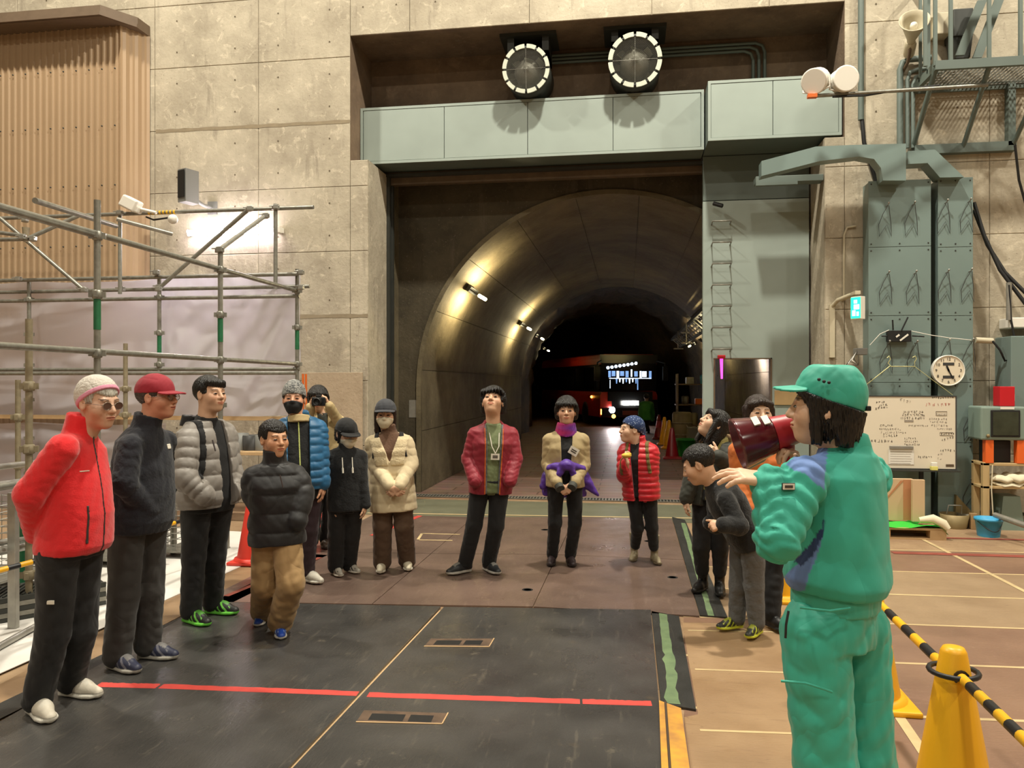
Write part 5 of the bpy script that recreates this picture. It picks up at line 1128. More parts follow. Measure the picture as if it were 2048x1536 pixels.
# paper notice and stencil on the left lining
p=onX(828,808,XL+.01)
for k,(px,py) in enumerate(((828,815),)):
    q=onX(px,py,TXC-TR+.0); one('wall_notice',MB().box((TXC-TR+.002,q.y-.14,q.z-.2),(TXC-TR+.006,q.y+.14,q.z+.2)) if q.y>TY0 else MB().box((onY(818,800,TY0-.006).x,TY0-.006,onY(820,835,TY0).z),(onY(834,800,TY0-.006).x,TY0-.002,onY(820,800,TY0).z)),'galv_light','small paper notice on the left tunnel wall behind the woman in cream','notice')
# ================================================================== PEOPLE: implicit surfaces turned into meshes
f32=np.float32
def A(v): return np.array(v,dtype=f32)
def smin(a,b,k):
    if k<=0: return np.minimum(a,b)
    h=np.clip(.5+.5*(b-a)/k,0,1); return b+(a-b)*h-k*h*(1-h)
def smax(a,b,k): return -smin(-a,-b,k)
def rc(a,b,ra,rb,g=None):
    a,b=A(a),A(b); ab=b-a; L2=float(ab@ab)+1e-9
    def f(p):
        q=p-a; t=np.clip(q@ab/L2,0,1); r=ra+(rb-ra)*t
        if g is not None: r=r+g(t)
        return np.sqrt(((q-t[:,None]*ab)**2).sum(1))-r
    return f
def ell(c,r,R=None):
    c,r=A(c),A(r); m=float(r.min())
    def f(p):
        q=p-c
        if R is not None: q=q@R
        k=np.sqrt(((q/r)**2).sum(1)); k2=np.sqrt(((q/(r*r))**2).sum(1))+1e-9
        return k*(k-1)/k2
    return f
def obx(c,h,R=None,r=.005):
    c,h=A(c),A(h)
    def f(p):
        q=p-c
        if R is not None: q=q@R
        q=np.abs(q)-(h-r); return np.sqrt((np.maximum(q,0)**2).sum(1))+np.minimum(q.max(1),0)-r
    return f
def union(fs,k=.02):
    def f(p):
        d=None
        for g in fs:
            kk=k
            if isinstance(g,tuple): g,kk=g
            e=g(p); d=e if d is None else smin(d,e,kk)
        return d
    return f
def loft(secs,pw=2.0,g=None,axis=None):
    """secs: list of (centre, xaxis, yaxis, rx, ry)"""
    S=[(A(c),A(x),A(y),rx,ry) for c,x,y,rx,ry in secs]
    nn=S[-1][0]-S[0][0]; nn=nn/np.sqrt(nn@nn)
    def f(p):
        D=None
        for (c0,x0,y0,a0,b0),(c1,x1,y1,a1,b1) in zip(S[:-1],S[1:]):
            ax=c1-c0; n=nn; L=float(ax@n)+1e-9; q=p-c0; tr=q@n/L; t=np.clip(tr,0,1)
            ts=t*t*(3-2*t)
            ce=q-t[:,None]*ax; w=np.maximum(np.abs(tr-t)*L,0)
            X=x0+(x1-x0)*.5; Y=y0+(y1-y0)*.5
            rx=a0+(a1-a0)*t; ry=b0+(b1-b0)*t
            if g is not None: e=g(p); rx=rx+e; ry=ry+e
            u=ce@X; v=ce@Y
            k=(np.abs(u/rx)**pw+np.abs(v/ry)**pw)**(1/pw)
            d=(k-1)*np.minimum(rx,ry); d=np.where(w>1e-6,np.sqrt(np.maximum(d,0)**2+w*w)+np.minimum(d,0)*0,d)
            D=d if D is None else np.minimum(D,d)
        return D
    return f
def wrink(amp,fr,seed,aniso=(1,1,1)):
    r=np.random.RandomState(seed); an=A(aniso); Ks=[]
    for i in range(4):
        k=r.randn(3); k/=np.linalg.norm(k); k2=r.randn(3); k2/=np.linalg.norm(k2); Ks.append((A(k)*an*fr*(1+.5*i),A(k2)*an*fr*.55,r.rand()*6,1/(1+.35*i)))
    def f(p):
        s=0
        for k,k2,ph,a in Ks: s=s+a*(np.abs(np.sin(p@k+1.5*np.sin(p@k2+ph)+ph))-.6)
        return amp*s*.6
    return f
def limbw(a,b,amp,lam,seed):
    """creases running across a limb"""
    r=np.random.RandomState(seed); a,b=A(a),A(b); ax=(b-a)/(np.linalg.norm(b-a)+1e-6); o=r.randn(3); o-=ax*(o@ax); o/=np.linalg.norm(o); k1=A(ax+.55*o)*(math.pi/lam); k2=A(ax-.75*o+.3*np.cross(ax,o))*(math.pi/(lam*1.5)); k3=A(o)*(math.pi/(lam*1.1)); ph=r.rand(3)*6
    def f(p): return amp*((np.abs(np.sin(p@k1+1.1*np.sin(p@k3+ph[0])+ph[1]))-.6)+.7*(np.abs(np.sin(p@k2+1.3*np.sin(p@k3*.8+ph[2])))-.6))
    return f
def surf(f,lo,hi,h):
    lo,hi=A(lo),A(hi); B=4; nc=np.ceil((hi-lo)/(h*B)).astype(int)+1; n=nc*B
    cc=[lo[i]+h*B*(np.arange(nc[i])+.5-.5/B) for i in range(3)]
    G=np.stack(np.meshgrid(*cc,indexing='ij'),-1).reshape(-1,3).astype(f32); dc=f(G).reshape(nc)
    act=np.abs(dc)<h*B*1.25
    D=np.repeat(np.repeat(np.repeat(np.where(dc<0,-1,1).astype(f32),B,0),B,1),B,2)
    ai=np.argwhere(act); off=np.stack(np.meshgrid(*[np.arange(B)]*3,indexing='ij'),-1).reshape(-1,3)
    idx=(ai[:,None,:]*B+off[None]).reshape(-1,3); P=lo+idx.astype(f32)*h
    out=np.empty(len(P),f32)
    for s in range(0,len(P),200000): out[s:s+200000]=f(P[s:s+200000].astype(f32))
    D[idx[:,0],idx[:,1],idx[:,2]]=out
    D[0]=D[-1]=1; D[:,0]=D[:,-1]=1; D[:,:,0]=D[:,:,-1]=1
    s=D<0; c=s[:-1,:-1,:-1].astype(np.int8)
    for i,j,k in ((1,0,0),(0,1,0),(0,0,1),(1,1,0),(1,0,1),(0,1,1),(1,1,1)):
        c=c+s[i:n[0]-1+i,j:n[1]-1+j,k:n[2]-1+k]
    ce=np.argwhere((c>0)&(c<8)); vid=-np.ones(c.shape,np.int64); vid[ce[:,0],ce[:,1],ce[:,2]]=np.arange(len(ce))
    co=[(0,0,0),(1,0,0),(0,1,0),(1,1,0),(0,0,1),(1,0,1),(0,1,1),(1,1,1)]
    val=np.stack([D[ce[:,0]+a,ce[:,1]+b,ce[:,2]+d] for a,b,d in co],1)
    acc=np.zeros((len(ce),3),f32); cnt=np.zeros(len(ce),f32)
    for a,b in ((0,1),(2,3),(4,5),(6,7),(0,2),(1,3),(4,6),(5,7),(0,4),(1,5),(2,6),(3,7)):
        va,vb=val[:,a],val[:,b]; m=(va<0)!=(vb<0); t=np.where(m,va/np.where(m,va-vb,1),0)
        pa=A(co[a]); pb=A(co[b]); acc+=m[:,None]*(pa+t[:,None]*(pb-pa)); cnt+=m
    V=lo+(ce+acc/cnt[:,None])*h
    Fs=[]
    for ax in range(3):
        sl0=[slice(1,None)]*3; sl0[ax]=slice(0,-1); sl1=[slice(1,None)]*3; sl1[ax]=slice(1,None)
        a=s[tuple(sl0)]; b=s[tuple(sl1)]; m=np.argwhere(a!=b); o=np.ones(3,int); o[ax]=0; m=m+o
        sg=s[m[:,0],m[:,1],m[:,2]]
        u,v=[(1,2),(2,0),(0,1)][ax]; eu=np.zeros(3,int); eu[u]=1; ev=np.zeros(3,int); ev[v]=1
        ok=(m<np.array(c.shape)).all(1); m=m[ok]; sg=sg[ok]
        q=np.stack([vid[tuple((m-eu-ev).T)],vid[tuple((m-ev).T)],vid[tuple(m.T)],vid[tuple((m-eu).T)]],1)
        q=np.where(sg[:,None],q,q[:,::-1]); Fs.append(q[(q>=0).all(1)])
    return V.astype(f32),np.concatenate(Fs)
def np_obj(name,V,Q,m,parent,col=None,loc=None):
    me=bpy.data.meshes.new(name); off=A(wloc(parent)) if parent is not None else A((0,0,0)); n=len(V); k=len(Q)
    me.vertices.add(n); me.vertices.foreach_set('co',(V-off).astype(f32).ravel())
    me.loops.add(4*k); me.loops.foreach_set('vertex_index',Q.astype(np.int32).ravel())
    me.polygons.add(k); me.polygons.foreach_set('loop_start',np.arange(0,4*k,4,dtype=np.int32)); me.polygons.foreach_set('use_smooth',np.ones(k,bool))
    me.update(calc_edges=True)
    if col is not None:
        ca=me.color_attributes.new('Col','FLOAT_COLOR','POINT'); c=np.ones((n,4),f32); c[:,:3]=col; ca.data.foreach_set('color',c.ravel())
    me.materials.append(M(m) if isinstance(m,str) else m)
    o=bpy.data.objects.new(name,me); link(o,parent); return o

# ---------------- figure
mat('skin',(1,1,1),.48,vcol=True,noise=.10,nscale=18,bump=.03,bscale=90); mat('eye',(1,1,1),.15,vcol=True); mat('shoe',(1,1,1),.5,vcol=True,noise=.12,nscale=30,bump=.05,bscale=80)
mat('painted_cloth',(1,1,1),.75,vcol=True,noise=.14,nscale=7,bump=.12,bscale=16,sheen=.1)
def folds(m,sc=7.0,strength=.5,dist=.03,stretch=(1,1,.8)):
    """creases: ridged noise added to the cloth's fine bump"""
    nt=m.node_tree; N=nt.nodes; L=nt.links; b=N['Principled BSDF']; prev=b.inputs['Normal'].links[0].from_socket if b.inputs['Normal'].links else None
    tc=N.new('ShaderNodeTexCoord'); mp=N.new('ShaderNodeMapping'); mp.inputs['Scale'].default_value=stretch; L.new(tc.outputs['Object'],mp.inputs[0])
    n=N.new('ShaderNodeTexNoise'); n.inputs['Scale'].default_value=sc; n.inputs['Detail'].default_value=1.5; n.inputs['Roughness'].default_value=.45; n.inputs['Distortion'].default_value=.6; L.new(mp.outputs[0],n.inputs['Vector'])
    a=N.new('ShaderNodeMath'); a.operation='SUBTRACT'; a.inputs[1].default_value=.5; L.new(n.outputs['Fac'],a.inputs[0]); c=N.new('ShaderNodeMath'); c.operation='ABSOLUTE'; L.new(a.outputs[0],c.inputs[0]); e=N.new('ShaderNodeMath'); e.operation='POWER'; e.inputs[1].default_value=.95; L.new(c.outputs[0],e.inputs[0])
    bp=N.new('ShaderNodeBump'); bp.inputs['Strength'].default_value=strength; bp.inputs['Distance'].default_value=dist; L.new(e.outputs[0],bp.inputs['Height'])
    if prev: L.new(prev,bp.inputs['Normal'])
    L.new(bp.outputs[0],b.inputs['Normal'])
def cloth(name,c,rough=.8,noise=.15,bump=.12,bscale=22,sheen=.1,fold=.65,fs=6.0):
    m=mat(name,c,rough,noise=noise,nscale=6,bump=bump,bscale=bscale,sheen=sheen); folds(m,fs,fold); return m
folds(M('painted_cloth'),4.5,.75,stretch=(1,1,.5))
def hairmat(name,c):
    m=mat(name,c,.36,noise=.35,nscale=60,nstretch=(1,1,.12),bump=.55,bscale=170); return m
hairmat('hair_black',sr(24,21,20)); hairmat('hair_brown',sr(46,32,26)); hairmat('hair_white',sr(196,192,182)); hairmat('hair_grey',sr(74,70,66))
SK=sr(218,172,140); SK2=sr(206,154,122); SKP=sr(226,186,156)
class Fig:
    def __init__(s,label,d,face,h,pel,neck,head,hs=1.0,hy=None,hp=0,hr=0,skin=SK,res=1.0,**J):
        s.d,s.h,s.s,s.skin,s.res=d,h,h/1.70,skin,res
        a=math.radians(face); s.f=-FW*math.cos(a)+RT*math.sin(a); s.l=UP.cross(s.f)
        pt=lambda q: atd(q[0],q[1],d+(q[2] if len(q)>2 else 0))
        S=s.s; s.J={}; j=s.J
        j['pel']=pt(pel); j['neck']=pt(neck)
        j['shL']=j['neck']+s.l*.155*S-UP*.085*S; j['shR']=j['neck']-s.l*.155*S-UP*.085*S
        j['hipL']=j['pel']+s.l*.088*S-UP*.02*S; j['hipR']=j['pel']-s.l*.088*S-UP*.02*S
        for k in ('elL','elR','wrL','wrR','knL','knR','shL','shR','hipL','hipR'):
            if k in J: j[k]=pt(J[k])
        for sd,sg in (('L',1),('R',-1)):
            j.setdefault('el'+sd,j['sh'+sd]+s.l*sg*.05*S-UP*.28*S); j.setdefault('wr'+sd,j['el'+sd]-UP*.24*S+s.f*.04*S)
            fx=J['foot'+sd]; g=onZ(fx[0],fx[1]); aa=math.radians(fx[2]); fd=-FW*math.cos(aa)+RT*math.sin(aa)
            j['ft'+sd]=g; s.__dict__['fd'+sd]=fd; j['an'+sd]=g-fd*.055*S+UP*.085*S
            if 'kn'+sd not in j: j['kn'+sd]=j['hip'+sd].lerp(j['an'+sd],.5)+s.f*.03*S
        g=(j['ftL']+j['ftR'])/2
        s.root=empty('person',(g.x,g.y,0),label,'person')
        # head frame
        s.hc=pt(head); s.hs=hs; y=math.radians(face if hy is None else hy); p=math.radians(hp); r=math.radians(hr)
        hf=(-FW*math.cos(y)+RT*math.sin(y)); hl=UP.cross(hf); fw=hf*math.cos(p)+UP*math.sin(p); up=UP*math.cos(p)-hf*math.sin(p)
        l2=hl*math.cos(r)+up*math.sin(r); u2=up*math.cos(r)-hl*math.sin(r)
        s.HR=np.stack([A(l2),A(fw),A(u2)],1)   # columns: left, forward, up
        sp=(j['neck']-j['pel']); s.spL=sp.length; s.w=sp.normalized(); lx=(s.l-s.w*s.l.dot(s.w)).normalized(); s.tx=lx; s.ty=s.w.cross(lx).normalized()*-1
        if s.ty.dot(s.f)<0: s.ty=-s.ty
    def hl(s,p): return ((p-A(s.hc))@s.HR)/s.hs          # world -> head units
    def hw(s,q): return A(s.hc)+(A(q)*s.hs)@s.HR.T        # head -> world
    def tl(s,p):
        q=p-A(s.J['pel']); return q@A(s.tx),q@A(s.ty),(q@A(s.w))/s.spL
    def tw(s,u,v,t): return s.J['pel']+s.tx*u+s.ty*v+s.w*(t*s.spL)
    # ---------- solids
    def torso(s,infl=0,t0=-.14,secs=None,belly=0,g=None,pw=2.3,top=1.0):
        S=s.s; base=secs or [(-.30,.160,.112,0),(-.14,.166,.116,0),(0,.165,.116,.0),(.3,.150,.108,.005),(.65,.168,.118,.0),(.87,.158,.092,-.01),(1.0,.085,.065,-.01),(1.12,.058,.058,.0)]
        out=[]; tt=[b[0] for b in base]
        def at(t):
            for i in range(len(base)-1):
                if base[i][0]<=t<=base[i+1][0]:
                    u=(t-base[i][0])/(base[i+1][0]-base[i][0]); return [base[i][k]+(base[i+1][k]-base[i][k])*u for k in (1,2,3)]
            return list(base[0][1:]) if t<base[0][0] else list(base[-1][1:])
        ts=[t0]+[t for t in tt if t0<t<top]+[top]
        for t in ts:
            rx,ry,off=at(t); b=belly*math.exp(-((t-.15)/.25)**2)
            out.append((s.tw(0,off*S+b*.6,t),s.tx,s.ty,rx*S+infl+b*.5,ry*S+infl+b))
        return loft(out,pw,g)
    def arm(s,sd,infl=0,r=(.056,.045,.034),end=1.0,g=None,wr=0,seed=1):
        j=s.J; S=s.s; sh,el,w_=A(j['sh'+sd]),A(j['el'+sd]),A(j['wr'+sd]); w_=el+(w_-el)*end
        f0=union([rc(sh,el,r[0]*S+infl,r[1]*S+infl,g),(rc(el,w_,r[1]*S+infl,r[2]*S+infl,g),.02)],.02)
        if not wr: return f0
        w1=limbw(sh,el,wr,.052,seed+ord(sd)); w2=limbw(el,w_,wr,.045,seed+7+ord(sd))
        L=el-sh
        return lambda p: f0(p)-np.where(((p-el)@A(L))<0,w1(p),w2(p))*1.0
    def leg(s,sd,infl=0,r=(.088,.060,.046),end=1.0,wr=0,seed=1):
        j=s.J; S=s.s; hp,kn,an=A(j['hip'+sd]),A(j['kn'+sd]),A(j['an'+sd]); an=kn+(an-kn)*end
        f0=union([rc(hp,kn,r[0]*S+infl,r[1]*S+infl),(rc(kn,an,r[1]*S+infl,r[2]*S+infl),.02)],.02)
        if not wr: return f0
        w1=limbw(hp,kn,wr,.10,seed+ord(sd)); w2=limbw(kn,an,wr,.062,seed+5+ord(sd)); z=float(kn[2])
        def f(p):
            t=np.clip((p[:,2]-z)/.08+.5,0,1); return f0(p)-(w1(p)*t+w2(p)*(1-t))
        return f
    # ---------- head
    def head_sdf(s,neck=True,mask=False):
        hs=s.hs
        E=lambda c,r: ell(c,r)
        fs=[E((0,-.012,.035),(.0755,.094,.083)),(E((0,.018,-.035),(.061,.072,.080)),.03),(E((0,.064,-.088),(.026,.026,.022)),.03),
            (E((.036,.056,-.022),(.032,.034,.034)),.025),(E((-.036,.056,-.022),(.032,.034,.034)),.025),
            (rc((-.036,.078,.026),(.036,.078,.026),.012,.012),.018),(E((0,.072,-.056),(.030,.026,.024)),.018)]
        eye=[E((.031,.104,.006),(.021,.018,.013)),E((-.031,.104,.006),(.021,.018,.013))]
        fs2=[(rc((0,.088,.016),(0,.108,-.022),.0085,.0125),.012),(E((.012,.096,-.026),(.009,.011,.008)),.008),(E((-.012,.096,-.026),(.009,.011,.008)),.008),
             (E((0,.0955,-.050),(.022,.010,.0055)),.006),(E((0,.0935,-.060),(.018,.011,.0065)),.006)]
        ears=[(E((.0775,-.004,.0),(.010,.021,.032)),.008),(E((-.0775,-.004,.0),(.010,.021,.032)),.008)]
        earcut=[E((.086,.004,.002),(.006,.011,.019)),E((-.086,.004,.002),(.006,.011,.019))]
        nk=s.J['neck']; nb=s.hl(A([nk-UP*.05*s.s]))[0]
        nkf=rc((0,-.022,-.05),nb,.054,.062*s.s/hs)
        def f(p):
            q=s.hl(p); d=union(fs,.03)(q)
            for e in eye: d=smax(d,-e(q),.012)
            d=smin(d,E((.031,.078,.005),(.0165,.0135,.0115))(q),.003); d=smin(d,E((-.031,.078,.005),(.0165,.0135,.0115))(q),.003)
            for g,k in fs2: d=smin(d,g(q),k)
            if not mask:
                d=np.maximum(d,-(np.abs(q[:,2]+.0552+.0*q[:,0])-.0012+np.maximum(np.abs(q[:,0])-.02,0)+np.maximum(.092-q[:,1],0)))
                for g,k in ears: d=smin(d,g(q),k)
                for e in earcut: d=smax(d,-e(q),.004)
                if neck: d=smin(d,nkf(q),.03)
            return d*hs
        return f
    def skin_col(s,V):
        q=s.hl(V); c=np.tile(A(s.skin),(len(V),1))
        lip=(np.abs(q[:,0])<.023)&(q[:,1]>.086)&(np.abs(q[:,2]+.0555)<.0105-.006*np.abs(q[:,0])/.023); c[lip]=A(s.skin)*A((.82,.52,.5))
        nearh=(np.abs(q)<.2).all(1)
        ch=np.exp(-(((np.abs(q[:,0])-.042)/.022)**2+((q[:,2]+.02)/.025)**2))*(q[:,1]>.03)*nearh; c=c*(1-ch[:,None]*A((.03,.13,.14)))
        br=((np.abs(np.abs(q[:,0])-.032)<.0175)&(q[:,1]>.06)&(np.abs(q[:,2]-.0265-.004*(1-((np.abs(q[:,0])-.034)/.018)**2))<.0042)&nearh); c[br]=c[br]*.28
        no=((np.abs(np.abs(q[:,0])-.007)<.004)&(q[:,1]>.092)&(np.abs(q[:,2]+.034)<.003)&nearh); c[no]*=.4
        return c
    def hand(s,sd,u,n,curl=(25,35,25),spread=.0,thumb=30,scale=1.0,thumb_in=.3,end='wr'):
        """list of implicit pieces: palm, four fingers, thumb; u: towards the fingers, n: palm side"""
        S=s.s*scale; w0=Vector(s.J['wr'+sd]); u=Vector(u).normalized(); n=Vector(n); n=(n-u*n.dot(u)).normalized(); sv=u.cross(n)*(1 if sd=='R' else -1)
        fs=[]; kn=[]
        xs=(.030,.010,-.011,-.030); Ls=(.072,.080,.074,.058)
        for i in range(4):
            k=w0+u*(.090-.006*abs(i-1))*S+sv*xs[i]*S*.95; kn.append(k); fs.append((rc(w0+sv*xs[i]*.55*S+u*.012*S,k,.0165*S,.0115*S),.012))
        for i in range(4):
            p=kn[i]; L=Ls[i]*S; a=0; dirs=(u+sv*spread*(1.5-i)).normalized()
            for q,(fr,cu) in enumerate(zip((.46,.30,.24),curl)):
                a+=math.radians(cu*(1+.08*i)); dv=dirs*math.cos(a)+n*math.sin(a); e=p+dv*L*fr
                fs.append((rc(p,e,(.0092-.0008*q)*S,(.0084-.0008*q)*S),.004 if q else .007)); p=e
        p=w0+u*.022*S+sv*.024*S; th=math.radians(thumb); dv=(u*math.cos(th)+sv*math.sin(th)+n*thumb_in).normalized()
        e=p+dv*.046*S; fs.append((rc(p,e,.0155*S,.0115*S),.012)); dv2=(dv+u*.35+n*thumb_in*.5).normalized(); e2=e+dv2*.032*S; fs.append((rc(e,e2,.0108*S,.0096*S),.004)); e3=e2+(dv2+n*.2).normalized()*.024*S; fs.append((rc(e2,e3,.0096*S,.0078*S),.004))
        el=Vector(s.J['el'+sd]); fs.append((rc(w0,w0.lerp(el,.35),.026*S,.034*S),.02))
        return fs
    def body(s,hands=(),h=.0042):
        """one continuous skin: head and neck, arms with hands, trunk and legs"""
        h*=s.res; S=s.s
        hd=s.head_sdf(); lo=A(s.hc)-.175*s.hs; hi=A(s.hc)+.175*s.hs; nk=A(s.J['neck']); lo=np.minimum(lo,nk-.10); hi=np.maximum(hi,nk+.06)
        V,Q=surf(hd,lo,hi,h); Vs=[V]; Qs=[Q]; n=len(V)
        for fs in hands:
            f=union(fs,.01); c=A(fs[0][0].__closure__ and (0,0,0)) if 0 else None
            pts=fs[-1]; 
            P0=fs.pos; V,Q=surf(f,A(P0)-.17*S,A(P0)+.17*S,.0036*s.res); Vs.append(V); Qs.append(Q+n); n+=len(V)
        f=union([s.torso(-.030,t0=.0,top=1.0),(s.arm('L',-.014,end=.92),.03),(s.arm('R',-.014,end=.92),.03),(s.leg('L',-.026),.03),(s.leg('R',-.026),.03)],.03)
        pts=np.stack([A(v) for v in s.J.values()]); V,Q=surf(f,pts.min(0)-.2,pts.max(0)+.2,.024); Vs.append(V); Qs.append(Q+n)
        V=np.concatenate(Vs); Q=np.concatenate(Qs); return np_obj('body',V,Q,'skin',s.root,s.skin_col(V))
    def hnd(s,sd,*a,**k):
        class L(list): pass
        r=L(s.hand(sd,*a,**k)); r.pos=Vector(s.J['wr'+sd])+Vector(a[0]).normalized()*.08*s.s; return r
    def eyes(s,open_=1.0):
        open_=max(open_,.85)
        for sx in (-1,1):
            mb=MB(); mb.sph((0,0,0),1,16,10); vs=A([v for v in mb.v]); V=np.stack([vs[:,0]*.0135,vs[:,1]*.0095,vs[:,2]*.0064*open_],1)+A((sx*.031,.0870,.0046))
            W=A(s.hc)+(V*s.hs)@s.HR.T; c=np.tile(A((.62,.58,.54)),(len(W),1)); c=c*.55; c[np.abs(vs[:,0])<.72]=A((.015,.011,.010)); c[vs[:,2]>.45]=A((.02,.014,.012))
            me=bpy.data.meshes.new('eye'); me.from_pydata([tuple(x) for x in (W-A(wloc(s.root)))],[],mb.f); me.polygons.foreach_set('use_smooth',[True]*len(mb.f))
            ca=me.color_attributes.new('Col','FLOAT_COLOR','POINT'); ca.data.foreach_set('color',np.concatenate([c,np.ones((len(c),1),f32)],1).ravel()); me.materials.append(M('eye')); o=bpy.data.objects.new('eye',me); link(o,s.root)
    # ---------- add a piece
    def add(s,name,f,lo,hi,h,m,col=None,parent=None):
        V,Q=surf(f,lo,hi,h*s.res); 
        if len(Q)==0: return None
        return np_obj(name,V,Q,m,parent or s.root,col(V) if col else None)
    def bounds(s,keys,pad): P=np.stack([A(s.J[k]) for k in keys]); return P.min(0)-pad,P.max(0)+pad
    def head_add(s,name,fq,m,h=.0045,pad=.2,col=None,parent=None):
        """fq is given in head units"""
        return s.add(name,lambda p: fq(s.hl(p))*s.hs,A(s.hc)-pad,A(s.hc)+pad,h,m,col,parent)
    def trousers(s,m,infl=.010,r=(.082,.060,.052),amp=.006,fr=26,end=.94,top=.12,seed=1,col=None,flare=0,name='trousers',h=.010):
        W=wrink(amp*.75,fr*1.3,seed,(1,1,.7)); j=s.J
        f0=union([s.torso(infl*.6+.004,t0=-.10,top=top),(s.leg('L',infl,r,end,amp*.32,seed),.02),(s.leg('R',infl,r,end,amp*.32,seed+3),.012)],.02)
        f=lambda p: f0(p)-W(p)
        lo,hi=s.bounds(('pel','hipL','hipR','knL','knR','anL','anR'),.17); hi[2]=A(s.tw(0,0,top))[2]+.03
        return s.add(name,f,lo,hi,h,m,col)
    def top(s,m,infl=.018,hem=-.18,amp=.005,fr=24,seed=2,sl=(.052,.044,.036),send=1.0,quilt=None,open_=None,collar=None,belly=0,col=None,name='jacket',h=.009,hemlen=None,secs=None,cuff=None,hood=None,extra=(),cut=(),ai=None,ka=.008,arms=True,aw=1.0,an=(1,1,1)):
        ai=infl*.55 if ai is None else ai; awr=(amp*.5 if not quilt else amp*.2)*aw
        W=wrink(amp*.6,fr*1.15,seed,an)
        gz=None; ga=None
        if quilt:
            pit,qa=quilt; gz=lambda p: qa*(np.abs(np.sin(np.pi*(p[:,2])/pit))**.55-.5)
            LA=max((Vector(s.J['shL'])-Vector(s.J['elL'])).length,.1); ga=lambda t: qa*(np.abs(np.sin(np.pi*t*LA/(pit*.8)))**.55-.5)
        T=s.torso(infl,t0=hem,belly=belly,g=gz,secs=secs); P=[T]
        P+=[(rc(s.J['neck']-UP*.035*s.s,s.J['sh'+k]+UP*.012*s.s,.05*s.s+infl*.5,.040*s.s+ai),.03) for k in 'LR']+([(s.arm('L',ai,sl,send,ga,awr,seed),ka),(s.arm('R',ai,sl,send,ga,awr,seed+2),ka)] if arms else [])
        if collar:
            ct,cr=collar; P.append((loft([(s.tw(0,-.005,.95),s.tx,s.ty,.075*s.s+cr,.07*s.s+cr),(s.tw(0,.004,1.0+ct*.5),s.tx,s.ty,.062*s.s+cr,.064*s.s+cr),(s.tw(0,.012,1.0+ct),s.tx,s.ty,.06*s.s+cr,.064*s.s+cr)],2.0),.02))
        P+=list(extra)
        f0=union(P,.03); nk=A(s.J['neck']); hc=s.hw((0,-.02,-.05))
        hole=rc(nk-A(UP)*.02,hc,.058*s.s+.004,.058*s.s+.004)
        def f(p):
            d=f0(p)-W(p); u,v,t=s.tl(p)
            d=np.maximum(d,-hole(p)) if not collar else d
            if open_:
                w0,w1,dep=open_[:3]; tm=np.clip((t-hem)/(1.05-hem),0,1); wd=w0+(w1-w0)*tm**1.2; wd=w1*np.clip((t-open_[4])/(1.05-open_[4]),-.2,1.3) if len(open_)>4 else wd; off=open_[3] if len(open_)>3 else 0
                d=np.maximum(d,-np.maximum(np.abs(u-off)-wd,dep-v))
            for c in cut: d=np.maximum(d,-c(p))
            return d
        s.gar=f
        lo,hi=s.bounds(('pel','neck','shL','shR','elL','elR','wrL','wrR'),.16); zh=A(s.tw(0,0,hem))[2]; lo[2]=min(lo[2]+.05,zh-.12); hi[2]=max(hi[2],A(s.J['neck'])[2]+.2)
        return s.add(name,f,lo,hi,h,m,col)
    def shoes(s,col,sole,L=.27,hgt=.075,boot=0,h=.0048,accent=None,lift=(0,0),solez=.026):
        for i,sd in enumerate(('L','R')):
            g=Vector(s.J['ft'+sd])+UP*(.018 if 1 else 0)*0; fd=s.__dict__['fd'+sd]; S=s.s*L/.27; an=Vector(s.J['an'+sd]); sl=fd.cross(UP)
            zf=.019 if s.onmat else .0
            R=np.stack([A(sl),A(fd),A(UP)],1); c=A(g)+A((0,0,zf)); lf=lift[i]
            def f(p,R=R,c=c,S=S,sd=sd):
                q=(p-c)@R/S
                if lf:
                    a=lf; qq=q-A((0,.10,0)); q=np.stack([qq[:,0],qq[:,1]*math.cos(a)+qq[:,2]*-math.sin(a)*-1,qq[:,2]*math.cos(a)-qq[:,1]*-math.sin(a)*-1],1)+A((0,.10,0))
                up=union([rc((0,-.085,.044),(0,.03,.040),.037,.040),(rc((0,.03,.040),(0,.112,.026),.040,.027),.02),(rc((0,-.06,.055),(0,-.055,.105+boot),.040,.042 if not boot else .060),.03),(rc((0,-.03,.080),(0,.06,.052),.022,.016),.02)],.02)(q)
                so=loft([((0,-.095,.014),(1,0,0),(0,0,1),.040,.020),((0,-.03,.013),(1,0,0),(0,0,1),.040,.016),((0,.055,.013),(1,0,0),(0,0,1),.049,.015),((0,.10,.015),(1,0,0),(0,0,1),.042,.014),((0,.132,.020),(1,0,0),(0,0,1),.020,.010)],2.8)(q)
                d=smin(up,so,.003)
                if not boot:
                    for y_ in (.005,.024,.043,.062): d=smin(d,rc((-.020,y_-.006,.088-.62*y_),(.020,y_+.006,.088-.62*y_),.0042,.0042)(q),.003)
                d=np.maximum(d,.002-q[:,2])
                if boot==0: d=np.maximum(d,q[:,2]-.115)
                else: d=np.maximum(d,q[:,2]-.1-boot)
                return d*S
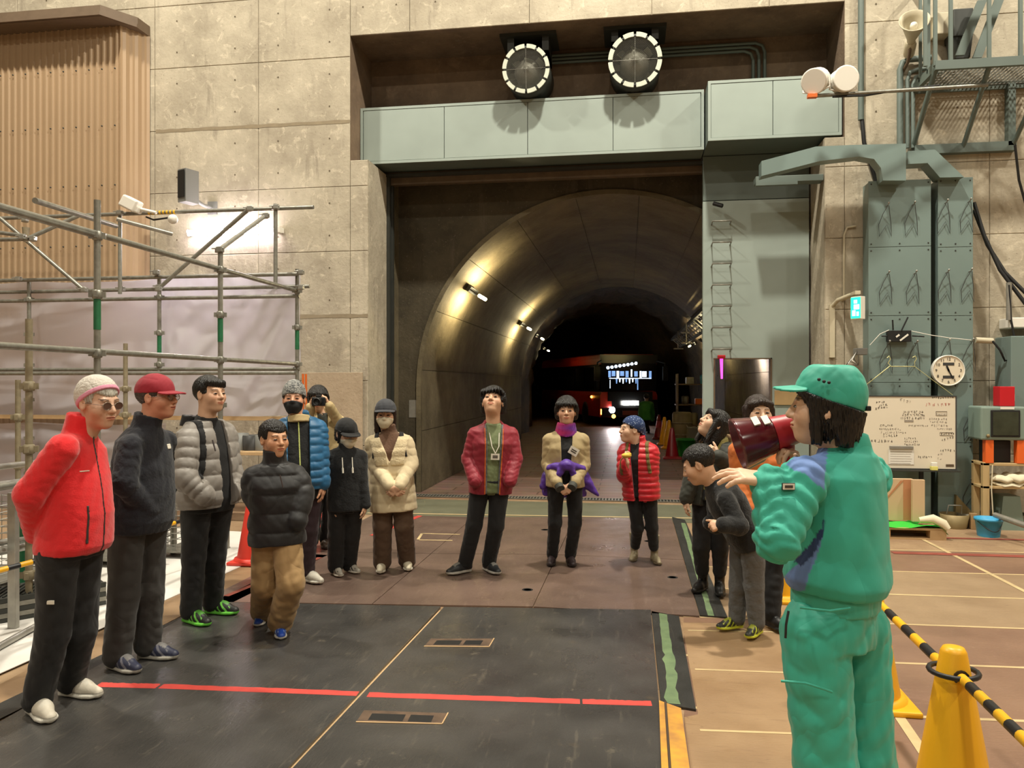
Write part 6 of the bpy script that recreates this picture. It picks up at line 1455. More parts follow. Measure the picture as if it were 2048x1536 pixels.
            def cf(V,R=R,c=c,S=S):
                q=(V-c)@R/S; cc=np.tile(A(col),(len(V),1)); cc[q[:,2]<solez]=A(sole); cc[np.abs(q[:,2]-solez-.002)<.0028]*=.5
                if accent is not None:
                    m=(q[:,2]>=solez)&(np.sin((q[:,1]+q[:,2]*.9)*150)>.45)&(q[:,1]<.09)&(np.abs(q[:,0])>.02); cc[m]=A(accent)
                lace=(np.abs(q[:,0])<.022)&(q[:,1]>-.005)&(q[:,1]<.07)&(q[:,2]>.093-.62*q[:,1])&(not boot); cc[lace]=cc[lace]*.5+.4*A(sole); tongue=(np.abs(q[:,0])<.018)&(q[:,1]>-.02)&(q[:,1]<.07)&(q[:,2]<=.093-.62*q[:,1])&(q[:,2]>.05); cc[tongue]*=.7
                return cc
            o=s.add('shoe' if not boot else 'boot',f,A(g)-.22*S-A((0,0,.0)),A(g)+A((.22*S,.22*S,.2+boot)),h,'shoe',cf)
    onmat=True
    # ---------- hair and headwear, in head units
    def hair(s,m,kind='short',seed=1,h=.0045,line=.052,name='hair',under=None,thin=0,ln=None):
        r=np.random.RandomState(seed); ph=r.rand(4)*6
        def f(q):
            az=np.arctan2(q[:,0],q[:,1]+.01); strands=.0016*np.sin(az*46+5*np.sin(q[:,2]*22+ph[0])+ph[1])+.0012*np.sin(az*83+70*q[:,2]+ph[2])-thin
            d=ell((0,-.016,.040),(.087,.104,.093))(q)
            if kind in('short','man','boy'):
                # hairline: cut the face away, sides above the ears
                low=-.045 if kind!='boy' else -.03
                front=np.maximum(q[:,1]-.055-.35*(q[:,2]-line),0)
                cutz=np.where(q[:,1]>.02,line-.01*np.cos(q[:,0]*40),np.where(q[:,1]>-.03,line-(.02-q[:,1])*1.25,low-.012))
                cutz=np.where((np.abs(q[:,0])>.055)&(q[:,1]>.005)&(q[:,1]<.045),.005,cutz)
                d=smax(d,cutz-q[:,2],.012)
                if kind=='man': d=smin(d,union([rc((-.055,.062,.078),(.03,.082,.070),.020,.018),(rc((.03,.08,.07),(.062,.055,.055),.018,.015),.02)],.02)(q),.02)
                if kind=='boy': d=d-.003*np.abs(np.sin(az*22+ph[3]))*(q[:,2]>.08)
            elif kind=='mop':
                d=ell((0,-.014,.046),(.096,.112,.102))(q)
                d=smin(d,union([rc((-.066,.062,.058),(.04,.092,.055),.028,.024),rc((.04,.090,.055),(.074,.05,.045),.024,.026),rc((.080,.0,.02),(.072,-.05,-.04),.024,.028),rc((-.080,.0,.02),(-.072,-.05,-.04),.024,.028),rc((.0,-.09,.0),(0,-.075,-.06),.05,.04)],.03)(q),.03)
                jag=.010*np.sin(q[:,0]*260+ph[0])+.006*np.sin(q[:,0]*430+ph[1])
                cz=np.where(q[:,1]>.045,.040+.05*(q[:,0]+.03)+jag,np.where((q[:,1]>.012),np.where(np.abs(q[:,0])>.05,-.002,.03),-.075))
                d=smax(d,cz-q[:,2],.008)
            elif kind in('bob','long'):
                L=(-.075 if kind=='bob' else -.17) if ln is None else ln
                back=loft([((0,-.035,.05),(1,0,0),(0,1,0),.088,.085),((0,-.04,-.03),(1,0,0),(0,1,0),.088,.075),((0,-.045,L),(1,0,0),(0,1,0),.080,.055)],2.2)(q)
                side=union([rc((.073,.03,.03),(.077,.025,L*.9),.022,.016),rc((-.073,.03,.03),(-.077,.025,L*.9),.022,.016)],.02)(q)
                fr=union([rc((-.06,.06,.06),(.0,.085,.072),.022,.018),rc((.0,.085,.072),(.06,.06,.06),.018,.022)],.02)(q)
                d=smin(smin(smin(d,back,.02),side,.02),fr,.02)
                jag=.014*np.sin(az*7+ph[1])+.009*np.sin(az*19+ph[2])+.006*np.sin(az*41); d=smax(d,(L+.012+jag)-q[:,2],.01)
                face=ell((0,.085,-.03),(.060,.062,.084))(q); d=smax(d,-face,.01)
                d=smax(d,-(ell((0,.02,-.13),(.055,.06,.08))(q)),.01)
            d=d-strands
            if under: d=np.maximum(d,q[:,2]-(under[0]+.012+under[1]*q[:,1]))
            return d
        return s.head_add(name,f,m,h,.24)
    def cap(s,m,brim=.075,crown=.0,seed=3,name='cap',beanie=False,slope=.30,base=.012,m2=None,col=None,tilt=0.0,h=.0045,flat=0):
        W=wrink(.0016,60,seed)
        zc=.030
        def f(q):
            d=ell((0,-.012,.040),(.090,.109,.098+crown))(q)
            if flat: d=smax(d,q[:,2]-flat,.012)
            plane=(zc+tilt*(q[:,1]))-q[:,2]
            if beanie: plane=(base+slope*q[:,1])-q[:,2]
            d=smax(d,plane,.004); inner=ell((0,-.012,.038),(.084,.103,.090+crown))(q); d=np.maximum(d,-np.maximum(inner,q[:,2]-.11)) if 0 else d
            return d-W(q)
        o=s.head_add(name,f,m,h,.22,col)
        if brim:
            def g(q):
                zz=q[:,2]-(zc+.012+tilt*.10)+.35*np.maximum(q[:,1]-.06,0)*(.6-tilt)+2.2*q[:,0]**2
                out=np.sqrt((q[:,0]/.085)**2+((q[:,1]-.075)/(brim+.012))**2)-1
                d=np.maximum(out*.07,np.abs(zz)-.004); return np.maximum(d,.055-q[:,1])
            s.head_add('brim',g,m2 or m,.004,.24,None,o)
        return o
    def mask(s,m,low=-.105,high=-.008):
        hf=s.head_sdf(False,True)
        def f(p):
            q=s.hl(p); d=hf(p)-.0055*s.hs; e=ell((0,.072,-.052),(.052,.042,.046))(q)*s.hs; d=smin(d,e,.01)
            reg=np.maximum(np.maximum(q[:,2]-(high-2.5*q[:,0]**2*1.5),low-q[:,2]),np.maximum(.006-q[:,1],np.abs(q[:,0])-.07)); return smax(d,reg*s.hs,.006)
        return s.add('face_mask',f,A(s.hc)-.16,A(s.hc)+.16,.0045,m)
    def tubes(s,name,pts,r,m,parent=None,n=8,hq=True):
        P=[s.hw(p) if hq else A(p) for p in pts]; return MB().tube([Vector(p.tolist()) for p in P],r,n).build(name,m,parent or s.root)
    def band(s,name,m,uc,ta,tb,w=.02,th=.008,front=1,h=.006,vmin=-.02,gar=None):
        """strip lying on the last garment: centre line uc=[(t,u),...]"""
        g=gar or s.gar; T=A([q[0] for q in uc]); U=A([q[1] for q in uc])
        def f(p):
            u,v,t=s.tl(p); c=np.interp(t,T,U); d=g(p)-th
            return np.maximum(np.maximum(d,np.abs(u-c)-w),np.maximum(np.maximum(ta-t,t-tb)*s.spL,vmin-v*front))
        c=A(s.tw(0,0,(ta+tb)/2)); r=s.spL*(tb-ta)/2+.04
        return s.add(name,f,c-np.maximum(r,.26),c+np.maximum(r,.26),h,m)
    def strap(s,name,m,uvts,w=.02,infl=.03,th=.006):
        """ribbon lying on the trunk along (u,v,t) points"""
        mb=MB(); P=[s.tw(*q) for q in uvts]
        mb.tube(P,w,4) if 0 else None
        n=len(P); L=[];R=[]
        for i,p in enumerate(P):
            t=(P[min(i+1,n-1)]-P[max(i-1,0)]).normalized(); nr=(p-s.tw(0,0,uvts[i][2])); nr=(nr-t*nr.dot(t)).normalized(); sd=t.cross(nr).normalized()
            L.append((p+sd*w,p+sd*w+nr*th,p-sd*w+nr*th,p-sd*w))
        vs=[v for q in L for v in q]; fs=[]
        for i in range(n-1):
            for k in range(4): a=i*4+k; b=i*4+(k+1)%4; fs.append((a,b,b+4,a+4))
        fs+=[(0,1,2,3),((n-1)*4+3,(n-1)*4+2,(n-1)*4+1,(n-1)*4)]
        mb.add(vs,fs); return mb.build(name,m,s.root)
# ================================================================== THE PEOPLE
# fabrics
cloth('c_redfleece',sr(226,34,40),.95,.08,.10,110,.3,fold=.35); cloth('c_black',sr(19,19,21),.85); cloth('c_navyfleece',sr(26,29,38),.95,.1,.15,80,.15); cloth('c_charcoal',sr(56,54,52),.8); cloth('c_blacktrouser',sr(24,24,26),.75)
cloth('c_greypuff',sr(142,136,130),.5,.08,.08,14); cloth('c_blackpuff',sr(27,27,30),.55,.1,.1,16); cloth('c_tan',sr(168,136,92),.8,.1,.15,18); cloth('c_bluepuff',sr(28,96,140),.45,.1,.08,14)
cloth('c_blackfleece',sr(24,25,27),.95,.1,.2,70,.15); cloth('c_beige',sr(186,164,118),.7,.1); cloth('c_cream',sr(214,196,160),.75,.06,.1,24); cloth('c_fleececream',sr(222,204,166),.95,.06,.3,70,.3); cloth('c_brown',sr(96,74,56),.85,.1); cloth('c_rust',sr(104,76,58),.9,.1,.2,60)
cloth('c_maroon',sr(142,24,44),.55); cloth('c_greylining',sr(96,96,98),.7); cloth('c_greenshirt',sr(112,124,84),.7,.1,.2,20); cloth('c_khaki',sr(172,152,110),.65,.08); cloth('c_purple',sr(84,46,150),.5,.1); cloth('c_scarf',sr(150,30,110),.9,.2,.3,60)
cloth('c_redpuff',sr(196,26,40),.42,.08,.06,14); cloth('c_olive',sr(48,50,42),.7,.1); cloth('c_greyjog',sr(96,98,100),.9,.12,.2,60); cloth('c_orange',sr(206,112,46),.7,.1); cloth('c_charcap',sr(58,60,66),.85); cloth('c_redcap',sr(150,26,44),.8); cloth('c_whiteknit',sr(206,198,188),.9,.1,.3,90)
cloth('c_pink',sr(224,150,176),.9); mat('mask_white',sr(224,212,184),.8,noise=.05); mat('mask_black',sr(24,24,26),.8); cloth('c_teal',sr(56,174,152),.5,.1,.1,14,fold=.8,fs=5); mat('metal_frame',sr(150,140,130),.25,.8); mat('lens_dark',sr(84,58,50),.1); mat('lens_clear',sr(190,180,172),.08,alpha=.35)
cloth('c_vest',sr(52,140,58),.7); mat('fur',sr(150,122,86),.9,noise=.5,nscale=60,bump=.5,bscale=120); mat('tag_white',sr(228,222,208),.5); mat('zip',sr(150,140,130),.3,.7); mat('zip_dark',sr(60,50,50),.5); mat('lime',sr(196,206,120),.6)
def camo(name):
    m=bpy.data.materials.new(name); m.use_nodes=True; N=m.node_tree.nodes; L=m.node_tree.links; b=N['Principled BSDF']; b.inputs['Roughness'].default_value=.9
    tc=N.new('ShaderNodeTexCoord'); mp=N.new('ShaderNodeMapping'); mp.inputs['Scale'].default_value=(1,1,2.5); n=N.new('ShaderNodeTexNoise'); n.inputs['Scale'].default_value=34; n.inputs['Distortion'].default_value=2; r=N.new('ShaderNodeValToRGB'); e=r.color_ramp.elements; e[0].position=.42; e[0].color=(*sr(60,62,66),1); e[1].position=.5; e[1].color=(*sr(150,150,146),1)
    L.new(tc.outputs['Object'],mp.inputs[0]); L.new(mp.outputs[0],n.inputs['Vector']); L.new(n.outputs['Fac'],r.inputs[0]); L.new(r.outputs[0],b.inputs['Base Color']); _M[name]=m
camo('camo_knit')
def dotmat(name):
    m=bpy.data.materials.new(name); m.use_nodes=True; N=m.node_tree.nodes; L=m.node_tree.links; b=N['Principled BSDF']; b.inputs['Roughness'].default_value=.8
    tc=N.new('ShaderNodeTexCoord'); v=N.new('ShaderNodeTexVoronoi'); v.inputs['Scale'].default_value=62; r=N.new('ShaderNodeValToRGB'); e=r.color_ramp.elements; e[0].position=.22; e[0].color=(*sr(150,165,190),1); e[1].position=.30; e[1].color=(*sr(30,52,96),1)
    L.new(tc.outputs['Object'],v.inputs['Vector']); L.new(v.outputs['Distance'],r.inputs[0]); L.new(r.outputs[0],b.inputs['Base Color']); _M[name]=m
dotmat('bandana')
def glasses(P,lens,R=.024,ey=.031):
    for sx in (-1,1):
        c=[(sx*ey+R*math.cos(a)*1.05,.104-.012*abs(math.cos(a)) if 0 else .103,.002+R*.85*math.sin(a)) for a in [i*math.pi/8 for i in range(17)]]
        P.tubes('glasses_rim',c,.0016*P.hs,'metal_frame',n=6)
        V=[P.hw(q) for q in c[:-1]]; MB().add([tuple(v) for v in V],[tuple(range(16))]).build('glasses_lens',lens,P.root)
        P.tubes('glasses_temple',[(sx*(ey+R),.102,.006),(sx*.078,.06,.008),(sx*.080,-.005,.006)],.0016*P.hs,'metal_frame',n=6)
    P.tubes('glasses_bridge',[(-.008,.103,.006),(.008,.103,.006)],.0016*P.hs,'metal_frame',n=6)
def badge(P,u,v,t,w=.045,h=.032,cord=True,rot=0.0,m='tag_white'):
    c=P.tw(u,v,t); ax=P.tx*math.cos(rot)+P.w*math.sin(rot); az=P.w*math.cos(rot)-P.tx*math.sin(rot)
    o=MB().obox(c,ax*w,P.ty*.002,az*h).build('name_tag',m,P.root)
    for i in range(2): MB().obox(c+P.ty*.003+az*h*(.25-.5*i),ax*w*.6,P.ty*.0006,az*.005).build('print_line','ink',o)
    if cord: MB().tube([c+az*h,P.tw(u*.8-.03,v+.0,t+.2),P.tw(-.05,.04,1.02)],.004,6).tube([c+az*h,P.tw(u*.8+.03,v+.0,t+.2),P.tw(.05,.04,1.02)],.004,6).build('lanyard','tag_white',P.root)
def patch(P,name,u,v,t,w,h,m,poly=None):
    c=P.tw(u,v,t); 
    if poly: MB().prism([c+P.tx*(x*w)+P.w*(z*h) for x,z in poly],P.ty*.003).build(name,m,P.root)
    else: MB().obox(c,P.tx*w,P.ty*.002,P.w*h).build(name,m,P.root)
def on_surface(P,px,py,dd): return atd(px,py,P.d+dd)
# ---- 1 elder in red fleece
p=Fig('older person in bright red fleece with a pink banded knit hat, leftmost',3.9,82,1.66,(142,1086),(158,872),(196,808),hs=1.06,hy=66,hp=-6,skin=sr(216,174,148),
  elR=(60,988,-.20),wrR=(74,1066,-.04),elL=(120,985,.28),wrL=(88,1066,.2),footR=(82,1440,50),footL=(158,1398,75),knR=(106,1268,-.06),knL=(160,1262,.08),shR=(126,898,-.18),shL=(172,900,.16))
p.body(); p.eyes(.7)
p.top('c_redfleece',.014,hem=-.06,amp=.005,fr=30,seed=11,collar=(.20,.012),belly=.045,sl=(.060,.058,.044),ai=.014,h=.007)
p.trousers('c_blacktrouser',infl=.014,r=(.088,.066,.058),amp=.007,fr=20,seed=12,end=.97); p.shoes(sr(214,206,190),sr(234,230,218),.29)
p.hair('hair_white','short',seed=4,line=.050); p.cap('c_whiteknit',0,beanie=True,crown=.004,slope=.8,base=.022)
p.head_add('hat_band',lambda q: np.maximum(np.abs((q[:,2]-.022-.80*q[:,1])-.012)-.013,ell((0,-.012,.040),(.0925,.1115,.10))(q)),'c_pink')
glasses(p,'lens_dark',.021)
p.band('front_zip','zip_dark',[(-.1,.0),(1.1,.0)],-.05,1.12,.004,.004,h=.0045)
p.band('pocket_zip','zip_dark',[(-.1,-.10),(.5,-.095)],.06,.40,.005,.004,h=.0045)
p.band('chest_mark','tag_white',[(0,-.085),(1,-.085)],.700,.712,.026,.003,h=.0035)
MB().obox(on_surface(p,101,1205,-.16),RT*.018,FW*.003,UP*.010,.002).build('knee_logo','tag_white',p.root)
# ---- 2 man in black fleece and red cap
p=Fig('tall man in a dark navy fleece with a red baseball cap and glasses',4.52,76,1.74,(276,1038),(292,858),(314,796),hs=1.06,hy=82,hp=2,skin=sr(206,152,124),
  elR=(248,966,-.22),wrR=(296,1018,-.10),elL=(300,960,.2),wrL=(330,1020,.1),footR=(246,1346,62),footL=(312,1322,80),knR=(248,1190,-.05),knL=(298,1186,.1),shR=(262,893,-.14))
p.body(); p.eyes(.8)
p.top('c_navyfleece',.016,hem=-.12,amp=.006,fr=34,seed=21,collar=(.16,.014),belly=.04,sl=(.058,.054,.044),ai=.012,h=.007)
p.trousers('c_charcoal',infl=.014,r=(.088,.068,.062),amp=.007,fr=18,seed=22,end=.97); p.shoes(sr(46,50,74),sr(180,176,166),.28,accent=sr(120,120,130))
p.hair('hair_grey','short',seed=5,under=(.03,0)); p.cap('c_redcap',.075,seed=6); glasses(p,'lens_clear',.02)
p.band('chest_logo','tag_white',[(0,.088),(1,.084)],.79,.845,.021,.004,h=.0038)
# ---- 3 man in grey puffer
p=Fig('dark haired man in an open grey down jacket with a backpack',5.35,58,1.74,(415,996),(412,842),(420,790),hs=1.08,hy=62,hp=4,skin=sr(220,176,146),
  shR=(380,880,-.14),elR=(370,956,-.24),wrR=(410,992,-.22),elL=(464,950,.10),wrL=(466,985,-.02),footR=(392,1252,58),footL=(440,1232,78),knR=(388,1112,-.05),knL=(428,1112,.1))
p.body(); p.eyes(.6)
p.top('c_black',.010,hem=-.16,name='shirt',seed=31,arms=False,amp=.003,collar=(.06,.006),belly=.03)
p.top('c_greypuff',.034,hem=-.10,amp=.004,fr=22,seed=32,quilt=(.105,.012),open_=(.045,.05,.02,.03),belly=.03,sl=(.060,.056,.046),ai=.018,h=.007)
hd=loft([(p.tw(-.01,-.10,.92),p.tx,p.ty,.12,.06),(p.tw(0,-.09,1.06),p.tx,p.ty,.115,.055)],2.2); nh=rc(p.J['neck'],p.hw((0,-.02,0)),.075,.085)
p.add('hood',lambda q: np.maximum(hd(q),-nh(q)),A(p.J['neck'])-.26,A(p.J['neck'])+.26,.008,'c_blackpuff')
p.trousers('c_blacktrouser',infl=.012,amp=.006,fr=20,seed=33,end=.97,r=(.09,.066,.058)); p.shoes(sr(34,36,34),sr(120,220,80),.28,accent=sr(130,220,90))
p.hair('hair_black','man',seed=7)
bpk=union([obx(p.tw(-.0,-.20,.45),(.14,.075,.21),np.stack([A(p.tx),A(p.ty),A(p.w)],1),.05)],.01); p.add('backpack',bpk,A(p.tw(0,-.2,.45))-.32,A(p.tw(0,-.2,.45))+.32,.010,'c_black')
p.band('backpack_strap','c_black',[(.2,-.175),(.5,-.135),(.8,-.115),(1.1,-.10)],.30,1.06,.018,.006,vmin=-.05)
MB().tube([on_surface(p,425,880,-.22),on_surface(p,431,902,-.235)],.005,6).build('pocket_zip','zip_dark',p.root)
# ---- 4 boy in black puffer
p=Fig('boy in a black puffer jacket and tan trousers standing in front',5.0,18,1.43,(554,1052),(550,930),(548,880),hs=1.02,hy=42,hp=2,skin=sr(212,160,124),
  elR=(508,985,.0),wrR=(535,1040,-.07),elL=(604,985,.02),wrL=(594,1040,-.06),footL=(560,1276,22),footR=(522,1250,5),knL=(582,1168,-.08),knR=(530,1170,.02),hipL=(572,1074,0),hipR=(534,1074,0))
p.body(); p.eyes(.8)
p.top('c_blackpuff',.040,hem=-.28,amp=.006,fr=20,seed=41,quilt=(.12,.013),collar=(.26,.022),sl=(.066,.066,.054),ai=.020,h=.008)
p.trousers('c_tan',infl=.020,r=(.094,.078,.074),amp=.009,fr=22,seed=42,end=.90); p.shoes(sr(30,72,170),sr(210,206,198),.27,accent=sr(170,190,220),lift=(0,0))
p.hair('hair_black','boy',seed=8)
MB().tube([on_surface(p,560,950,-.26),on_surface(p,566,975,-.265)],.004,6).build('zip','zip_dark',p.root)
# ---- 5 man in blue down jacket with beanie
p=Fig('man in a blue down jacket with a patterned grey beanie and black mask',6.3,12,1.70,(602,962),(598,836),(588,800),hs=1.08,hy=10,hp=6,skin=sr(214,160,128),
  elR=(556,900,.0),wrR=(552,965,.0),elL=(640,905,.0),wrL=(645,966,-.05),footL=(622,1168,55),footR=(584,1170,10))
p.body([p.hnd('L',-UP+RT*.1,-RT,(20,25,15))]); p.eyes(.7); p.mask('mask_black',-.108,-.012)
p.top('c_blackfleece',.016,hem=-.26,name='fleece',seed=51,arms=False,amp=.004,belly=.05,collar=(.05,.010)); gf5=p.gar
p.top('c_bluepuff',.036,hem=-.12,amp=.003,fr=22,seed=52,quilt=(.065,.012),open_=(.085,.085,.02),belly=.05,sl=(.056,.052,.042),collar=(.10,.02),h=.008)
col=loft([(p.tw(0,.03,.93),p.tx,p.ty,.10,.085),(p.tw(0,.02,1.04),p.tx,p.ty,.085,.075)],2.0); nh=rc(p.J['neck']-UP*.1,p.hw((0,-.02,0)),.066,.062)
p.add('shirt_collar',lambda q: np.maximum(col(q),-nh(q)),A(p.J['neck'])-.2,A(p.J['neck'])+.2,.007,'c_beige')
p.band('front_zip','lime',[(-.2,.015),(1,.0)],-.2,.95,.005,.005,h=.0045,gar=gf5)
p.trousers(cloth('c_plum',sr(52,34,42),.8),infl=.012,seed=53); p.shoes(sr(210,204,190),sr(230,226,214),.28)
p.cap('camo_knit',0,beanie=True,crown=.022,name='beanie',slope=.22,base=.022); p.hair('hair_black','short',seed=3,under=(.02,.22))
# ---- 6 photographer
p=Fig('photographer in a beige jacket holding a black camera to the face',7.5,8,1.64,(655,938),(646,826),(636,800),hs=1.02,hy=8,hp=0,res=1.15,
  elR=(612,858,-.12),wrR=(621,815,-.22),elL=(682,852,-.05),wrL=(658,812,-.22),footL=(650,1098,20),footR=(622,1104,0))
p.body([p.hnd('R',UP*.9+RT*.35,RT*.8-FW*.2,(35,55,30),thumb=40),p.hnd('L',UP*.9-RT*.35,-RT*.8-FW*.2,(35,55,30),thumb=40)]); p.eyes()
p.top('c_beige',.024,hem=-.2,seed=61,collar=(.1,.012),open_=(.03,.05,.03)); p.top('c_olive',.008,hem=-.2,name='shirt',seed=62,arms=False)
p.trousers('c_blacktrouser',seed=63); p.shoes(sr(70,56,46),sr(60,50,44)); p.hair('hair_black','mop',seed=9)
cc=atd(638,803,7.26); t=empty('photo_camera',cc,'black camera held up to the face by the photographer','camera')
MB().obox(cc,RT*.065,FW*.03,UP*.042,.01).obox(cc+UP*.048,RT*.025,FW*.025,UP*.015,.006).build('camera_body','black',t); MB().lathe([(.035,0),(.038,.06),(.034,.085),(.03,.085),(.025,.06),(0,.06)],cc-FW*.03+RT*.004,-FW,20).build('lens','black_rubber',t)
# ---- 7 child in black
p=Fig('child dressed all in black with black cap and white mask looking down',6.5,12,1.36,(692,998),(692,898),(693,868),hs=1.0,hy=38,hp=-14,
  elR=(666,958,.0),wrR=(668,1010,-.02),elL=(722,958,.0),wrL=(730,1008,-.02),footR=(674,1154,32),footL=(704,1148,48))
p.body([p.hnd('R',-UP,RT,(20,25,15)),p.hnd('L',-UP,-RT,(20,25,15))]); p.eyes(.5); p.mask('mask_white')
p.top('c_blackfleece',.026,hem=-.22,seed=71,amp=.004,collar=(.14,.012),sl=(.056,.052,.044)); p.trousers('c_blacktrouser',infl=.016,r=(.086,.068,.062),seed=72,amp=.006,end=.95)
p.shoes(sr(190,184,172),sr(226,220,206),.27,accent=sr(40,40,42)); p.cap('c_charcap' if 0 else 'c_black',.07); p.hair('hair_black','bob',seed=2,under=(.03,0),thin=.004)
for u in (-.03,.05): MB().tube([p.tw(u,.13,.86),p.tw(u+.005,.152,.62)],.004,6).tube([p.tw(u+.004,.150,.66),p.tw(u+.006,.154,.56)],.008,6).build('drawstring','tag_white',p.root)
# ---- 8 woman in cream coat
p=Fig('woman in a cream quilted coat with a charcoal cap and white mask',6.7,4,1.57,(784,962),(779,868),(771,830),hs=1.04,hy=4,hp=-2,
  elR=(750,928,-.02),wrR=(783,976,-.24),elL=(822,928,-.02),wrL=(797,976,-.24),footR=(763,1146,2),footL=(815,1141,12),knR=(765,1050),knL=(808,1050))
p.body([p.hnd('R',RT*.8-UP*.5,-FW*-1,(35,40,20),thumb=25),p.hnd('L',-RT*.8-UP*.5,FW,(35,40,20),thumb=25)]); p.eyes(.6); p.mask('mask_white')
p.top('c_rust',.014,hem=-.1,name='sweater',seed=81,arms=False,collar=(.22,.006))
p.top('c_cream',.034,hem=-.62,amp=.004,fr=30,seed=82,send=.90,open_=(.004,.105,.02,0,.42),quilt=(.08,.006),sl=(.058,.050,.036),h=.008,secs=[(-.75,.185,.13,0),(-.3,.180,.125,0),(0,.170,.118,.0),(.3,.158,.108,.005),(.65,.165,.115,.0),(.87,.155,.092,-.01),(1.0,.085,.065,-.01),(1.12,.058,.058,.0)])
p.trousers('c_brown',infl=.016,r=(.086,.072,.068),seed=83,end=.98,amp=.006); p.shoes(sr(226,216,190),sr(232,226,208),.26); p.cap('c_charcap',.07,tilt=.12); p.hair('hair_brown','long',seed=6,under=(.03,.12),thin=.003)
for sx in (-1,1): p.band('backpack_strap','c_black',[(.5,sx*.135),(1.1,sx*.10)],.52,1.05,.018,.006,vmin=-.05)
for sx in (-1,1): p.band('lapel','c_fleececream',[(.30,sx*.062),(.6,sx*.080),(.95,sx*.120)],.36,.95,.056,.008)
# ---- 9 young man looking up
p=Fig('young man in an open maroon jacket and green shirt looking up',6.6,8,1.69,(982,953),(986,850),(986,806),hs=1.12,hy=-8,hp=30,
  elR=(938,918,-.02),wrR=(950,962,-.14),elL=(1030,918,-.02),wrL=(1020,962,-.14),footR=(920,1150,-50),footL=(983,1148,30),knR=(948,1050),knL=(992,1050),hipR=(962,962,0),hipL=(1000,962,0))
p.body(); p.eyes()
p.top('c_greenshirt',.008,hem=-.30,name='shirt',seed=5,arms=False,collar=(.06,.006),amp=.006,fr=34); gf9=p.gar
p.top('c_maroon',.026,hem=-.32,seed=9,open_=(.06,.075,.03),amp=.006,fr=26,sl=(.054,.050,.044),collar=(.06,.022),h=.007)
for sx in (-1,1):
    p.band('zip_edge','orange',[(-.35,sx*.062),(.4,sx*.07),(1.1,sx*.08)],-.31,.95,.004,.004,h=.0045); p.band('lining','c_greylining',[(-.35,sx*.056),(.5,sx*.064),(1.1,sx*.078)],-.30,1.02,.011,.014,gar=gf9)
p.trousers('c_black',top=-.05,seed=14,amp=.005,r=(.080,.060,.054)); p.shoes(sr(40,42,46),sr(190,186,178),.28); p.hair('hair_black','mop',seed=1); badge(p,.01,.16,.42,.036,.026)
# ---- 10 woman with purple scarf
p=Fig('woman in a khaki jacket with purple scarf and purple jacket tied round her waist',6.9,0,1.56,(1130,956),(1132,864),(1133,824),hs=1.04,hy=-4,hp=6,
  elR=(1098,928,.0),wrR=(1118,972,-.22),elL=(1166,928,.0),wrL=(1146,970,-.22),footR=(1103,1132,-8),footL=(1142,1133,6),knR=(1110,1045),knL=(1150,1045))
p.body([p.hnd('R',RT*.75-UP*.65,FW,(35,40,20),thumb=20),p.hnd('L',-RT*.75-UP*.65,FW,(35,40,20),thumb=20)]); p.eyes()
p.top('c_black',.010,hem=-.2,name='shirt',seed=101,arms=False)
p.top('c_khaki',.026,send=.86,hem=-.18,amp=.006,fr=26,seed=102,open_=(.035,.055,.03),sl=(.060,.056,.044),collar=(.06,.018),h=.008)
p.trousers('c_black',top=-.02,seed=103,infl=.006,r=(.082,.058,.05)); p.shoes(sr(52,40,44),sr(40,34,34),.26,boot=.02)
W=wrink(.006,50,7); sc=union([loft([(p.tw(0,.0,.93),p.tx,p.ty,.105,.10),(p.tw(0,.01,1.08),p.tx,p.ty,.090,.088),(p.tw(0,.01,1.2),p.tx,p.ty,.078,.08)],2.0)],.01); nh=rc(p.J['neck'],p.hw((0,-.02,0)),.060,.062)
def scc(V): u,v,t=p.tl(V); k=np.clip(.5+u*7+.3*np.sin(t*30),0,1)[:,None]; return A(sr(176,24,100))*(1-k)+A(sr(104,34,140))*k
p.add('scarf',lambda q: np.maximum(sc(q)-W(q),-nh(q)),A(p.J['neck'])-.22,A(p.J['neck'])+.22,.007,'painted_cloth',scc)
W2=wrink(.008,34,17); kn=union([rc(p.tw(-.15,.10,.24),p.tw(0,.17,.34),.03,.035),rc(p.tw(.15,.10,.24),p.tw(0,.17,.34),.03,.035),ell(p.tw(0,.185,.33),(.055,.05,.05)),rc(p.tw(-.03,.18,.3),p.tw(-.09,.17,.0),.03,.026),rc(p.tw(.03,.18,.3),p.tw(.09,.17,.0),.03,.026)],.02)
sk=loft([(p.tw(0,-.07,-.40),p.tx,p.ty,.20,.09),(p.tw(0,-.05,.22),p.tx,p.ty,.175,.11)],2.2); tail=union([rc(p.tw(.16,-.02,.0),p.tw(.30,-.0,-.36),.07,.012),rc(p.tw(-.15,-.02,.0),p.tw(-.20,.0,-.2),.06,.03)],.03)
p.add('tied_jacket',lambda q: union([kn,(lambda x: np.maximum(sk(x),p.tl(x)[1]-.02),.02),(tail,.02)],.02)(q)-W2(q),A(p.J['pel'])-.42,A(p.J['pel'])+.42,.009,'c_purple')
for sd in 'LR':
    e=Vector(p.J['el'+sd]); w_=Vector(p.J['wr'+sd]); MB().tube([e.lerp(w_,.78),w_.lerp(e,-.14)],[.042,.040],12).build('wrist_warmer','c_olive',p.root)
p.hair('hair_black','mop',seed=12); badge(p,.06,.155,.62,.042,.034,False,-.5)
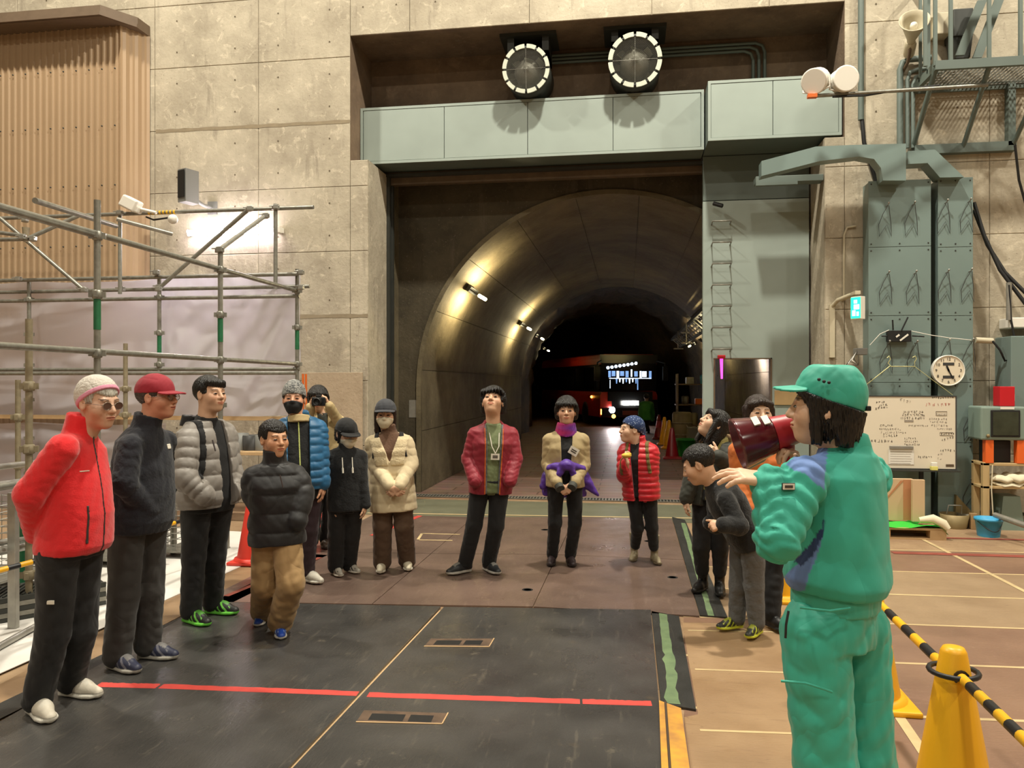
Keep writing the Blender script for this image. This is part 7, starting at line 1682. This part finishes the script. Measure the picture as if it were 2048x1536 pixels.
# ---- 11 girl in red puffer
p=Fig('girl in a red down jacket with a blue dotted bandana and rubber boots',7.0,-22,1.38,(1282,974),(1277,886),(1263,860),hs=1.0,hy=-78,hp=4,skin=SKP,
  elR=(1248,952,-.06),wrR=(1254,926,-.22),elL=(1303,940,-.06),wrL=(1304,986,-.06),footR=(1267,1124,-18),footL=(1312,1130,8),knR=(1275,1055),knL=(1304,1055))
p.body([p.hnd('R',UP*.8-RT*.3,-RT*.0-FW*.2+RT*.6,(40,50,30),thumb=35)]); p.eyes(.8)
p.top('c_redpuff',.034,hem=-.28,amp=.003,fr=24,seed=111,quilt=(.052,.013),collar=(.16,.016),sl=(.058,.056,.046),open_=(.02,.045,.03,-.02),h=.007); gf11=p.gar; p.top('c_black',.01,hem=-.2,name='shirt',seed=113,arms=False)
p.trousers('c_black',infl=.008,seed=112,r=(.082,.058,.046),end=.66); p.shoes(sr(150,138,112),sr(120,108,88),.26,boot=.22)
p.hair('hair_black','short',seed=13,thin=.004)
def ban(q):
    d=union([ell((0,-.016,.040),(.089,.108,.096)),rc((0,-.10,.0),(0,-.12,-.10),.035,.028),rc((.0,-.09,-.02),(.02,-.10,-.12),.03,.02)],.03)(q); return smax(d,(.050+(.02-q[:,1])*-.0-.55*(.06-q[:,1]))-q[:,2],.006)-wrink(.002,60,3)(q)
p.head_add('bandana',ban,'bandana',.0045,.24)
cloth('c_strap',sr(110,92,44),.8); [p.band('backpack_strap','c_strap',[(.3,x*.115),(1.1,x*.085)],.34,1.04,.014,.008,vmin=-.05,gar=gf11) for x in (-1,1)]
p.add('backpack',obx(p.tw(.02,-.17,.3),(.11,.06,.16),np.stack([A(p.tx),A(p.ty),A(p.w)],1),.05),A(p.tw(0,-.17,.3))-.26,A(p.tw(0,-.17,.3))+.26,.010,cloth('c_yellow',sr(206,190,60),.6))
cc=atd(1253,911,6.72); tt=empty('snack',cc,'yellow snack bun held by the girl in red','food'); o=MB().sph(cc,1,14,9,(.045,.03,.022)).build('bun',mat('bun',sr(232,190,70),.6,noise=.2,nscale=30),tt); MB().sph(cc+RT*.02+UP*.012,1,10,7,(.025,.022,.015)).build('filling','bun',tt)
# ---- 12 woman looking up with fur hood
p=Fig('woman in a dark coat with a fur trimmed hood looking up beside the boy',6.05,-40,1.52,(1424,990),(1440,886),(1428,850),hs=1.04,hy=-78,hp=34,skin=SKP,
  elR=(1388,938,-.02),wrR=(1373,996,-.04),elL=(1466,936,-.10),wrL=(1436,914,-.22),footR=(1400,1186,-38),footL=(1440,1192,-12),knR=(1402,1095),knL=(1440,1095))
p.body([p.hnd('R',-UP-RT*.15,RT,(20,25,15)),p.hnd('L',-RT*.6+UP*.6,FW,(45,55,30))]); p.eyes(.7)
p.top('c_olive',.030,hem=-.22,amp=.005,fr=24,seed=121,sl=(.060,.056,.046),open_=(.02,.05,.03),h=.009); p.top('lime' if 0 else cloth('c_mustard',sr(150,140,80),.8),.01,hem=-.1,name='sweater',seed=122,arms=False,collar=(.1,.006))
Wf=wrink(.010,120,5); fur=union([rc(p.tw(-.13,.02,.98),p.tw(-.06,-.12,1.06),.035,.05),rc(p.tw(-.06,-.12,1.06),p.tw(.08,-.12,1.06),.05,.05),rc(p.tw(.08,-.12,1.06),p.tw(.14,.03,.96),.05,.035)],.02); p.add('fur_trim',lambda q: fur(q)-Wf(q),A(p.J['neck'])-.28,A(p.J['neck'])+.28,.008,'fur')
p.add('hood',loft([(p.tw(0,-.12,.70),p.tx,p.ty,.12,.05),(p.tw(0,-.12,1.0),p.tx,p.ty,.13,.07)],2.2),A(p.J['neck'])-.3,A(p.J['neck'])+.3,.01,'c_blackpuff')
p.trousers('c_black',infl=.010,seed=123,r=(.084,.062,.048),end=.66); p.shoes(sr(26,26,27),sr(30,30,30),.27,boot=.24); p.hair('hair_black','long',seed=15)
# ---- 14 woman in orange (behind the boy)
p=Fig('woman with long brown hair in an orange jacket behind the megaphone',5.45,-2,1.60,(1530,1006),(1520,880),(1517,829),hs=1.10,hy=-2,hp=6,skin=SKP,
  elR=(1482,965,-.02),wrR=(1492,1020,-.12),elL=(1576,965,-.02),wrL=(1566,1020,-.12),footR=(1512,1240,-10),footL=(1552,1262,20))
p.body(); p.eyes(.8); p.top('c_orange',.034,hem=-.2,amp=.005,seed=141,collar=(.10,.02),sl=(.062,.058,.05)); p.trousers('c_black',seed=142,infl=.012); p.shoes(sr(24,24,25),sr(30,30,30),.26); p.hair('hair_brown','long',seed=16)
# ---- 13 boy bending forward
p=Fig('boy in a black fleece and grey sweatpants bending forward, face turned away',5.08,-82,1.38,(1492,1072),(1432,968),(1398,930),hs=1.04,hy=-108,hp=-26,
  shL=(1452,1000,-.15),shR=(1430,985,.14),elL=(1478,1052,-.22),wrL=(1446,1050,-.26),elR=(1432,1050,.18),wrR=(1420,1045,.08),footR=(1462,1262,-72),footL=(1508,1276,-40),knR=(1478,1172,.10),knL=(1508,1172,-.02),hipL=(1506,1085,-.07),hipR=(1484,1085,.08))
p.body([p.hnd('L',-RT*.9-UP*.1,UP*-.4+FW*.6,(70,80,40),thumb=30)]); p.eyes()
p.top('c_blackfleece',.026,hem=-.16,amp=.005,fr=22,seed=131,collar=(.10,.012),sl=(.056,.054,.044)); p.trousers('c_greyjog',infl=.012,r=(.086,.064,.052),seed=132,end=.92,amp=.007); p.shoes(sr(40,42,36),sr(206,214,60),.27,accent=sr(190,200,60)); p.hair('hair_black','short',seed=17,line=.06)
# ---- 16 distant worker in a green vest
p=Fig('distant worker in a green vest walking in the tunnel beside the bus',25.0,170,1.66,(1293,832),(1293,803),(1293,795),hs=1.0,res=2.0,footR=(1290,866,170),footL=(1297,866,170)); p.onmat=False
p.body(h=.006); p.top('c_vest',.05,hem=-.25,seed=161,h=.012); p.trousers('c_black',seed=162); p.shoes((.03,.03,.03),(.05,.05,.05)); p.hair('hair_black','short')
# ================================================================== THE GUIDE with the megaphone
TEAL=sr(56,174,152); BLUE=sr(104,136,196); NAVY=sr(26,52,96)
p=Fig('guide in a teal work uniform and cap seen from behind, speaking through a megaphone',2.55,-128,1.66,(1668,1246),(1690,906),(1652,818),hs=1.05,hy=-112,hp=2,skin=SKP,
  shL=(1608,958,-.12),shR=(1738,955,.13),elL=(1554,1080,-.22),wrL=(1538,962,-.14),elR=(1690,1040,.36),wrR=(1594,948,.16),footL=(1640,1770,-125),footR=(1745,1730,-130),hipL=(1630,1265,-.06),hipR=(1712,1258,.08),knL=(1650,1520,-.08),knR=(1728,1510,.06))
gd_=p; p.onmat=False
p.body([p.hnd('L',-RT*.95+UP*.18+FW*.05,-UP*.8+FW*.3,(12,18,10),spread=.10,thumb=25,scale=1.05),p.hnd('R',-RT*.35+UP*.9-FW*.2,-RT*.8-FW*.3,(55,60,30),thumb=35,scale=1.02)],h=.0036); p.eyes(.7)
def jc(V):
    u,v,t=p.tl(V); c=np.tile(A(TEAL),(len(V),1)); sh=A(p.J['shL'])
    px=CX+F*((V-A(CAM))@A(RT))/((V-A(CAM))@A(FW)); py=CY-F*((V-A(CAM))@A(UP))/((V-A(CAM))@A(FW))
    def inside(poly):
        r=np.zeros(len(V),bool); n=len(poly)
        for i in range(n):
            x0,y0=poly[i]; x1,y1=poly[(i+1)%n]; m=((y0>py)!=(y1>py))&(px<(x1-x0)*(py-y0)/((y1-y0) if y1!=y0 else 1e-9)+x0); r^=m
        return r
    near=(V-A(CAM))@A(FW)<p.d+.06      # colour blocks of the left front and side panels of the jacket
    c[inside([(1570,930),(1625,880),(1660,870),(1652,925),(1649,982),(1640,973),(1611,947),(1588,940)])&near]=A(BLUE)
    c[inside([(1556,1168),(1583,1138),(1618,1113),(1645,1058),(1650,1040),(1642,1092),(1618,1150),(1609,1182),(1560,1182)])&near]=A(BLUE)*.9
    c[inside([(1588,1122),(1620,1088),(1642,1056),(1648,1036),(1647,1070),(1628,1108),(1602,1132)])&near]=A(NAVY)
    return c
def band(q): return None
fx=p.top('painted_cloth',.016,hem=.205,an=(1,1,.4),aw=1.6,amp=.011,fr=22,seed=151,collar=(.10,.016),sl=(.066,.058,.046),ai=.008,send=.97,col=jc,h=.0075,secs=[(-.3,.155,.11,0),(.19,.152,.120,0),(.215,.176,.140,0),(.27,.190,.150,0),(.4,.182,.136,0),(.65,.172,.125,.0),(.87,.158,.10,-.01),(1.0,.085,.070,-.01),(1.12,.058,.058,.0)])
Wb=wrink(.004,60,9,(1.5,1.5,.15)); wb_=loft([(p.tw(0,0,.10),p.tx,p.ty,.166,.132),(p.tw(0,0,.215),p.tx,p.ty,.168,.134)],2.3); p.add('waistband',lambda q: wb_(q)-Wb(q),A(p.J['pel'])-.3,A(p.J['pel'])+.3,.008,'c_teal')
W3=wrink(.010,15,155,(1,1,.9)); W4=wrink(.004,38,156)
p.trousers('c_teal',infl=.014,r=(.096,.082,.074),amp=.011,fr=24,seed=152,end=.98,top=.14,h=.008); p.shoes(sr(40,40,42),sr(30,30,30),.27)
for i,(pts) in enumerate((((1562,1362,-.24),(1610,1366,-.27),(1648,1378,-.26),(1664,1384,-.25)),((1600,1215,-.20),(1660,1222,-.24),(1700,1216,-.22)))):
    MB().tube([atd(a,b,p.d+c+.035) for a,b,c in pts],.004,6).build('pocket_flap' if i==0 else 'back_pocket','c_teal',p.root)
MB().tube([atd(1577,1222,2.36),atd(1572,1250,2.345),atd(1571,1276,2.345)],.004,6).build('pocket_opening','black',p.root)
c=atd(1577,973,2.335); MB().obox(c,RT*.018+UP*.0,FW*.003,UP*.009).build('sleeve_label','tag_white',p.root); MB().obox(c-FW*.004,RT*.012,FW*.0006,UP*.004).build('label_print','ink',p.root); MB().obox(c+FW*.001,RT*.0195,FW*.003,UP*.0105).build('label_border','black',p.root)
p.hair('hair_black','bob',seed=21,h=.004,under=(.022,.34),ln=-.115)
cp=p.cap('c_teal',.075,crown=.026,seed=22,flat=.140,h=.004,tilt=.30); 
for i in range(3): 
    q=p.hw((.087,.012-.03*i,.075-.004*i)) if 0 else p.hw((.0895*math.cos(.35-.3*i*0),.055-.026*i,.085)); 
for i,(px_,py_) in enumerate(((1638,759),(1648,763),(1658,765))): MB().sph(atd(px_,py_,2.448),.0055,10,7).build('eyelet','black',p.root)
MB().obox(Vector(p.hw((.012,-.114,.008)).tolist()),RT*.008,FW*.022,UP*.008,.003).build('cap_strap','black',p.root)
# megaphone
mat('mega_dark',sr(86,14,26),.22,coat=.6); mat('mega_red',sr(184,38,50),.4)
mA=atd(1490,884,2.72); mB=atd(1606,852,2.70); ax=(mA-mB).normalized()
t=empty('megaphone',atd(1560,880,2.7),'red and dark maroon megaphone held up by the guide','megaphone')
MB().lathe([(.050,-.02),(.056,.03),(.062,.085)],mB+ax*.02,ax,28).lathe([(.056,.02),(.0,.0)],mB+ax*.0,ax,28).build('amplifier_body','mega_red',t)
MB().lathe([(.060,.085),(.068,.10),(.092,.205),(.094,.215),(.088,.215),(.06,.11),(.02,.10)],mB+ax*.02,ax,32).build('horn','mega_dark',t)
MB().sph(mB+ax*.01+UP*.012,.032,16,10).tube([mB+ax*.03+UP*.01,mB-ax*.012+UP*.014],.032,16).build('mouthpiece','mega_dark',t)
hd_=mB+ax*.055; MB().tube([hd_-UP*.03,hd_-UP*.11+RT*.006,hd_-UP*.235-RT*.012],[.024,.020,.019],14).build('handle','mega_red',t)
for i in range(2):
    c0=mB+ax*(.125+.035*i); nrm=(UP*.8-FW*.55); nrm=(nrm-ax*nrm.dot(ax)).normalized(); tg=ax.cross(nrm); r0=.067+.0225*(.03+.035*i)/.1
    MB().obox(c0+nrm*(r0+.0005),ax*.011,tg*.022,nrm*.0025).build('white_mark','tag_white',t)
MB().tube([hd_-UP*.02+ax*.02,mB+ax*.14-UP*.085,mB+ax*.2-UP*.10],.004,6).build('strap','pale_cloth',t)
